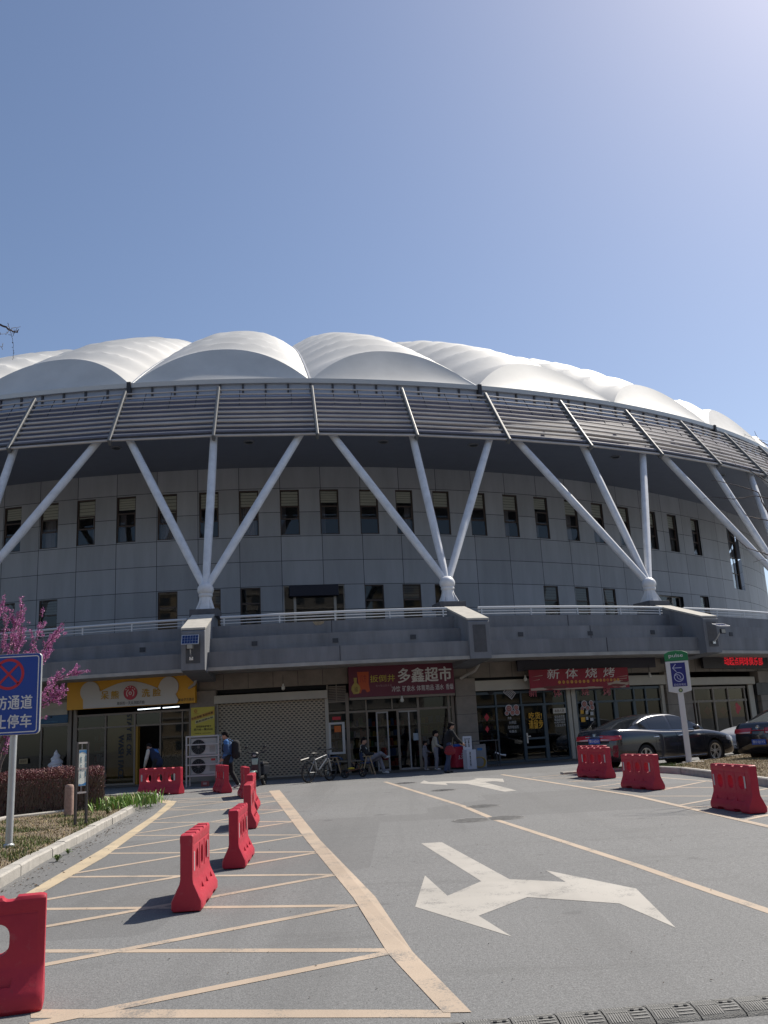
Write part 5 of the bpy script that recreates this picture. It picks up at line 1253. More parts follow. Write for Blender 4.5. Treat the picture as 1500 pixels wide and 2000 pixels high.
a, c = G(148, 1614, 0.1), G(171.5, 1608, 0.1); r = thing('notice_stand', 'slim black-framed notice stand with a blue and cream board in the grass bed', 'notice stand', tuple((a + c) / 2))
c = a + (c - a).normalized() * 0.30; u = Vector((0.55, 0.835, 0)).normalized(); F = Frame(a, u, Vector((u.y, -u.x, 0))); Lw = F.px(170.5, 1560)[0]; M_FR = mat('stand_metal', (0.055, 0.045, 0.045), 0.45, metal=0.3)
h = F.px(157, 1450)[1]; vv = lambda y: F.px(160, y)[1]
mb = MB()
for x in (0, Lw): F.box(mb, x - 0.016, x + 0.016, -0.1, h, -0.05, 0.0)
mb.build('upright', M_FR, r, world=True); mb = MB()
for y in (vv(1451), vv(1501), vv(1548)): F.box(mb, 0.016, Lw - 0.016, y - 0.016, y + 0.016, -0.045, -0.004)
F.box(mb, Lw / 2 - 0.006, Lw / 2 + 0.006, vv(1548), vv(1451), -0.04, -0.03); mb.build('crossbar', mat('bar_light', (0.35, 0.31, 0.30), 0.45), r, world=True)
mb = MB(); F.box(mb, 0.045, Lw - 0.03, vv(1535), vv(1464.5), -0.028, -0.012); po = mb.build('board', mat('board_cream', (0.62, 0.64, 0.58), 0.6), r, world=True)
mb = MB(); F.poly(mb, [(0.046, vv(1465)), (0.046, vv(1471)), (0.12, vv(1468.5)), (Lw - 0.06, vv(1471)), (Lw - 0.031, vv(1474)), (Lw - 0.031, vv(1465))], -0.008); F.poly(mb, [(0.046, vv(1534.5)), (0.046, vv(1531)), (0.12, vv(1532)), (Lw - 0.08, vv(1530)), (Lw - 0.031, vv(1528)), (Lw - 0.031, vv(1534.5))], -0.008)
mb.k = 1
for s_, x0, x1, y0, y1 in (('绿地养护', 0.075, 0.105, 1478, 1490), ('请勿踩踏', 0.19, 0.215, 1476, 1488), ('足下留情', 0.075, 0.105, 1494, 1505), ('爱护花草', 0.19, 0.215, 1491, 1503), ('人人有责', 0.075, 0.10, 1508, 1519), ('共建家园', 0.19, 0.21, 1507, 1517)): text(mb, s_, F, x0, x1, vv(y1), vv(y0), -0.006, 0.015, rot=-90)
mb.build('blue_print', [mat('print_blue', (0.03, 0.16, 0.36), 0.6), mat('print_teal', (0.04, 0.2, 0.3), 0.6)], po, world=True, recalc=False)

b = G(134, 1594, 0.1); mb = MB(); mb.lathe([(0.098, -0.1), (0.10, 0.0), (0.098, 0.60), (0.092, 0.645), (0.07, 0.67), (0.02, 0.675)], 20)
o = mb.build('bollard', mat('pinkish_stone', (0.33, 0.22, 0.18), 0.85, var=0.25, vscale=14, bump=0.3, bscale=50), None, smooth=40); o.location = b; tag(o, 'short pinkish stone bollard standing before the purple hedge', 'bollard')

# ------------------------------------------------------------------ manholes and the speed hump
M_IRON = mat('cast_iron', (0.16, 0.158, 0.152), 0.8, metal=0.0, var=0.3, vscale=8, bump=0.08, bscale=60)
def manhole(px, py, label, rad=0.31):
    p = G(px, py); r = thing('manhole_cover', label, 'manhole', (p.x, p.y, gz(p.y)), 0, 'manhole covers along the lane line')
    mb = MB(); mb.lathe([(rad + 0.04, 0.002), (rad + 0.03, 0.007), (rad + 0.012, 0.007), (rad + 0.012, 0.001)], 36, cap=False); mb.build('rim', M_IRON, r, recalc=False)
    mb = MB(); mb.lathe([(0.001, 0.008), (rad, 0.008), (rad, 0.001)], 36, cap=False)
    for k in range(-4, 5):
        y = k * rad / 4.6; hw_ = math.sqrt(max(rad * rad * 0.85 - y * y, 0)); mb.box((0, y, 0.009), (hw_ * 2, 0.018, 0.003))
    mb.build('cover', M_IRON, r)
manhole(944, 1574.5, 'worn iron manhole cover where the peach lane line bends, upper of that group'); manhole(921, 1602, 'faint round manhole cover left of the peach lane line bend'); manhole(986, 1597.5, 'dark manhole cover right of the peach lane line bend')
manhole(866, 1543.5, 'small manhole cover beside the lane line, nearer the far white arrow'); manhole(793, 1529.5, 'farthest manhole cover, at the end of the lane line by the shops')
a, c = G(985, 1993), G(1500, 1947.5); d = (c - a).normalized(); n = Vector((d.y, -d.x, 0)); M_RUB = mat('black_rubber', (0.105, 0.105, 0.10), 0.7, var=0.35, vscale=9, bump=0.5, bscale=120)
r = thing('speed_hump', 'black rubber speed hump of ribbed segments across the bottom right of the road', 'speed hump', tuple(a)); yaw = math.atan2(d.y, d.x)
seg = 0.25
M_SCR = mat('scuffed_rubber', (0.24, 0.235, 0.22), 0.8, var=0.3, vscale=20)
for k in range(-2, 11):
    o0 = a + d * (k * seg); mb = MB(); PR = [(0, 0.0), (0.03, 0.016), (0.09, 0.036), (0.15, 0.045), (0.21, 0.036), (0.285, 0.014), (0.30, 0.0)]
    A = [o0 + d * 0.004 + n * x + Vector((0, 0, z + 0.001)) for x, z in PR]; B = [o0 + d * (seg - 0.004) + n * x + Vector((0, 0, z + 0.001)) for x, z in PR]; mb.frustum(A, B)
    zz = lambda x: next(PR[i][1] + (PR[i + 1][1] - PR[i][1]) * (x - PR[i][0]) / (PR[i + 1][0] - PR[i][0]) for i in range(len(PR) - 1) if PR[i][0] <= x <= PR[i + 1][0])
    so_ = mb.build('segment', M_RUB, r, world=True, smooth=50); mb = MB()
    for i in range(9):
        s0 = 0.02 + i * 0.0135
        for x0, x1 in ((0.03, 0.085), (0.10, 0.19), (0.20, 0.275)):
            q_ = []
            for s_, x in ((s0, x0), (s0 + 0.006, x0), (s0 + 0.006, x1), (s0, x1)): q_.append(o0 + d * s_ + n * x + Vector((0, 0, zz(x) + 0.0045)))
            mb.poly(q_)
    for i in range(9):
        s0 = 0.145
        x0 = 0.03 + i * 0.027
        q_ = [o0 + d * s_ + n * x + Vector((0, 0, zz(x) + 0.0045)) for s_, x in ((s0, x0), (s0 + 0.09, x0 + 0.0), (s0 + 0.09, x0 + 0.009), (s0, x0 + 0.009))]; mb.poly(q_)
    mb.build('tread', M_SCR, so_, world=True, recalc=False); 
    for s_ in (0.165, 0.215): mb = MB(); mb.lathe([(0.001, 0.003), (0.011, 0.003), (0.012, 0.0)], 12, Matrix.Translation(o0 + d * s_ + n * 0.17 + Vector((0, 0, zz(0.17) + 0.003))), cap=False); mb.build('bolt_hole', M_BLACK, so_, world=True, recalc=False)

# ------------------------------------------------------------------ things in front of the shops
def at(px, py, dz=0.0): return G(px, py, dz)
def facing(p): return math.atan2(p.x - CP.x, -(p.y - CP.y))          # turn a thing's front (-y) along the shop line
M_ACW = mat('unit_white', (0.42, 0.41, 0.39), 0.5, var=0.1, vscale=3); M_STEEL = mat('rack_steel', (0.42, 0.43, 0.44), 0.45, metal=0.4)
p = at(398, 1535); th = facing(p); r = thing('equipment_rack', 'pale steel rack holding two outdoor units under the yellow poster', 'rack', (p.x, p.y + 0.1, gz(p.y)), th)
mb = MB()
for x in (-0.57, 0.57):
    for y in (-0.25, 0.25): mb.box((x, y, 0.86), (0.05, 0.05, 1.72))
for z in (0.36, 1.02, 1.70):
    for y in (-0.25, 0.25): mb.box((0, y, z), (1.09, 0.045, 0.05))
    for x in (-0.57, 0.57): mb.box((x, 0, z), (0.045, 0.45, 0.05))
for z in (0.73, 1.42): mb.box((0, -0.30, z), (1.19, 0.02, 0.04))
mb.build('frame', M_STEEL, r)
def ac(z, label, tagm):
    r2 = thing('outdoor_unit', label, 'air conditioner', (p.x, p.y + 0.1, gz(p.y) + z), th, 'outdoor units on the rack')
    mb = MB(); mb.box((0.02, 0, 0.29), (0.90, 0.34, 0.58)); mb.build('casing', M_ACW, r2, bevel=0.02)
    Mx = Matrix.Translation((-0.16, -0.172, 0.29)) @ Matrix.Rotation(PI / 2, 4, 'X')
    mb = MB(); mb.lathe([(0.001, 0.002), (0.25, 0.002)], 28, Mx, cap=False); fo = mb.build('fan_opening', M_DARK, r2, recalc=False)
    mb = MB()
    for rad in (0.06, 0.11, 0.16, 0.21, 0.25): mb.tube([Mx @ Vector((rad * math.cos(2 * PI * i / 24), rad * math.sin(2 * PI * i / 24), 0.014)) for i in range(25)], 0.0045, 5)
    for i in range(12): a_ = 2 * PI * i / 12; mb.tube([Mx @ Vector((0.04 * math.cos(a_), 0.04 * math.sin(a_), 0.016)), Mx @ Vector((0.25 * math.cos(a_), 0.25 * math.sin(a_), 0.016))], 0.004, 5)
    mb.lathe([(0.001, 0.022), (0.045, 0.022), (0.05, 0.01)], 14, Mx, cap=False); mb.build('grille', mat('grille_grey', (0.12, 0.12, 0.12), 0.5), r2)
    mb = MB()
    for i in range(6): mb.k = 1; mb.box((0.33, -0.172, 0.12 + i * 0.035), (0.2, 0.006, 0.012)); mb.k = 0
    if tagm: mb.box((0.36, -0.173, 0.50), (0.15, 0.006, 0.07))
    mb.build('front_badge', [M_RED, mat('grille_grey', (0.12, 0.12, 0.12), 0.5)], r2)
ac(1.045, 'upper white outdoor air-conditioning unit on the rack, without badge', False); ac(0.385, 'lower white outdoor air-conditioning unit on the rack with a red badge', True)
q = at(401, 1536); mb = MB(); mb.box((0, 0, 0.09), (0.26, 0.2, 0.17)); mb.k = 1; mb.box((0, -0.102, 0.1), (0.12, 0.004, 0.07)); o = mb.build('small_box', [mat('faded_red_card', (0.25, 0.07, 0.06), 0.8), mat('card_pale', (0.4, 0.3, 0.28))], None, bevel=0.005); o.location = (q.x, q.y, gz(q.y)); o.rotation_euler = (0, 0, th + 0.1); tag(o, 'small faded red carton on the ground under the outdoor-unit rack', 'box')

p = at(903, 1502); th = facing(p); r = thing('chest_freezer', 'red ice-cream chest freezer with blue lid beside the supermarket door', 'freezer', (p.x, p.y + 0.28, gz(p.y)), th + 0.08)
mb = MB(); mb.box((0, 0, 0.44), (0.68, 0.62, 0.76)); mb.build('cabinet', mat('freezer_red', (0.36, 0.012, 0.035), 0.45), r, bevel=0.02)
mb = MB(); mb.box((0, 0, 0.865), (0.70, 0.64, 0.09)); mb.build('lid', mat('freezer_blue', (0.015, 0.07, 0.33), 0.4), r, bevel=0.015)
mb = MB(); mb.box((0, 0.02, 0.03), (0.62, 0.54, 0.06)); mb.build('plinth', M_BLACK, r)
Ff = Frame((0, -0.312, 0), (1, 0, 0), (0, -1, 0)); mb = MB(); text(mb, '冰爽可口', Ff, -0.10, 0.17, 0.53, 0.58, 0.003, 0.01); text(mb, '5.5QN', Ff, -0.22, 0.2, 0.34, 0.50, 0.004, 0.05, 0.25)
mb.build('lettering', mat('white_decal', (0.55, 0.52, 0.53), 0.5), r, recalc=False)
p = at(919, 1503); r = thing('menu_board', 'tall white standing menu board with dark columns of writing behind the red freezer', 'menu board', (p.x, p.y + 0.35, gz(p.y)), facing(p) + 0.25)
mb = MB(); mb.box((0.03, 0, 0.35), (0.40, 0.30, 0.70)); mb.box((0, 0.05, 0.94), (0.38, 0.04, 0.5)); mb.build('carton', mat('board_white', (0.50, 0.50, 0.54), 0.6), r, bevel=0.006)
Ff = Frame((0, -0.151, 0), (1, 0, 0), (0, -1, 0)); mb = MB(); text(mb, '新鲜到家', Ff, -0.06, 0.0, 0.1, 0.62, 0.003, 0.01, rot=-90); Fg = Frame((0, 0.029, 0), (1, 0, 0), (0, -1, 0))
for x in (-0.12, 0.02): text(mb, '白糖冰棍', Fg, x, x + 0.07, 0.80, 1.06, 0.003, 0.01, rot=-90)
text(mb, '▲▲▲', Fg, -0.14, 0.12, 1.08, 1.12, 0.003); mb.build('print', M_BLACK, r, recalc=False)
p = at(946, 1500); r = thing('metal_table', 'grey metal side table with a pale cabinet under it at the restaurant glass', 'table', (p.x, p.y + 0.5, gz(p.y)), facing(p))
mb = MB(); mb.box((0.1, 0, 0.98), (1.15, 0.4, 0.04)); mb.build('tabletop', mat('table_dark', (0.05, 0.05, 0.055), 0.5), r, bevel=0.006)
for x in (-0.42, 0.64):
    for y in (-0.17, 0.17): mb = MB(); mb.box((x, y, 0.48), (0.035, 0.035, 0.96)); mb.build('leg', mat('table_dark', (0.05, 0.05, 0.055), 0.5), r)
p2 = at(939, 1500); r = thing('pale_cabinet', 'pale grey cabinet with a small blue label behind the menu board', 'cabinet', (p2.x + 0.0, p2.y + 0.42, gz(p2.y)), facing(p2)); mb = MB(); mb.box((0, 0, 0.43), (0.5, 0.3, 0.86)); mb.build('casing', mat('cab_grey', (0.22, 0.22, 0.23), 0.5), r, bevel=0.01)
mb = MB(); mb.box((0.0, -0.153, 0.68), (0.2, 0.006, 0.09)); mb.build('label_plate', mat('label_blue', (0.02, 0.15, 0.4), 0.5), r)
p = at(938, 1501); mb = MB(); rr = random.Random(4)
pts = [Vector(((0.2 + 0.03 * math.sin(i * 0.7)) * math.cos(i * 0.5), 0.04 * math.sin(i * 1.1), 0.22 + (0.2 + 0.02 * math.cos(i)) * math.sin(i * 0.5))) for i in range(60)]
mb.tube(pts, 0.018, 6); o = mb.build('garden_hose', mat('hose_yellow', (0.30, 0.20, 0.03), 0.5), None, smooth=60); o.location = (p.x, p.y, gz(p.y) + 0.01); tag(o, 'coiled yellow hose lying by the pale cabinet at the restaurant', 'hose')
p = at(971, 1476); mb = MB(); mb.tube([Vector((-0.22, 0, 0.1)), Vector((0.02, 0, 0.0)), Vector((0.2, 0, -0.03))], [0.05, 0.035, 0.05], 8); o = mb.build('dustpan', mat('shiny_tin', (0.7, 0.7, 0.7), 0.25, metal=0.6), None, smooth=60); p = pt(CP, RS + 0.55, T(968, 1473), Z(968, 1474)); o.location = p; tag(o, 'bright tin ladle lying on the metal table edge at the restaurant', 'ladle')

# chairs with slanted wooden legs
def chair(px, py, label, yaw, cloth=None):
    p = at(px, py); r = thing('folding_chair', label, 'chair', (p.x, p.y, gz(p.y)), yaw, 'wooden-legged chairs before the supermarket')
    M_W = mat('light_wood', (0.34, 0.25, 0.15), 0.6, var=0.2, vscale=8, stretch=(1, 1, 0.2)); M_F = mat('navy_canvas', (0.03, 0.05, 0.12), 0.8)
    for s_ in (-1, 1):
        for e in (-1, 1): mb = MB(); mb.beam((s_ * 0.24, e * 0.24, 0), (s_ * 0.22, e * 0.06, 0.66), 0.035, 0.045, Vector((0, 1, 0))); mb.build('leg', M_W, r)
        mb = MB(); mb.box((s_ * 0.24, 0, 0.665), (0.05, 0.42, 0.03)); mb.build('armrest', M_W, r, bevel=0.006)
    mb = MB(); mb.box((0, 0.0, 0.43), (0.46, 0.42, 0.045)); mb.build('seat', M_F, r, bevel=0.012)
    mb = MB(); mb.box((0, 0.21, 0.66), (0.46, 0.03, 0.30), Matrix.Rotation(R(-10), 3, 'X')); mb.build('backrest', M_F, r, bevel=0.01)
    return p
chair(718, 1513, 'wooden-legged chair the seated person in the patterned jacket sits on', PI / 2 + 0.25)
pc = chair(655, 1515, 'empty wooden-legged chair with a blue cloth on it, left of the sitting person', PI / 2 + 0.1)
mb = MB(); rr = random.Random(8)
for i in range(10):
    for j in range(8):
        f = lambda a, b_: Vector((pc.x - 0.3 + a * 0.06, pc.y - 0.26 + b_ * 0.065, gz(pc.y) + 0.70 + 0.035 * math.sin(a * 1.1 + b_) - 0.012 * (a - 5) ** 2 * 0.35))
        mb.quad(f(i, j), f(i + 1, j), f(i + 1, j + 1), f(i, j + 1))
o = mb.build('blue_cloth', mat('cloth_blue', (0.03, 0.07, 0.16), 0.9), None, smooth=80, recalc=False); md = o.modifiers.new('s', 'SOLIDIFY'); md.thickness = 0.02; tag(o, 'crumpled dark blue cloth draped over the empty wooden-legged chair', 'cloth')

# bicycle, scooter and a child's balance bike
def wheel(r, name, x, z, rad, tube_r, m_t, m_r, spokes, wd=0.02, y=0.0):
    mb = MB(); mb.tube([Vector((x + rad * math.cos(2 * PI * i / 32), y, z + rad * math.sin(2 * PI * i / 32))) for i in range(33)], tube_r, 8, cap=False); wo = mb.build(name, m_t, r, smooth=60)
    mb = MB(); mb.tube([Vector((x + (rad - tube_r) * math.cos(2 * PI * i / 32), y, z + (rad - tube_r) * math.sin(2 * PI * i / 32))) for i in range(33)], tube_r * 0.5, 6, cap=False)
    for i in range(spokes): a_ = 2 * PI * i / spokes; mb.tube([Vector((x, y, z)), Vector((x + rad * 0.95 * math.cos(a_), y, z + rad * 0.95 * math.sin(a_)))], wd, 5)
    mb.tube([Vector((x, y - 0.05, z)), Vector((x, y + 0.05, z))], 0.03, 8); mb.build('rim', m_r, wo, smooth=60); return wo
M_TYRE = mat('tyre', (0.016, 0.016, 0.017), 0.85); M_BLK = mat('black_plastic', (0.018, 0.018, 0.02), 0.5); M_SILV = mat('silver_frame', (0.24, 0.245, 0.25), 0.4, metal=0.2)
a, c = at(602, 1530), at(646, 1524); d = (c - a).normalized(); r = thing('bicycle', 'silver mountain bicycle with black wheels leaning before the perforated shutter', 'bicycle', ((a.x + c.x) / 2, (a.y + c.y) / 2, gz(a.y)), math.atan2(d.y, d.x) - 0.15)
r.rotation_euler.x = 0.05
wheel(r, 'wheel', -0.55, 0.335, 0.31, 0.028, M_TYRE, M_BLK, 6); wheel(r, 'wheel', 0.53, 0.335, 0.31, 0.028, M_TYRE, M_BLK, 6)
mb = MB(); bb, st_, hd, rx = Vector((-0.12, 0, 0.32)), Vector((-0.28, 0, 0.80)), Vector((0.33, 0, 0.86)), Vector((-0.55, 0, 0.335))
for p_, q_ in ((bb, st_), (bb, hd + Vector((0.02, 0, -0.12))), (st_ + Vector((0.02, 0, -0.08)), hd)): mb.tube([p_, q_], 0.026, 8)
for s_ in (-1, 1): mb.tube([bb, rx + Vector((0, s_ * 0.05, 0))], 0.014, 6); mb.tube([st_ + Vector((0, 0, -0.1)), rx + Vector((0, s_ * 0.05, 0))], 0.013, 6)
mb.build('frame', M_SILV, r, smooth=50)
mb = MB()
for s_ in (-1, 1): mb.tube([hd + Vector((0.05, s_ * 0.055, -0.12)), Vector((0.53, s_ * 0.055, 0.335))], 0.024, 8)
mb.build('fork', M_SILV, r, smooth=50)
mb = MB(); mb.tube([hd, hd + Vector((-0.03, 0, 0.16))], 0.018, 6); mb.tube([hd + Vector((-0.05, -0.33, 0.21)), hd + Vector((-0.02, -0.1, 0.17)), hd + Vector((-0.02, 0.1, 0.17)), hd + Vector((-0.05, 0.33, 0.21))], 0.014, 6)
for s_ in (-1, 1): mb.tube([hd + Vector((-0.05, s_ * 0.34, 0.21)), hd + Vector((-0.06, s_ * 0.22, 0.205))], 0.022, 6)
mb.build('handlebar', M_BLK, r, smooth=50)
mb = MB(); mb.tube([st_, st_ + Vector((-0.03, 0, 0.12))], 0.014, 6); mb.ball((-0.33, 0, 0.94), (0.15, 0.065, 0.03), 12); mb.ball((-0.22, 0, 0.935), (0.12, 0.03, 0.025), 10); mb.build('saddle', M_BLK, r, smooth=60)
mb = MB(); mb.tube([Vector((-0.30, 0, 0.86)), Vector((-0.6, 0, 0.79)), Vector((-0.95, 0, 0.74))], [0.012, 0.035, 0.03], 6); mb.build('mudguard', M_BLK, r, smooth=50)
mb = MB(); mb.lathe([(0.09, -0.01), (0.09, 0.01)], 16, Matrix.Translation((-0.12, -0.07, 0.32)) @ Matrix.Rotation(PI / 2, 4, 'X')); mb.tube([Vector((-0.12, -0.09, 0.32)), Vector((0.0, -0.1, 0.2))], 0.012, 6); mb.box((0.02, -0.13, 0.19), (0.1, 0.08, 0.02)); mb.tube([Vector((-0.12, 0.09, 0.32)), Vector((-0.24, 0.1, 0.44))], 0.012, 6); mb.box((-0.25, 0.13, 0.45), (0.1, 0.08, 0.02)); mb.build('crank', M_BLK, r, smooth=40)

p = at(507, 1537); r = thing('motor_scooter', 'dark electric scooter with mint front panel and mudguard at the shutter', 'scooter', (p.x, p.y + 1.0, gz(p.y)), 1.42 + PI)
M_MINT = mat('mint_plastic', (0.28, 0.40, 0.36), 0.4)
wheel(r, 'wheel', 0.0, 0.23, 0.19, 0.055, M_TYRE, M_BLK, 5); wheel(r, 'wheel', 1.15, 0.23, 0.19, 0.055, M_TYRE, M_BLK, 5)
mb = MB(); mb.frustum([(-0.28, -0.14, 0.38), (0.45, -0.17, 0.34), (0.45, 0.17, 0.34), (-0.28, 0.14, 0.38)], [(-0.34, -0.12, 0.64), (0.42, -0.16, 0.68), (0.42, 0.16, 0.68), (-0.34, 0.12, 0.64)]); mb.build('rear_body', mat('scooter_dark', (0.02, 0.022, 0.028), 0.35), r, bevel=0.05)
mb = MB(); mb.frustum([(-0.3, -0.13, 0.66), (0.48, -0.15, 0.68), (0.48, 0.15, 0.68), (-0.3, 0.13, 0.66)], [(-0.24, -0.11, 0.74), (0.42, -0.13, 0.78), (0.42, 0.13, 0.78), (-0.24, 0.11, 0.74)]); mb.build('seat', M_BLK, r, bevel=0.03)
mb = MB(); mb.box((0.68, 0, 0.29), (0.55, 0.3, 0.08)); mb.build('footboard', M_BLK, r, bevel=0.02)
mb = MB(); mb.frustum([(0.88, -0.19, 0.3), (1.0, -0.15, 0.3), (1.0, 0.15, 0.3), (0.88, 0.19, 0.3)], [(0.86, -0.15, 0.92), (0.98, -0.12, 0.94), (0.98, 0.12, 0.94), (0.86, 0.15, 0.92)]); mb.build('leg_shield', mat('scooter_dark', (0.02, 0.022, 0.028), 0.35), r, bevel=0.03)
mb = MB(); mb.ball((0.92, 0, 1.02), (0.11, 0.13, 0.09), 12); mb.tube([(0.82, -0.36, 1.13), (0.9, -0.15, 1.06), (0.9, 0.15, 1.06), (0.82, 0.36, 1.13)], 0.018, 6)
for s_ in (-1, 1): mb.tube([(0.9, s_ * 0.2, 1.07), (0.88, s_ * 0.3, 1.24)], 0.008, 5); mb.ball((0.87, s_ * 0.31, 1.26), (0.02, 0.06, 0.04), 8)
mb.build('handlebar', M_BLK, r, smooth=50)
mb = MB(); mb.frustum([(0.985, -0.10, 0.70), (0.985, 0.10, 0.70), (1.02, 0.08, 0.70), (1.02, -0.08, 0.70)], [(0.97, -0.12, 0.90), (0.97, 0.12, 0.90), (1.01, 0.10, 0.90), (1.01, -0.10, 0.90)]); mb.build('front_panel', M_MINT, r, bevel=0.02)
mb = MB()
for i in range(14):
    a, b = R(20 + 140 * i / 14), R(20 + 140 * (i + 1) / 14); f = lambda t, y: Vector((1.15 + 0.27 * math.cos(t), y, 0.23 + 0.27 * math.sin(t)))
    mb.quad(f(a, -0.09), f(b, -0.09), f(b, 0.09), f(a, 0.09))
o = mb.build('fender', M_MINT, r, smooth=60, recalc=False); md = o.modifiers.new('s', 'SOLIDIFY'); md.thickness = 0.02
mb = MB(); mb.box((1.44, 0, 0.36), (0.015, 0.19, 0.16), Matrix.Rotation(R(-8), 3, 'Y')); po = mb.build('number_plate', mat('plate_pale', (0.40, 0.43, 0.42), 0.5), r)
Fp = Frame((1.452, 0, 0.36), (0, 1, 0), (1, 0, 0)); mb = MB(); text(mb, '东营', Fp, -0.05, 0.05, 0.02, 0.06, 0.002); text(mb, '068215', Fp, -0.08, 0.08, -0.06, 0.0, 0.002); mb.build('lettering', M_BLACK, po, recalc=False)
mb = MB(); mb.ball((1.0, 0, 1.0), (0.03, 0.07, 0.05), 10); mb.build('headlight', mat('scooter_lens', (0.3, 0.31, 0.32), 0.2), r, smooth=60)
p = at(690, 1519); r = thing('balance_bike', 'small dark child bike with yellow saddle on the ground by the sitting person', 'child bike', (p.x, p.y, gz(p.y)), 0.35)
wheel(r, 'wheel', -0.30, 0.15, 0.13, 0.022, M_TYRE, M_BLK, 5); wheel(r, 'wheel', 0.36, 0.15, 0.13, 0.022, M_TYRE, M_BLK, 5)
mb = MB(); mb.tube([(-0.30, 0, 0.15), (-0.1, 0, 0.24), (0.24, 0, 0.3), (0.36, 0, 0.15)], 0.022, 7); mb.tube([(0.24, 0, 0.3), (0.2, 0, 0.46)], 0.018, 6); mb.build('frame', mat('dull_orange', (0.12, 0.045, 0.02), 0.5), r, smooth=50)
mb = MB(); mb.ball((-0.06, 0, 0.32), (0.13, 0.07, 0.04), 10); mb.build('saddle', mat('saddle_yellow', (0.5, 0.36, 0.02), 0.5), r, smooth=60)
mb = MB(); mb.tube([(0.19, -0.2, 0.47), (0.2, 0, 0.45), (0.19, 0.2, 0.47)], 0.014, 6); mb.build('handlebar', M_BLK, r, smooth=50)

# window display of the left shop, plants and bins inside the glass
th, z0, p = cyl(109, 1503, RS + 0.45, CP); r = thing('ice_cream_figure', 'giant white soft-serve ice cream display figure at the dark left shop window', 'display figure', (p.x, p.y, ZG), th)
mb = MB(); n = 28; rows = []; zt_ = Z(108, 1465, 0.45); zb = z0
for j in range(40):
    f = j / 39; z = zb + (zt_ - zb) * f; rad = 0.33 * (1 - f) ** 0.85 + 0.012
    rows.append([Vector((rad * (1 + 0.16 * math.sin(2 * PI * (f * 3.2) - a_)) * math.cos(a_), rad * (1 + 0.16 * math.sin(2 * PI * (f * 3.2) - a_)) * math.sin(a_), z - ZG)) for a_ in [2 * PI * i / n for i in range(n)]])
mb.v = [v_ for r_ in rows for v_ in r_]
for j in range(39):
    for i in range(n): mb.f.append([j * n + i, j * n + (i + 1) % n, (j + 1) * n + (i + 1) % n, (j + 1) * n + i]); mb.m.append(0)
mb.build('cream_swirl', mat('cream_white', (0.72, 0.72, 0.76), 0.5), r, smooth=70, recalc=False)
mb = MB(); mb.lathe([(0.13, 0.0), (0.28, zb - ZG - 0.04), (0.32, zb - ZG)], 20); mb.build('cone', mat('wafer', (0.20, 0.08, 0.03), 0.8), r, smooth=40)
th, z0, p = cyl(226, 1537, RS - 0.3, CP); r = thing('waste_bin', 'pale green square bin inside the face-wash shop window', 'bin', (p.x, p.y, ZG + 0.02), th); mb = MB(); mb.frustum([(-0.15, -0.14, 0), (0.15, -0.14, 0), (0.15, 0.14, 0), (-0.15, 0.14, 0)], [(-0.19, -0.17, 0.42), (0.19, -0.17, 0.42), (0.19, 0.17, 0.42), (-0.19, 0.17, 0.42)]); mb.build('bin_body', mat('bin_green', (0.30, 0.38, 0.24), 0.6), r); mb = MB(); mb.ball((-0.06, 0, 0.46), 0.1, 10); mb.build('bin_bag', mat('bag_yellow', (0.35, 0.35, 0.1), 0.7), r, smooth=60)
th, z0, p = cyl(336, 1500, RS - 0.4, CP); r = thing('potted_plant', 'dark potted plant with long leaves inside the face-wash shop glass', 'potted plant', (p.x, p.y, ZG + 0.02), th); mb = MB(); mb.lathe([(0.11, 0), (0.16, 0.3), (0.17, 0.32)], 16); mb.build('pot', mat('pot_white', (0.4, 0.4, 0.38), 0.5), r, smooth=40)
mb = MB(); rr = random.Random(21)
for i in range(46):
    a_ = rr.uniform(0, 2 * PI); h = rr.uniform(0.8, 1.5); l = rr.uniform(0.2, 0.5); d_ = Vector((math.cos(a_), math.sin(a_), 0)); s_ = Vector((-d_.y, d_.x, 0)) * 0.03; b_ = Vector((0, 0, h)); m_ = b_ + d_ * l * 0.6 + Vector((0, 0, 0.1)); e = b_ + d_ * l + Vector((0, 0, -0.06)); mb.add([b_, m_ - s_, e, m_ + s_], [(0, 1, 2, 3)])
mb.tube([(0, 0, 0.3), (0.02, 0, 0.9), (-0.02, 0, 1.45)], 0.018, 6); mb.build('foliage', mat('dark_leaf', (0.03, 0.055, 0.02), 0.5), r, recalc=False)
# ------------------------------------------------------------------ people
def remesh(mb, voxel, smooth=4):
    me = mb.mesh('t', MATS_SKIN, recalc=True); o = bpy.data.objects.new('t', me); COL.objects.link(o)
    m1 = o.modifiers.new('r', 'REMESH'); m1.mode = 'VOXEL'; m1.voxel_size = voxel
    m2 = o.modifiers.new('s', 'SMOOTH'); m2.factor = 0.5; m2.iterations = smooth
    dg = bpy.context.evaluated_depsgraph_get(); r_ = bpy.data.meshes.new_from_object(o.evaluated_get(dg))
    bpy.data.objects.remove(o); bpy.data.meshes.remove(me); return r_
M_SKIN = mat('skin', (0.40, 0.23, 0.16), 0.55); MATS_SKIN = [M_SKIN]
def put_mesh(me, name, mats, parent, colf=None):
    me.materials.clear()
    for x in mats: me.materials.append(x)
    if colf:
        for p in me.polygons: p.material_index = colf(p.center)
    else:
        me.polygons.foreach_set('material_index', [0] * len(me.polygons))
    me.polygons.foreach_set('use_smooth', [True] * len(me.polygons)); me.update()
    o = bpy.data.objects.new(name, me); COL.objects.link(o); o.parent = parent; return o
V = Vector
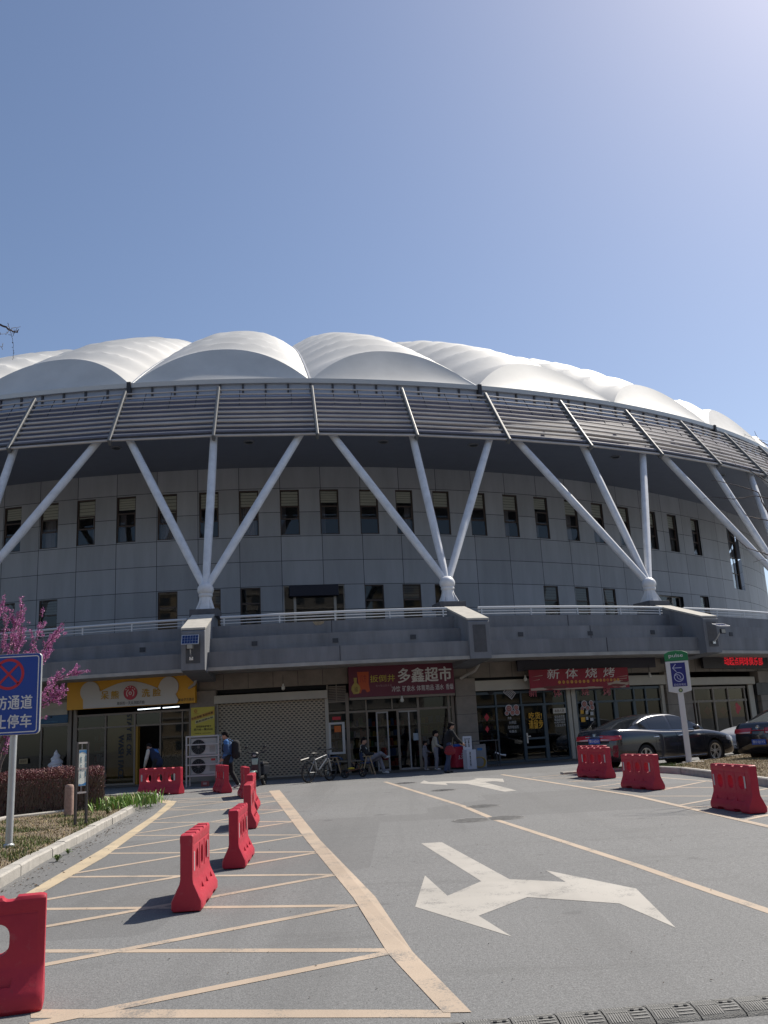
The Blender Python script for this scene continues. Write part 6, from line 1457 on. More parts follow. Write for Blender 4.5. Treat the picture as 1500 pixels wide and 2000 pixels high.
STAND = dict(pel=(0, 0, .95), che=(0.0, 0, 1.26), nec=(0.0, 0, 1.47), hea=(0.03, 0, 1.62), face=(1, 0, 0),
             sl=(0, .185, 1.42), el=(-0.02, .235, 1.14), wl=(0.06, .24, .90), sr=(0, -.185, 1.42), er=(-0.02, -.235, 1.14), wr=(0.06, -.24, .90),
             hl=(0, .09, .92), kl=(0.03, .10, .50), al=(-0.01, .10, .09), hr=(0, -.09, .92), kr=(0.03, -.10, .50), ar=(-0.01, -.10, .09), tl=(.15, .11, .035), tr=(.15, -.11, .035))
def hand(mb, el, w_, side, curl=0.45):
    d = (w_ - el).normalized(); n = d.cross(V((1, 0, 0.001)));  n = n.normalized() if n.length > 0.1 else V((0, side, 0)); f = n.cross(d).normalized()   # f: across the palm
    pc = w_ + d * 0.05; mb.ball(pc, (0.036, 0.036, 0.045), 10, None); mb.capsule(w_, w_ + d * 0.07, 0.024, 0.034, 8)
    for k, (o_, l_) in enumerate(((-0.030, 0.070), (-0.010, 0.078), (0.010, 0.072), (0.030, 0.058))):
        a = w_ + d * 0.085 + f * o_; b = a + d * l_ * 0.5 + n * (-side) * curl * 0.02; c = b + d * l_ * 0.42 + n * (-side) * curl * 0.05
        mb.capsule(a, b, 0.0105, 0.0095, 6); mb.capsule(b, c, 0.0095, 0.0085, 6)
    a = w_ + d * 0.03 - f * 0.03; b = a + d * 0.035 - f * 0.03; c = b + d * 0.03 - f * 0.008; mb.capsule(a, b, 0.013, 0.011, 6); mb.capsule(b, c, 0.011, 0.009, 6)
def person(label, loc, yaw, h, J=None, jacket=(M_BLK,), jcol=None, trousers=None, shoes=None, hair=None, hairlong=False, kid=False, group=None, jl=0.16):
    P = {k: V(v) for k, v in dict(STAND, **(J or {})).items()}; s = h / 1.75
    r = thing('person', label, 'person', loc, yaw, group, s); hs = 1.22 if kid else 1.0; fc = P['face'].normalized()
    mb = MB()
    mb.capsule(P['pel'], P['che'], 0.135, 0.145, 14); mb.capsule(P['che'], P['nec'] - V((0, 0, .06)), 0.14, 0.10, 14); mb.capsule(P['sl'], P['sr'], 0.065, 0.065, 12)
    mb.capsule(P['nec'] - V((0, 0, 0.03)), P['hea'], 0.055, 0.05, 12)
    up = (P['hea'] - P['nec']).normalized(); sd = up.cross(fc).normalized(); fw = sd.cross(up).normalized(); M3 = Matrix((fw, sd, up)).transposed(); H = P['hea'] + up * 0.02
    mb.ball(H, (0.098 * hs, 0.078 * hs, 0.118 * hs), 18, M3); mb.ball(H + (fw * 0.035 - up * 0.06) * hs, (0.058 * hs, 0.055 * hs, 0.058 * hs), 14, M3)
    mb.capsule(H + (fw * 0.092 + up * 0.01) * hs, H + (fw * 0.112 - up * 0.028) * hs, 0.011 * hs, 0.016 * hs, 8)
    for q_ in (-1, 1): mb.ball(H + (sd * q_ * 0.078 - up * 0.012) * hs, (0.02 * hs, 0.012 * hs, 0.03 * hs), 8, M3); mb.ball(H + (fw * 0.088 + sd * q_ * 0.032 + up * 0.032) * hs, (0.012 * hs, 0.024 * hs, 0.008 * hs), 8, M3)
    mb.ball(H + (fw * 0.088 - up * 0.06) * hs, (0.012 * hs, 0.026 * hs, 0.007 * hs), 8, M3)
    for q_, a in (('l', 1), ('r', -1)):
        mb.capsule(P['s' + q_], P['e' + q_], 0.052, 0.042, 10); mb.capsule(P['e' + q_], P['w' + q_], 0.042, 0.028, 10); hand(mb, P['e' + q_], P['w' + q_], a)
        mb.capsule(P['h' + q_], P['k' + q_], 0.085, 0.058, 12); mb.capsule(P['k' + q_], P['a' + q_], 0.055, 0.038, 10); mb.capsule(P['a' + q_], P['t' + q_], 0.04, 0.028, 8)
    bo = put_mesh(remesh(mb, 0.0085, 2), 'body', [M_SKIN], r)
    eb = MB()
    for q_ in (-1, 1): eb.ball(H + (fw * 0.0935 + sd * q_ * 0.032 + up * 0.014) * hs, (0.006, 0.012 * hs, 0.007 * hs), 8, M3)
    eb.build('eyes'[:-1], mat('eye_dark', (0.02, 0.015, 0.012), 0.3), bo, smooth=60)
    # jacket
    mb = MB(); mb.capsule(P['pel'] + (P['pel'] - P['che']).normalized() * (jl - 0.12), P['che'], 0.168, 0.172, 16); mb.capsule(P['che'], P['nec'] - V((0, 0, .05)), 0.168, 0.118, 16); mb.capsule(P['sl'], P['sr'], 0.088, 0.088, 12)
    for q_ in 'lr': mb.capsule(P['s' + q_], P['e' + q_], 0.080, 0.066, 12); mb.capsule(P['e' + q_], P['w' + q_] + (P['w' + q_] - P['e' + q_]) * 0.0, 0.066, 0.045, 12)
    mb.capsule(P['nec'] + V((-0.01, 0, -0.05)), P['nec'] + V((-0.01, 0, -0.005)), 0.085, 0.078, 12)
    put_mesh(remesh(mb, 0.016, 3), 'jacket', list(jacket), r, jcol)
    mb = MB(); mb.capsule(P['hl'] + V((0, 0, .04)), P['hr'] + V((0, 0, .04)), 0.125, 0.125, 14); mb.capsule(P['pel'], P['pel'] + V((0, 0, .03)), 0.15, 0.145, 14)
    for q_ in 'lr': mb.capsule(P['h' + q_], P['k' + q_], 0.112, 0.082, 12); mb.capsule(P['k' + q_], P['a' + q_], 0.080, 0.066, 12)
    put_mesh(remesh(mb, 0.016, 3), 'trousers', [trousers], r)
    for q_ in 'lr':
        mb = MB(); a, t = P['a' + q_], P['t' + q_]; mb.capsule(a + V((0, 0, -0.03)), t, 0.052, 0.042, 10); mb.capsule(a + (a - t).normalized() * 0.03 + V((0, 0, -0.03)), a + V((0, 0, -0.03)), 0.05, 0.052, 10)
        put_mesh(remesh(mb, 0.012, 2), 'shoe', [shoes], r)
    mb = MB(); mb.ball(H + (-fw * 0.018 + up * 0.035) * hs, (0.105 * hs, 0.088 * hs, 0.103 * hs), 16, M3); mb.ball(H + (fw * 0.055 + up * 0.085) * hs, (0.05 * hs, 0.075 * hs, 0.035 * hs), 12, M3); mb.ball(H + (-fw * 0.06 - up * 0.03) * hs, (0.055 * hs, 0.074 * hs, 0.07 * hs), 12, M3)
    if hairlong: mb.capsule(H + (-fw * 0.07 - up * 0.02) * hs, H + (-fw * 0.10 - up * 0.14) * hs, 0.05, 0.03, 10)
    put_mesh(remesh(mb, 0.012, 1), 'hair', [hair or M_HAIR], r)
    return r, P, s
M_HAIR = mat('black_hair', (0.010, 0.008, 0.008), 0.8, spec=0.15, bump=0.4, bscale=60)
CL = lambda n, c: mat('cloth_' + n, c, 0.9, var=0.15, vscale=6, bump=0.15, bscale=20)
C_NAVY, C_WHITE, C_BLUE, C_BLACK, C_GREY, C_CREAM, C_DENIM, C_LBLUE = (CL('navy', (0.012, 0.02, 0.05)), CL('white', (0.46, 0.45, 0.40)), CL('blue', (0.02, 0.10, 0.28)), CL('black', (0.012, 0.012, 0.014)),
                                                                        CL('grey', (0.20, 0.20, 0.23)), CL('cream', (0.34, 0.31, 0.25)), CL('denim', (0.035, 0.05, 0.10)), CL('sky', (0.045, 0.15, 0.38)))
S_WHITE = mat('shoe_white', (0.5, 0.5, 0.48), 0.6); S_BLACK = mat('shoe_black', (0.02, 0.02, 0.02), 0.5)
# bending person in a varsity jacket, facing left and away
g = G(303, 1542)
def jc(c):
    if abs(c.y) > 0.20 or (c.z < 1.12 and c.x > 0.22): return 1
    if c.x < 0.30 and (c - V((0.05, -0.05, 1.27))).length < 0.13: return 2
    return 0
BEND = dict(pel=(-0.1, 0, .93), che=(0.10, 0, 1.20), nec=(0.23, 0, 1.36), hea=(0.36, 0, 1.45), face=(0.8, 0, -0.6), sl=(0.18, .185, 1.31), el=(0.22, .25, 1.04), wl=(0.36, .20, .82), sr=(0.18, -.185, 1.31), er=(0.22, -.25, 1.04), wr=(0.36, -.20, .82),
            hl=(-0.1, .09, .91), hr=(-0.1, -.09, .91), kl=(0.0, .1, .5), kr=(0.0, -.1, .5))
r, P, s = person('person bending at the face-wash door in a navy jacket with white sleeves', (g.x, g.y + 0.1, gz(g.y)), PI * 0.80, 1.72, BEND, (C_NAVY, C_WHITE, C_LBLUE), jc, C_BLACK, S_WHITE)
mb = MB(); rr = random.Random(2)
# walking person with a backpack, facing left
g = G(447, 1540)
WALK = dict(face=(0.8, 0.0, -0.55), hea=(0.09, 0, 1.61), nec=(0.03, 0, 1.47), el=(-0.08, .23, 1.14), wl=(0.10, .20, .95), er=(0.0, -.235, 1.14), wr=(0.16, -.16, .98), kl=(0.14, .09, .52), al=(0.04, .09, .09), tl=(.19, .10, .035), kr=(-0.05, -.10, .50), ar=(-0.27, -.10, .12), tr=(-.14, -.11, .035))
r, P, s = person('walking person in a bright blue jacket with a black backpack', (g.x, g.y, gz(g.y)), PI * 0.93, 1.80, WALK, (C_BLUE, C_LBLUE), lambda c: 1 if (c.z > 1.36 and abs(c.y) > 0.12) or 1.0 < c.z < 1.04 else 0, C_BLACK, S_WHITE)
bp = thing('backpack', 'black backpack worn by the person in the bright blue jacket', 'backpack', tuple(wm(r) @ V((-0.2, 0, 1.2))), r.rotation_euler.z, None, s)
mb = MB(); mb.capsule((-0.06, 0, -0.17), (-0.05, 0, 0.15), 0.15, 0.13, 14); mb.ball((-0.12, 0, -0.12), (0.10, 0.13, 0.13), 12); put_mesh(remesh(mb, 0.016, 3), 'bag', [C_BLACK], bp)
for q_ in (-1, 1): mb = MB(); mb.tube([V((0.0, q_ * 0.1, 0.22)), V((0.14, q_ * 0.12, 0.30)), V((0.36, q_ * 0.12, 0.14)), V((0.36, q_ * 0.12, -0.05)), V((0.05, q_ * 0.14, -0.2))], 0.02, 6); mb.build('strap', C_BLACK, bp, smooth=60)
# seated person, one ankle over the other knee, facing right
g = G(718, 1513)
SIT = dict(pel=(0.0, 0, .52), che=(-0.10, 0, .84), nec=(-0.12, 0, 1.04), hea=(-0.09, 0, 1.20), face=(0.9, -0.25, -0.3), sl=(-0.12, .185, 1.0), sr=(-0.12, -.185, 1.0), el=(0.0, .27, .76), er=(0.0, -.27, .76), wl=(0.26, .16, .74), wr=(0.26, -.14, .74),
           hl=(0.02, .09, .52), hr=(0.02, -.09, .52), kl=(0.48, .12, .55), al=(0.62, .11, .09), tl=(.77, .11, .035), kr=(0.52, -.16, .74), ar=(0.68, 0.16, .62), tr=(.82, .22, .60))
rnd = random.Random(31); spots = [V((rnd.uniform(-0.32, 0.1), rnd.uniform(-0.3, 0.3), rnd.uniform(0.5, 1.08))) for _ in range(80)]
r, P, s = person('person sitting cross-legged in a black and white patterned jacket', (g.x, g.y, gz(g.y)), 0.0, 1.75, SIT, (C_BLACK, C_WHITE), lambda c: 1 if any((c - q_).length < 0.05 for q_ in spots) else 0, C_GREY, S_WHITE, jl=0.10)
# children and an adult at the freezer
g = G(832, 1504)
person('small child in grey clothes standing beside the taller child at the supermarket window', (g.x, g.y - 0.1, gz(g.y)), 0.2, 1.06, dict(el=(0.05, .22, 1.16), wl=(0.25, .15, 1.1), er=(0.05, -.22, 1.16), wr=(0.25, -.15, 1.1)), (C_GREY,), None, C_GREY, S_WHITE, kid=True)
g = G(853, 1504)
person('taller child in a cream jacket between the small child and the freezer', (g.x, g.y - 0.1, gz(g.y)), 0.1, 1.42, dict(el=(0.02, .23, 1.15), wl=(0.22, .18, 1.05), er=(0.02, -.23, 1.15), wr=(0.22, -.18, 1.05)), (C_CREAM, C_DENIM), lambda c: 1 if c.x > 0.07 and abs(c.y) < 0.2 else 0, C_GREY, S_WHITE, kid=True)
g = G(884, 1509)
r, P, s = person('adult in a black hooded jacket leaning over the red chest freezer', (g.x - 0.1, g.y, gz(g.y)), 0.35, 1.72, dict(che=(0.05, 0, 1.26), nec=(0.12, 0, 1.46), hea=(0.17, 0, 1.60), face=(1, 0, -0.5), sl=(0.1, .185, 1.41), sr=(0.1, -.185, 1.41), el=(0.30, .24, 1.20), wl=(0.52, .15, 1.02), er=(0.25, -.25, 1.16), wr=(0.50, -.12, 1.0), ar=(-0.2, -0.1, 0.09), tr=(-0.05, -0.11, 0.035), kr=(-0.05, -0.1, 0.5)), (C_BLACK,), None, C_DENIM, S_BLACK, hairlong=True, jl=0.22)
bg_ = thing('shoulder_bag', 'dark red shoulder bag hanging at the hip of the adult in black', 'bag', tuple(wm(r) @ V((-0.05, -0.25, 0.78))), 0.35); mb = MB(); mb.ball((0, 0, 0), (0.20, 0.08, 0.17), 14); mb.ball((0, 0, -0.05), (0.22, 0.09, 0.12), 12); put_mesh(remesh(mb, 0.015, 2), 'bag', [CL('dark_red', (0.18, 0.015, 0.025))], bg_); mb = MB(); mb.tube([V((-0.15, 0, 0.08)), V((-0.02, 0.08, 0.55)), V((0.15, 0, 0.08))], 0.012, 6); mb.build('strap', C_BLACK, bg_, smooth=60)

# ------------------------------------------------------------------ cars
from mathutils.bvhtree import BVHTree
def crom(pts, x):
    i = 0
    while i < len(pts) - 2 and pts[i + 1][0] <= x: i += 1
    p0, p1, p2, p3 = pts[max(i - 1, 0)], pts[i], pts[i + 1], pts[min(i + 2, len(pts) - 1)]
    t = (x - p1[0]) / (p2[0] - p1[0]); out_ = []
    for k in range(1, len(p1)):
        d1 = (p2[k] - p0[k]) / max(p2[0] - p0[0], 1e-6) * (p2[0] - p1[0]); d2 = (p3[k] - p1[k]) / max(p3[0] - p1[0], 1e-6) * (p2[0] - p1[0])
        out_.append((2 * t ** 3 - 3 * t * t + 1) * p1[k] + (t ** 3 - 2 * t * t + t) * d1 + (-2 * t ** 3 + 3 * t * t) * p2[k] + (t ** 3 - t * t) * d2)
    return out_
BODY = [(-2.47, .34, .66, .66, .74), (-2.43, .27, .80, .84, .98), (-2.36, .235, .86, .94, 1.085), (-2.2, .215, .895, .965, 1.105), (-1.8, .20, .915, .975, 1.10), (-1.3, .18, .92, .98, 1.07), (-.5, .17, .925, .965, .99), (.5, .17, .925, .945, .97), (1.0, .17, .92, .93, .985), (1.5, .18, .905, .89, .93), (2.0, .20, .875, .80, .835), (2.28, .215, .82, .71, .735), (2.42, .25, .72, .60, .63), (2.48, .34, .56, .50, .53)]
ROOF = [(-2.02, 1.06), (-1.6, 1.225), (-1.2, 1.37), (-.8, 1.45), (-.35, 1.478), (.05, 1.468), (.4, 1.395), (.75, 1.22), (1.10, 1.0)]
def car(name, label, loc, yaw, scale, paint, plate, sky_glass=False):
    r = thing(name, label, 'car', loc, yaw, None, scale)
    NXS = 96; XS = [-2.47 + 4.95 * i / NXS for i in range(NXS + 1)]
    def half(x):
        zb, w_, zs, zt = crom(BODY, x)
        mid = (zb + zs) / 2
        ctl = [(0, 0.0, zb), (1, w_ * .62, zb), (2, w_ * .93, zb + .03), (3, w_ * .985, zb + .14), (4, w_, mid), (5, w_ * .992, zs - .12), (6, w_ * .965, zs - .02), (7, w_ * .90, zs + (zt - zs) * .6), (8, w_ * .78, zt - .004), (9, w_ * .4, zt + .012), (10, 0.0, zt + .016)]
        return [V((x, *crom(ctl, 10 * k / 30))) for k in range(31)]
    H_ = [half(x) for x in XS]; mb = MB(); n = 60
    for hlf in H_: mb.v += hlf + [V((p.x, -p.y, p.z)) for p in hlf[29:0:-1]]
    fidx = {}
    for i in range(NXS):
        for k in range(n): mb.f.append([i * n + k, (i + 1) * n + k, (i + 1) * n + (k + 1) % n, i * n + (k + 1) % n]); mb.m.append(0)
    mb.f += [list(range(n)), [NXS * n + k for k in range(n)][::-1]]; mb.m += [0, 0]
    verts = list(mb.v); faces = [f for f in mb.f if len(f) == 4]
    body = mb.build('b', paint); cut = MB()
    WX = (-1.40, 1.42); WR = 0.325
    for x in WX:
        for s_ in (-1, 1): cut.lathe([(0.375, 0.62), (0.375, 1.2)], 32, Matrix.Translation((x, 0, WR + 0.01)) @ Matrix.Rotation(-s_ * PI / 2, 4, 'X'))
    co = cut.build('c', paint); md = body.modifiers.new('b', 'BOOLEAN'); md.operation = 'DIFFERENCE'; md.object = co; md.solver = 'EXACT'
    dg = bpy.context.evaluated_depsgraph_get(); me = bpy.data.meshes.new_from_object(body.evaluated_get(dg))
    for o in (body, co): bpy.data.objects.remove(o)
    me.polygons.foreach_set('use_smooth', [True] * len(me.polygons)); me.set_sharp_from_angle(angle=R(40)); bo = bpy.data.objects.new('body', me); COL.objects.link(bo); bo.parent = r
    def patch(cond, nm, m, off=0.006, src=None, parent=None):
        vs, fs = src or (verts, faces); pm = MB(); mp_ = {}
        for f in fs:
            c = sum((vs[i] for i in f), V()) / len(f)
            if not cond(c): continue
            nrm = (vs[f[1]] - vs[f[0]]).cross(vs[f[2]] - vs[f[0]]);
            if nrm.length < 1e-9: nrm = (vs[f[2]] - vs[f[1]]).cross(vs[f[3]] - vs[f[1]])
            if nrm.length < 1e-9: continue
            nrm.normalize()
            if nrm.dot(c - V((c.x * 0.8, 0, 0.6))) < 0: nrm = -nrm
            for i in f: mp_.setdefault(i, V()); mp_[i] += nrm
        idx = {i: j for j, i in enumerate(mp_)}; pm.v = [vs[i] + mp_[i].normalized() * off for i in mp_]
        for f in fs:
            c = sum((vs[i] for i in f), V()) / len(f)
            if cond(c) and all(i in idx for i in f): pm.f.append([idx[i] for i in f]); pm.m.append(0)
        return pm.build(nm, m, parent or r, smooth=50) if pm.f else None
    bvh = BVHTree.FromPolygons([tuple(v) for v in verts], [f for f in faces])
    def wrap(cx, s_, angs, zr, nm, m, off, parent):
        """lamp cover following the body round a rear corner"""
        pm = MB(); rows = []
        for i in range(15):
            a = angs[0] + (angs[1] - angs[0]) * i / 14; row = []
            for k in range(5):
                z0_, z1_ = zr[0] + 0.02 * max(0, i - 9) / 5, zr[1] - 0.035 * (i / 14) ** 2
                z = z0_ + (z1_ - z0_) * k / 4; d = V((-math.cos(a), s_ * math.sin(a), 0)); o = V((cx, 0, z)) + d * 3
                h = bvh.ray_cast(o, -d)
                p = h[0] if h[0] is not None else V((cx, 0, z)) + d * 0.6
                row.append(p + d * off)
            rows.append(row)
        pm.v = [v for q in rows for v in q]
        for i in range(14):
            for k in range(4): pm.f.append([i * 5 + k, (i + 1) * 5 + k, (i + 1) * 5 + k + 1, i * 5 + k + 1]); pm.m.append(0)
        o = pm.build(nm, m, parent, smooth=60); md = o.modifiers.new('s', 'SOLIDIFY'); md.thickness = 0.03; md.offset = 0; return o
    # greenhouse
    gx = [-2.02 + 3.12 * i / 64 for i in range(65)]; gv = []; gf = []
    rows = 16
    def ghalf(x):
        zr = crom(ROOF, x)[0]; zb = crom(BODY, x)[3] - 0.02; zb = min(zb, zr - 0.01); ys = lambda z: 0.815 - 0.50 * max(z - 0.99, 0) - 0.16 * max(z - 1.25, 0); q = []
        for k in range(9): z = zb + (zr - 0.055 * min(1, (zr - zb) / 0.3) - zb) * k / 8; q.append(V((x, ys(z), z)))
        ye = ys(zr)
        for y, dz in ((0.97, 0.028), (0.90, 0.010), (0.80, 0.002), (0.6, -0.008), (0.3, -0.016), (0, -0.02)): q.append(V((x, ye * y, zr - dz * min(1, (zr - zb) / 0.2))))
        return q
    GH = [ghalf(x) for x in gx]; m_ = len(GH[0])
    for q in GH: gv += q + [V((p.x, -p.y, p.z)) for p in q[-2::-1]]
    nn = 2 * m_ - 1
    for i in range(64):
        for k in range(nn - 1): gf.append([i * nn + k, (i + 1) * nn + k, (i + 1) * nn + k + 1, i * nn + k + 1])
    mb = MB(); mb.v = list(gv); mb.f = [list(f) for f in gf]; mb.m = [0] * len(gf); mb.build('roof_shell', paint, r, smooth=50)
    src = (gv, gf); MG = mat('car_glass_sky_sheen' if sky_glass else 'car_glass', (0.10, 0.11, 0.11) if sky_glass else (0.012, 0.014, 0.017), 0.04, spec=0.9)  # the paler glass has the sky's reflection put into its colour
    krow = lambda i: i
    def grid_patch(xa, xb, ka, kb, nm, off=0.005, both=True):
        fs = []
        for i in range(64):
            xm = (gx[i] + gx[i + 1]) / 2
            if not xa < xm < xb: continue
            for k in range(nn - 1):
                kk = min(k, nn - 2 - k)
                if ka <= kk < kb: fs.append(gf[i * (nn - 1) + k])
        if both: return patch(lambda c: True, nm, MG, off, (gv, fs))
        return [patch(lambda c, s_=s_: c.y * s_ > 0, nm, MG, off, (gv, fs)) for s_ in (-1, 1)]
    grid_patch(0.12, 1.02, 9, 99, 'windscreen'); grid_patch(-1.94, -0.98, 9, 99, 'rear_window')
    for xa, xb in ((-1.42, -1.08), (-1.05, -0.27), (-0.19, 0.72)): grid_patch(xa, xb, 1, 8, 'side_window', both=False)
    M_CHR = mat('chrome', (0.7, 0.7, 0.7), 0.15, metal=1.0); M_TL = mat('tail_lamp', (0.40, 0.015, 0.03), 0.15, spec=0.8); M_TLW = mat('lamp_clear', (0.5, 0.42, 0.42), 0.12, spec=0.8); M_HL = mat('head_lamp', (0.45, 0.47, 0.5), 0.08, spec=0.9)
    for s_ in (-1, 1):
        tl = wrap(-1.75, s_, (0.30, 1.02), (0.80, 0.955), 'tail_light', M_TL, 0.012, r); wrap(-1.75, s_, (0.34, 0.80), (0.805, 0.85), 'clear_lens', M_TLW, 0.020, tl)
        patch(lambda c: c.x > 1.95 and 0.60 < c.z < 0.74 and c.y * s_ > 0.42, 'headlight', M_HL, 0.008)
        mb = MB(); mb.ball((0.62, s_ * 0.99, 1.04), (0.10, 0.11, 0.075), 14); mb.tube([(0.66, s_ * 0.86, 1.0), (0.64, s_ * 0.95, 1.02)], 0.03, 6); mb.build('wing_mirror', paint if not sky_glass else M_BLK, r, smooth=70)
        for x in (-0.98, 0.02):
            y = s_ * (crom(BODY, x)[1] * 0.985 + 0.012); mb = MB(); mb.tube([V((x - 0.11, y, 0.835)), V((x - 0.08, y + s_ * 0.02, 0.84)), V((x + 0.08, y + s_ * 0.02, 0.84)), V((x + 0.11, y, 0.835))], 0.014, 6); mb.build('door_handle', M_CHR, r, smooth=60)
        mb = MB(); mb.tube([V((x, s_ * (0.822 - 0.50 * max(z - 0.99, 0)), z)) for x, z in ((-1.42, 1.075), (-1.0, 1.03), (-0.4, 0.995), (0.3, 0.985), (0.78, 0.995))], 0.008, 5); mb.build('window_trim', M_CHR, r, smooth=60)
        # door seams and sill
        mb = MB()
        for x in (-1.0, -0.16, 0.98):
            q = [p for p in half(x) if 0.26 < p.z < 0.95 and p.y > 0.5]
            mb.tube([V((p.x - (0.25 * max(0.5 - p.z, 0) if x < -0.5 else 0), s_ * (p.y + 0.0005), p.z)) for p in q], 0.004, 4)
        mb.build('door_seam', M_BLACK, r)
        mb = MB(); mb.tube([V((x, s_ * (crom(BODY, x)[1] * 0.99), 0.24)) for x in (-0.98, -0.5, 0, 0.5, 0.98)], 0.03, 6); mb.build('sill', paint, r, smooth=60)
        for x in WX:
            Mx = Matrix.Translation((x, s_ * 0.80, WR)) @ Matrix.Rotation(-s_ * PI / 2, 4, 'X')
            mb = MB(); mb.lathe([(0.225, -0.10), (0.30, -0.105), (0.322, -0.07), (0.325, 0.0), (0.322, 0.07), (0.30, 0.10), (0.23, 0.095), (0.225, 0.06)], 36, Mx, cap=False); wo = mb.build('wheel', M_TYRE, r, smooth=45, recalc=False)
            mb = MB(); mb.lathe([(0.001, 0.0), (0.226, 0.0)], 30, Mx, cap=False); mb.k = 1; mb.lathe([(0.205, 0.085), (0.228, 0.095), (0.228, 0.04), (0.205, 0.04)], 36, Mx, cap=False)
            for q_ in range(5):
                a = 2 * PI * q_ / 5 + 0.3
                for da in (-0.16, 0.16): mb.add([Mx @ V((0.05 * math.cos(a + da * 1.8), 0.05 * math.sin(a + da * 1.8), 0.075)), Mx @ V((0.212 * math.cos(a + da - 0.085), 0.212 * math.sin(a + da - 0.085), 0.085)), Mx @ V((0.212 * math.cos(a + da + 0.085), 0.212 * math.sin(a + da + 0.085), 0.085)), Mx @ V((0.05 * math.cos(a + da * 1.8 + 0.5), 0.05 * math.sin(a + da * 1.8 + 0.5), 0.075))], [(0, 1, 2, 3)])
            mb.lathe([(0.001, 0.085), (0.045, 0.085), (0.06, 0.07)], 16, Mx, cap=False); mb.build('rim', [mat('rim_dark', (0.02, 0.02, 0.02), 0.6), mat('alloy', (0.62, 0.62, 0.60), 0.3, metal=0.6)], wo, recalc=False)
            mb = MB(); mb.lathe([(0.372, -0.30), (0.372, 0.10)], 28, Mx, cap=False); mb.lathe([(0.001, -0.24), (0.372, -0.24)], 28, Mx, cap=False); mb.build('wheel_arch', M_DARK, r, recalc=False)
    patch(lambda c: c.x > 2.3 and 0.30 < c.z < 0.52 and abs(c.y) < 0.5, 'grille', M_BLK, 0.006)
    patch(lambda c: c.x < -2.3 and c.z < 0.36, 'rear_valance', M_BLK, 0.006)
    mb = MB(); mb.box((-2.478, 0, 0.80 if not plate[1] else 0.56), (0.03, 0.46, 0.15)); po = mb.build('number_plate', mat('plate_blue', (0.02, 0.08, 0.36), 0.4), r)
    zz = 0.80 if not plate[1] else 0.56; Fp = Frame((-2.495, 0, zz), (0, -1, 0), (-1, 0, 0)); mb = MB(); text(mb, plate[0], Fp, -0.2, 0.2, -0.05, 0.05, 0.0, 0.01); mb.build('lettering', mat('plate_white', (0.6, 0.62, 0.65)), po, recalc=False)
    mb = MB(); Mx = Matrix.Translation((-2.425, 0, 0.965)) @ Matrix.Rotation(-PI / 2, 4, 'Y')
    if plate[1]: mb.lathe([(0.045, 0.03), (0.055, 0.035), (0.06, 0.025)], 20, Mx, cap=False); mb.lathe([(0.001, 0.03), (0.03, 0.03)], 4, Mx, cap=False)
    else:
        for s_ in (-1, 1): mb.tube([V((-2.462, s_ * 0.04, 1.0)), V((-2.47, s_ * 0.025, 0.92))], 0.008, 5)
        mb.tube([V((-2.466, -0.032, 0.96)), V((-2.466, 0.032, 0.96))], 0.007, 5)
    mb.build('badge', M_CHR, r)
    mb = MB(); mb.tube([V((-2.475, -0.36, 0.91 if not plate[1] else 0.88)), V((-2.48, 0, 0.92 if not plate[1] else 0.89)), V((-2.475, 0.36, 0.91 if not plate[1] else 0.88))], 0.012, 5); mb.build('boot_trim', M_CHR if not plate[1] else M_TL, r, smooth=60)
    return r
def wheel_px(o, x, y, z):
    p = wm(o) @ V((x, y, z)) - EYE; return 750 + CAM_F * p.dot(CR) / p.dot(FW), 1000 - CAM_F * p.dot(CU) / p.dot(FW)
P_GREY = mat('car_paint_grey', (0.022, 0.024, 0.033), 0.22, metal=0.35, spec=0.5, coat=1.0)
P_BLACK = mat('car_paint_black', (0.006, 0.006, 0.009), 0.2, spec=0.5, coat=1.0); P_WHITE = mat('car_paint_white', (0.55, 0.56, 0.60), 0.25, spec=0.5, coat=0.6)
SC_ = 1.1
def place_car(target_rear, target_front, dist, name, label, paint, plate, gl=False):
    d = ray(*target_rear); p = EYE + d * dist; p.z = gz(p.y); best = None
    for i in range(0, 900):
        y = R(i * 0.1 - 10); rw = Matrix.Rotation(y, 3, 'Z') @ (V((-1.40, -0.85, 0)) * SC_); c = p - rw; fw = c + Matrix.Rotation(y, 3, 'Z') @ (V((1.42, -0.85, 0)) * SC_) - EYE
        px = 750 + CAM_F * fw.dot(CR) / fw.dot(FW)
        if best is None or abs(px - target_front) < best[0]: best = (abs(px - target_front), y, c)
    return car(name, label, (best[2].x, best[2].y, gz(best[2].y) + 0.0), best[1], SC_, paint, plate, gl), best
sed, b_ = place_car((1263, 1489), 1399, 30.3, 'parked_car', 'dark grey saloon car parked behind the white totem sign', P_GREY, ('鲁E·6J263', False))
print('CAR', [round(x, 2) for x in b_[2]], round(math.degrees(b_[1]), 1), [wheel_px(sed, *q) for q in ((-1.4, -.85, .325), (1.42, -.85, .325), (-2.47, .8, .9), (-2.2, -.9, .9), (2.45, -.6, .5), (-.3, 0, 1.47), (-2.47, 0, .8))])
c2 = Vector(sed.location) + V((4.95, -0.1, 0)); blk = car('parked_car', 'black car at the right edge seen from behind, blue plate on its bumper', (c2.x, c2.y, gz(c2.y)), b_[1] + 0.04, SC_ * 0.98, P_BLACK, ('鲁E·0J1Y5', True), True)
print('BLK', [wheel_px(blk, *q) for q in ((-2.47, .8, .9), (-2.47, 0, .56), (-2.4, 0, .97), (-1.4, -.85, 0))])
c3 = Vector(sed.location) + V((6.2, 4.6, 0)); wht = car('parked_car', 'white car whose bonnet shows between the grey saloon and the black car', (c3.x, c3.y, gz(c3.y)), R(197), SC_, P_WHITE, ('鲁E·2W81K', False))
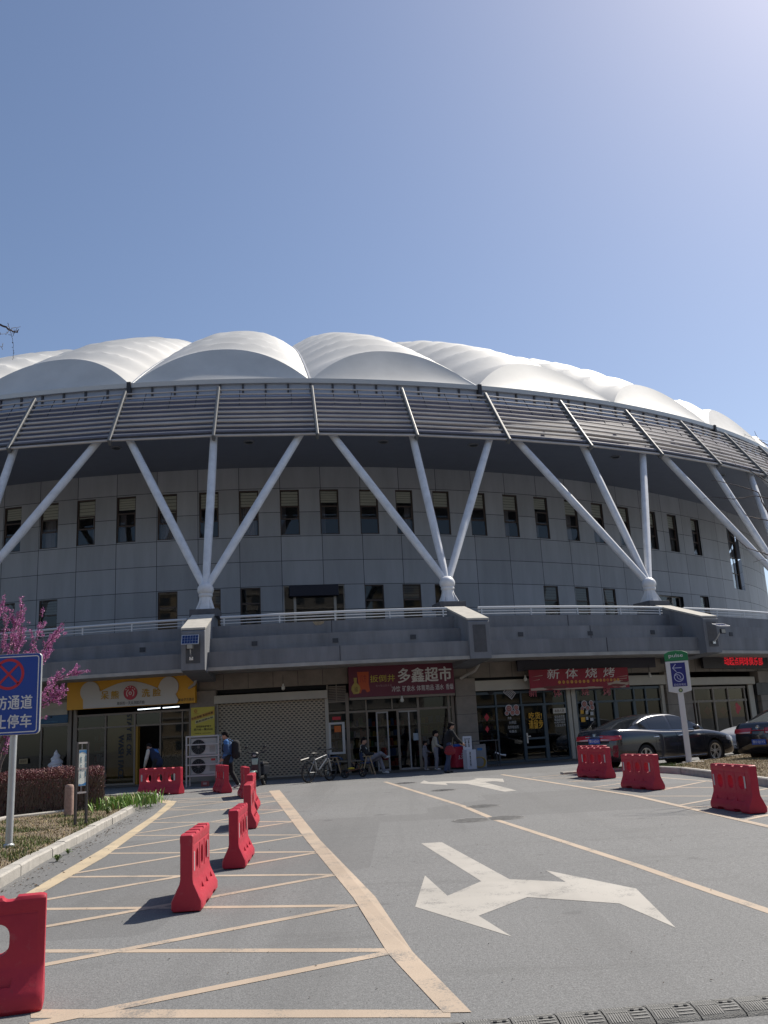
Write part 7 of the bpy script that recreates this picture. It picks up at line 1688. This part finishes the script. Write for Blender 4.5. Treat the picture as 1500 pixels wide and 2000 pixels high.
print('WHT', [wheel_px(wht, *q) for q in ((2.48, 0, .5), (2.2, -.8, .7), (1.0, 0, 1.0), (0, 0, 1.47))])
# ------------------------------------------------------------------ plants
M_BARK = mat('bark_grey', (0.14, 0.12, 0.11), 0.85, var=0.3, vscale=10); M_TWIG = mat('twig_dark', (0.06, 0.045, 0.045), 0.8)
M_PK = [mat('blossom_pink', (0.52, 0.14, 0.36), 0.7), mat('blossom_magenta', (0.38, 0.06, 0.26), 0.7), mat('blossom_pale', (0.66, 0.32, 0.52), 0.7)]
def plane_pt(px, py, y, dy=0.0):
    d = ray(px, py); t = y / d.y; p = EYE + d * t; return p + V((0, dy, 0))
def scatter(mb, c, n, rad, smin, smax, rr, kf=None):
    for _ in range(n):
        o = V((rr.gauss(0, 1), rr.gauss(0, 1), rr.gauss(0, 1))).normalized() * rad * rr.random() ** 0.6; p = c + o; s = rr.uniform(smin, smax)
        a = V((rr.gauss(0, 1), rr.gauss(0, 1), rr.gauss(0, 1))).normalized(); b = a.orthogonal().normalized(); mb.k = kf(rr) if kf else 0
        mb.add([p - a * s, p + b * s * 0.6, p + a * s, p - b * s * 0.6], [(0, 1, 2, 3)])
# flowering tree behind the blue sign
rr = random.Random(12); YT = 22.0
base = G(-28, 1598, 0.1); base = V((plane_pt(-28, 1560, YT).x, YT, gz(YT) + 0.1))
tr = thing('redbud_tree', 'redbud tree with magenta pink blossom along its bare branches behind the blue sign', 'tree', tuple(base))
tk = MB(); bl = MB()
def limb(pts, r0, r1, flower=1.0, side=0, spread=0.6):
    q = []; off = rr.uniform(-spread, spread)
    for i, (x, y) in enumerate(pts): q.append(plane_pt(x, y, YT) + V((0, off * i / max(1, len(pts) - 1), 0)))
    if side == 0: q[0] = V(base) + V((rr.uniform(-.1, .1), rr.uniform(-.1, .1), 0))
    S = []
    for i in range(len(q) - 1):
        for k in range(6): S.append(q[i].lerp(q[i + 1], k / 6) + V((rr.gauss(0, .012), rr.gauss(0, .012), rr.gauss(0, .012))))
    S.append(q[-1]); n = len(S); tk.tube(S, [r0 + (r1 - r0) * i / (n - 1) for i in range(n)], 6)
    if flower:
        f0 = 0.35 if side == 0 else 0.0
        for i in range(n - 1):
            f = i / (n - 1)
            if f < f0 or rr.random() > 0.93: continue
            for k in range(2):
                c = S[i].lerp(S[i + 1], rr.random()); scatter(bl, c, int(17 * flower), 0.055 + 0.02 * rr.random(), 0.010, 0.022, rr, lambda g_: g_.choices((0, 1, 2), (5, 3, 3))[0])
    return S
T0_ = (-28, 1560)
mains = [[T0_, (-15, 1450), (10, 1360), (30, 1290), (44, 1228)], [T0_, (-30, 1420), (-12, 1330), (8, 1262), (14, 1200)], [T0_, (0, 1450), (30, 1390), (66, 1330), (92, 1300)], [T0_, (-20, 1440), (5, 1310), (25, 1235), (33, 1172)], [T0_, (-10, 1430), (20, 1320), (48, 1262), (62, 1206)], [T0_, (-5, 1440), (28, 1350), (58, 1285), (72, 1222)],
         [T0_, (0, 1450), (40, 1400), (85, 1350), (110, 1325), (156, 1312)], [T0_, (10, 1450), (52, 1405), (88, 1378), (140, 1346)], [T0_, (5, 1460), (40, 1415), (75, 1392), (112, 1368), (113, 1357)],
         [T0_, (-5, 1440), (42, 1352), (80, 1295), (98, 1262), (116, 1243)], [T0_, (-40, 1400), (-30, 1290), (-8, 1215), (3, 1182)], [T0_, (-25, 1420), (0, 1320), (15, 1240), (28, 1188)], [T0_, (-50, 1400), (-60, 1300), (-45, 1200)],
         [T0_, (-10, 1430), (38, 1330), (82, 1285), (90, 1258)], [T0_, (12, 1470), (15, 1468), (25, 1430), (60, 1385), (108, 1345)]]
for i, m_ in enumerate(mains):
    S = limb(m_, 0.042, 0.008, 1.0)
    for k in range(12):
        j = rr.randrange(int(len(S) * 0.4), len(S) - 1); p = S[j]; d = (S[j + 1] - S[j]).normalized() + V((rr.gauss(0, .5), rr.gauss(0, .5), rr.gauss(0.15, .35))); d.normalize(); L_ = rr.uniform(0.15, 0.5); e = [p + d * L_ * t + V((0, 0, 0.08 * t * t)) for t in (0, .35, .7, 1)]
        tk.tube(e, [0.008, 0.006, 0.005, 0.003], 5)
        for t in range(8): scatter(bl, e[0].lerp(e[-1], rr.uniform(.1, 1)), 16, 0.05, 0.009, 0.02, rr, lambda g_: g_.choices((0, 1, 2), (5, 3, 3))[0])
tk.build('branches'[:-2], M_BARK, tr, world=True, smooth=60); bl.build('blossom', M_PK, tr, world=True, recalc=False)
# bare trees just outside the frame whose branches reach in
def bare_tree(label, foot, trunk_top, polys, Y, seed, bud=None):
    rr = random.Random(seed); r = thing('bare_tree', label, 'tree', tuple(foot)); tk = MB()
    S = [V(foot), V(foot).lerp(trunk_top, 0.35) + V((0.08, 0, 0)), V(foot).lerp(trunk_top, 0.7) - V((0.05, 0, 0)), V(trunk_top)]; tk.tube(S, [0.11, 0.09, 0.07, 0.05], 10); tk.build('trunk', M_BARK, r, world=True, smooth=60)
    br = MB(); bd = MB()
    for k, (pts, r0, frm) in enumerate(polys):
        q = [plane_pt(x, y, Y) + V((0, 0.25 * math.sin(k * 2.1 + i * 0.8), 0)) for i, (x, y) in enumerate(pts)]
        if frm is not None: q = [V(foot).lerp(trunk_top, frm)] + q
        S = []
        for i in range(len(q) - 1):
            for t in range(5): S.append(q[i].lerp(q[i + 1], t / 5) + V((rr.gauss(0, .004), rr.gauss(0, .004), rr.gauss(0, .004))))
        S.append(q[-1]); n = len(S); br.tube(S, [max(r0 * (1 - 0.85 * i / (n - 1)), 0.003) for i in range(n)], 6)
        for j in range(4, n - 1, 2):
            if rr.random() < 0.65: d = V((rr.gauss(0, 1), rr.gauss(0, 1), rr.gauss(0, 1))).normalized(); L_ = rr.uniform(0.02, 0.09) if rr.random() < .4 else 0.02; br.tube([S[j], S[j] + d * L_], [0.005, 0.003], 4)
            if bud and rr.random() < 0.3: scatter(bd, S[j], 3, 0.02, 0.006, 0.012, rr)
    br.build('branch', M_TWIG, r, world=True, smooth=60)
    if bud: bd.build('buds'[:-1], bud, r, world=True, recalc=False)
    return r
Yl = 13.0; f = plane_pt(-260, 1500, Yl); f.z = gz(Yl) + 0.1
bare_tree('bare tree left of the photo whose thin drooping twig shows against the sky', f, plane_pt(-230, 760, Yl),
          [([(-120, 620), (-30, 615), (0, 626), (20, 640), (35, 650), (46, 653)], 0.026, 0.95), ([(7, 632), (10.5, 648), (8, 660), (3, 668)], 0.005, None), ([(27, 643), (31, 656), (30, 668), (22, 678), (15, 684), (12, 691)], 0.005, None), ([(22, 641), (31, 628)], 0.006, None), ([(-6, 660), (2, 674), (0, 684), (-5, 690)], 0.005, None), ([(45, 653), (43, 658), (30, 663)], 0.004, None),
           ([(-200, 600), (-160, 480), (-150, 420)], 0.03, 1.0), ([(-300, 640), (-340, 520), (-380, 470)], 0.03, 0.97), ([(-180, 800), (-120, 740), (-60, 730)], 0.02, 0.9)], Yl, 3, mat('bud_dark', (0.08, 0.05, 0.05), 0.8))
Yr = 20.0; f = plane_pt(1760, 1540, Yr); f.z = gz(Yr) + 0.1
bare_tree('bare tree right of the photo whose thin reddish-budded branches cross the white struts', f, plane_pt(1740, 900, Yr),
          [([(1560, 900), (1500, 862), (1488, 850), (1479, 837)], 0.02, 0.95), ([(1560, 1060), (1500, 996), (1484, 983), (1473, 967), (1444, 956), (1412, 943), (1396, 935)], 0.024, 0.8), ([(1500, 980), (1470, 974), (1431, 977), (1423, 972), (1400, 966), (1380, 968)], 0.012, None), ([(1520, 1018), (1500, 1012), (1470, 1004), (1460, 1001), (1436, 982), (1420, 970)], 0.014, None),
           ([(1560, 1090), (1500, 1082), (1479, 1080), (1450, 1074), (1433, 1057), (1425, 1046)], 0.02, 0.7), ([(1520, 970), (1500, 954), (1457, 919), (1441, 910), (1434, 881)], 0.014, None), ([(1500, 905), (1495, 890), (1492, 872)], 0.008, None), ([(1500, 918), (1476, 916)], 0.007, None), ([(1520, 850), (1500, 870), (1470, 860), (1455, 845)], 0.006, None), ([(1520, 1100), (1495, 1090), (1480, 1094)], 0.008, None), ([(1560, 940), (1535, 960), (1520, 970), (1520, 1018)], 0.018, 0.88), ([(1535, 905), (1515, 893), (1500, 905)], 0.01, None)], Yr, 5, mat('bud_red', (0.20, 0.05, 0.05), 0.8))
# purple barberry hedge
h0, h1 = G(-90, 1606, 0.1), G(203, 1580, 0.1); hd = (h1 - h0).normalized(); hn = V((-hd.y, hd.x, 0)); Lh = (h1 - h0).length; Dh, Hh = 1.5, 0.98; rr = random.Random(9)
hg = thing('hedge', 'clipped purple-leaved hedge with bare grey stems low down, in front of the left shop', 'hedge', tuple(h0)); mb = MB()
HM = [mat('leaf_purple', (0.16, 0.035, 0.045), 0.6), mat('leaf_wine', (0.085, 0.022, 0.028), 0.6), mat('leaf_bronze', (0.20, 0.085, 0.05), 0.6), mat('stem_grey', (0.17, 0.13, 0.10), 0.8)]
for i in range(52000):
    u = rr.uniform(-0.02, 1.0) * Lh; t = rr.random(); edge = rr.random() ** 1.8
    bump = 0.06 * mn.noise(V((u * 1.5, 0, 0))) + 0.05 * mn.noise(V((u * 5, 3, 0)))
    if t < 0.55: d = Dh * rr.random(); z = Hh + bump - 0.16 * edge + rr.gauss(0, 0.02)
    elif t < 0.9: d = 0.22 * edge + rr.gauss(0, 0.025) - bump; z = Hh * rr.random() ** 0.75
    else: u = Lh - 0.2 * edge + rr.gauss(0, .02); d = Dh * rr.random(); z = Hh * rr.random()
    p = V(h0) + hd * u + hn * d + V((0, 0, z)); s = rr.uniform(0.010, 0.022); a = V((rr.gauss(0, 1), rr.gauss(0, 1), rr.gauss(0, 1))).normalized(); b = a.orthogonal().normalized()
    low = z / Hh
    mb.k = rr.choices((0, 1, 2), (5, 3, 2))[0]
    if low < 0.8 and rr.random() < 0.72 - 0.4 * low: mb.k = 3; a = (V((rr.gauss(0, .35), rr.gauss(0, .35), 1))).normalized(); b = a.cross(V((0, 1, 0.1))).normalized() * 0.12; s = rr.uniform(0.04, 0.09)
    mb.add([p - a * s, p + b * s * 0.6, p + a * s, p - b * s * 0.6], [(0, 1, 2, 3)])
mb.build('foliage', HM, hg, world=True, recalc=False)
mb = MB()
for i in range(240):
    u = rr.random() * Lh; d = rr.uniform(0.1, Dh - 0.1); p = V(h0) + hd * u + hn * d; e = p + V((rr.gauss(0, .12), rr.gauss(0, .12), Hh * rr.uniform(0.6, 0.95))); mb.tube([p, p.lerp(e, .5) + V((rr.gauss(0, .04), 0, 0)), e], [0.012, 0.008, 0.004], 5)
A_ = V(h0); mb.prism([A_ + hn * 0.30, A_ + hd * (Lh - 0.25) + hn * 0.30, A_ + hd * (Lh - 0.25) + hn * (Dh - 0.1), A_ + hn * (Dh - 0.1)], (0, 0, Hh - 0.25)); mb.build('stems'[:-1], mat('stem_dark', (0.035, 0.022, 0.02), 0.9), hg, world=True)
# iris clump at the kerb corner
c0, c1 = G(200, 1585, 0.1), G(290, 1569, 0.1); ir = thing('iris_clump', 'clump of bright green sword-shaped leaves at the kerb corner', 'plant', tuple((c0 + c1) / 2)); mb = MB(); rr = random.Random(14)
for i in range(520):
    t = rr.random(); p = c0.lerp(c1, t) + V((rr.gauss(0, .22), 0.35 + rr.gauss(0, .28), 0)); p.z = gz(p.y) + 0.1; h = rr.uniform(0.14, 0.34); a = rr.uniform(0, 2 * PI); d = V((math.cos(a), math.sin(a), 0)); s = V((-d.y, d.x, 0)) * rr.uniform(0.010, 0.017); l = rr.uniform(0.03, 0.22)
    m1 = p + d * l * 0.25 + V((0, 0, h * 0.5)); m2 = p + d * l * 0.6 + V((0, 0, h * 0.85)); e = p + d * l + V((0, 0, h)); mb.k = rr.choices((0, 1, 2), (5, 3, 1))[0]
    mb.add([p - s, p + s, m1 + s, m1 - s, m2 + s * .7, m2 - s * .7, e], [(0, 1, 2, 3), (3, 2, 4, 5), (5, 4, 6)])
mb.build('leaves'[:-1] + 'f' if False else 'foliage', [mat('iris_green', (0.14, 0.26, 0.04), 0.5), mat('iris_light', (0.24, 0.36, 0.08), 0.5), mat('iris_dry', (0.3, 0.26, 0.12), 0.7)], ir, world=True, recalc=False)
def tuft(px, py, label, n, h, seed, mats, dz=0.0):
    p = G(px, py, dz); r = thing('weed_tuft', label, 'weed', tuple(p)); rr = random.Random(seed); mb = MB()
    for i in range(n):
        a = rr.uniform(0, 2 * PI); d = V((math.cos(a), math.sin(a), 0)); s = V((-d.y, d.x, 0)) * 0.012; l = rr.uniform(0.3, 1) * h; m_ = d * l * 0.5 + V((0, 0, h * rr.uniform(.5, 1))); e = d * l + V((0, 0, h * rr.uniform(.3, .9))); mb.k = rr.randrange(len(mats)); mb.add([V((0, 0, 0)), m_ - s, e, m_ + s], [(0, 1, 2, 3)])
    mb.build('foliage', mats, r, recalc=False)
WG = [mat('weed_green', (0.08, 0.13, 0.03), 0.6), mat('weed_light', (0.14, 0.2, 0.05), 0.6)]
tuft(111, 1683, 'green weed tuft growing at the foot of the pale kerb, nearer one', 26, 0.10, 1, WG); tuft(133, 1669, 'small green weed growing at the foot of the pale kerb, farther one', 20, 0.09, 2, WG); tuft(210, 1590, 'dark green grass tuft against the thin inner kerb', 60, 0.16, 3, WG, 0.1)
# wind-blown litter along the kerb and the grit on the forecourt
rr = random.Random(44); mb = MB()
for i in range(900):
    t = rr.random(); k = rr.random()
    if k < 0.5: a = Vector((KL[1][0], KL[1][1], 0)); b = Vector((KL[-2][0], KL[-2][1], 0)); p = a.lerp(b, t) + V((abs(rr.gauss(0, .18)) + 0.06, 0, 0))
    else: p = V((rr.uniform(-5, 6.5), 6 + 26 * rr.random() ** 1.3, 0))
    s = rr.uniform(0.004, 0.012) if k > .5 else rr.uniform(0.008, 0.025); a_ = rr.uniform(0, 2 * PI); d = V((math.cos(a_), math.sin(a_), 0)) * s; e = V((-d.y, d.x, 0)) * 0.6; z = V((0, 0, gz(p.y) + 0.006)); mb.k = rr.randrange(3)
    mb.add([p + d + z, p + e + z + V((0, 0, s * .5)), p - d + z, p - e + z + V((0, 0, s * .3))], [(0, 1, 2, 3)])
o = mb.build('litter', [mat('leaf_brown', (0.13, 0.08, 0.045), 0.8), mat('grit_pale', (0.33, 0.31, 0.28), 0.8), mat('grit_dark', (0.06, 0.055, 0.05), 0.8)], None, recalc=False); o['kind'] = 'stuff'
# dry shrub at the right edge
b = G(1496, 1480, 0.1); sh = thing('dry_shrub', 'russet twiggy shrub at the right edge before the black car', 'shrub', tuple(b)); rr = random.Random(6); mb = MB()
for i in range(420):
    a = rr.uniform(0, 2 * PI); el = rr.uniform(0.1, 1.3); d = V((math.cos(a) * math.cos(el), math.sin(a) * math.cos(el), math.sin(el))); L_ = rr.uniform(0.4, 0.85); s = d.orthogonal().normalized() * 0.006; o = V((rr.gauss(0, .1), rr.gauss(0, .1), 0.05)); m_ = o + d * L_ * .6 + V((0, 0, .05)); e = o + d * L_ + V((rr.gauss(0, .05), rr.gauss(0, .05), rr.gauss(0, .04))); mb.k = rr.randrange(2); mb.add([o - s, o + s, m_ + s, m_ - s, e], [(0, 1, 2, 3), (3, 2, 4)])
mb.build('twigs'[:-1], [mat('russet', (0.16, 0.07, 0.04), 0.8), mat('russet_dark', (0.07, 0.035, 0.025), 0.8)], sh, recalc=False)

# ------------------------------------------------------------------ flats across the road, mirrored in the arena windows
def flats(x, y, w_, h, label, colr, rz=0.0):
    r = thing('apartment_block', label, 'building', (x, y, 0), rz); mb = MB(); mb.box((0, -6, h / 2), (w_, 12, h)); mb.build('wall', mat('flats_wall_' + str(int(colr[0] * 100)), colr, 0.85, var=0.1, vscale=0.3), r)
    mb = MB(); n = int(w_ / 4)
    for i in range(n):
        for k in range(int(h / 3)): mb.box((-w_ / 2 + (i + 0.5) * w_ / n, 0.02, 1.7 + 3 * k), (1.9, 0.08, 1.5))
    o = mb.build('windows'[:-1], mat('flats_glass', (0.05, 0.06, 0.07), 0.15), r); o['kind'] = 'stuff'
    mb = MB()
    for k in range(int(h / 3) + 1): mb.box((0, 0.1, 3 * k + 0.1), (w_, 0.25, 0.25))
    mb.build('ledge', mat('flats_ledge', (0.4, 0.37, 0.33), 0.8), r)
flats(-38, -78, 52, 36, 'tan apartment block across the road behind the photographer, left one', (0.30, 0.235, 0.16), -0.15)
flats(22, -82, 54, 33, 'grey apartment block across the road behind the photographer, right one', (0.24, 0.22, 0.20), 0.1)
flats(88, -66, 56, 36, 'ochre apartment block across the road at the far end of the row', (0.32, 0.25, 0.15), 0.5)

# a second bare tree outside the frame on the right: its thin shadows fall across the road
rr = random.Random(77); b = Vector((9.9, 15.2, gz(15.2) + 0.1)); r = thing('bare_tree', 'slender bare roadside tree beyond the right edge, shading the road with twig shadows', 'tree', tuple(b)); tk = MB(); br = MB()
tk.tube([b, b + V((0.05, 0.03, 1.4)), b + V((-0.03, 0.0, 2.8)), b + V((0.02, 0.05, 4.6))], [0.10, 0.085, 0.065, 0.03], 10); tk.build('trunk', M_BARK, r, world=True, smooth=60)
def twig(p, d, L_, rad, lev):
    q = [p]; dd = V(d)
    for i in range(5): dd = (dd + V((rr.gauss(0, .16), rr.gauss(0, .16), rr.gauss(0.05, .12)))).normalized(); q.append(q[-1] + dd * L_ / 5)
    br.tube(q, [max(rad * (1 - 0.14 * i), 0.003) for i in range(6)], 5)
    if lev:
        for k in range(4): j = rr.randrange(1, 6); e = (dd + V((rr.gauss(0, .6), rr.gauss(0, .6), rr.gauss(.1, .4)))).normalized(); twig(q[j], e, L_ * rr.uniform(.4, .65), rad * .55, lev - 1)
for k in range(9): a = k * 2.4; h = 1.8 + 0.32 * k; twig(b + V((0, 0, h)), V((math.cos(a), math.sin(a), 0.75)).normalized(), rr.uniform(1.3, 1.9), 0.028, 2)
br.build('branch', M_TWIG, r, world=True, smooth=60)
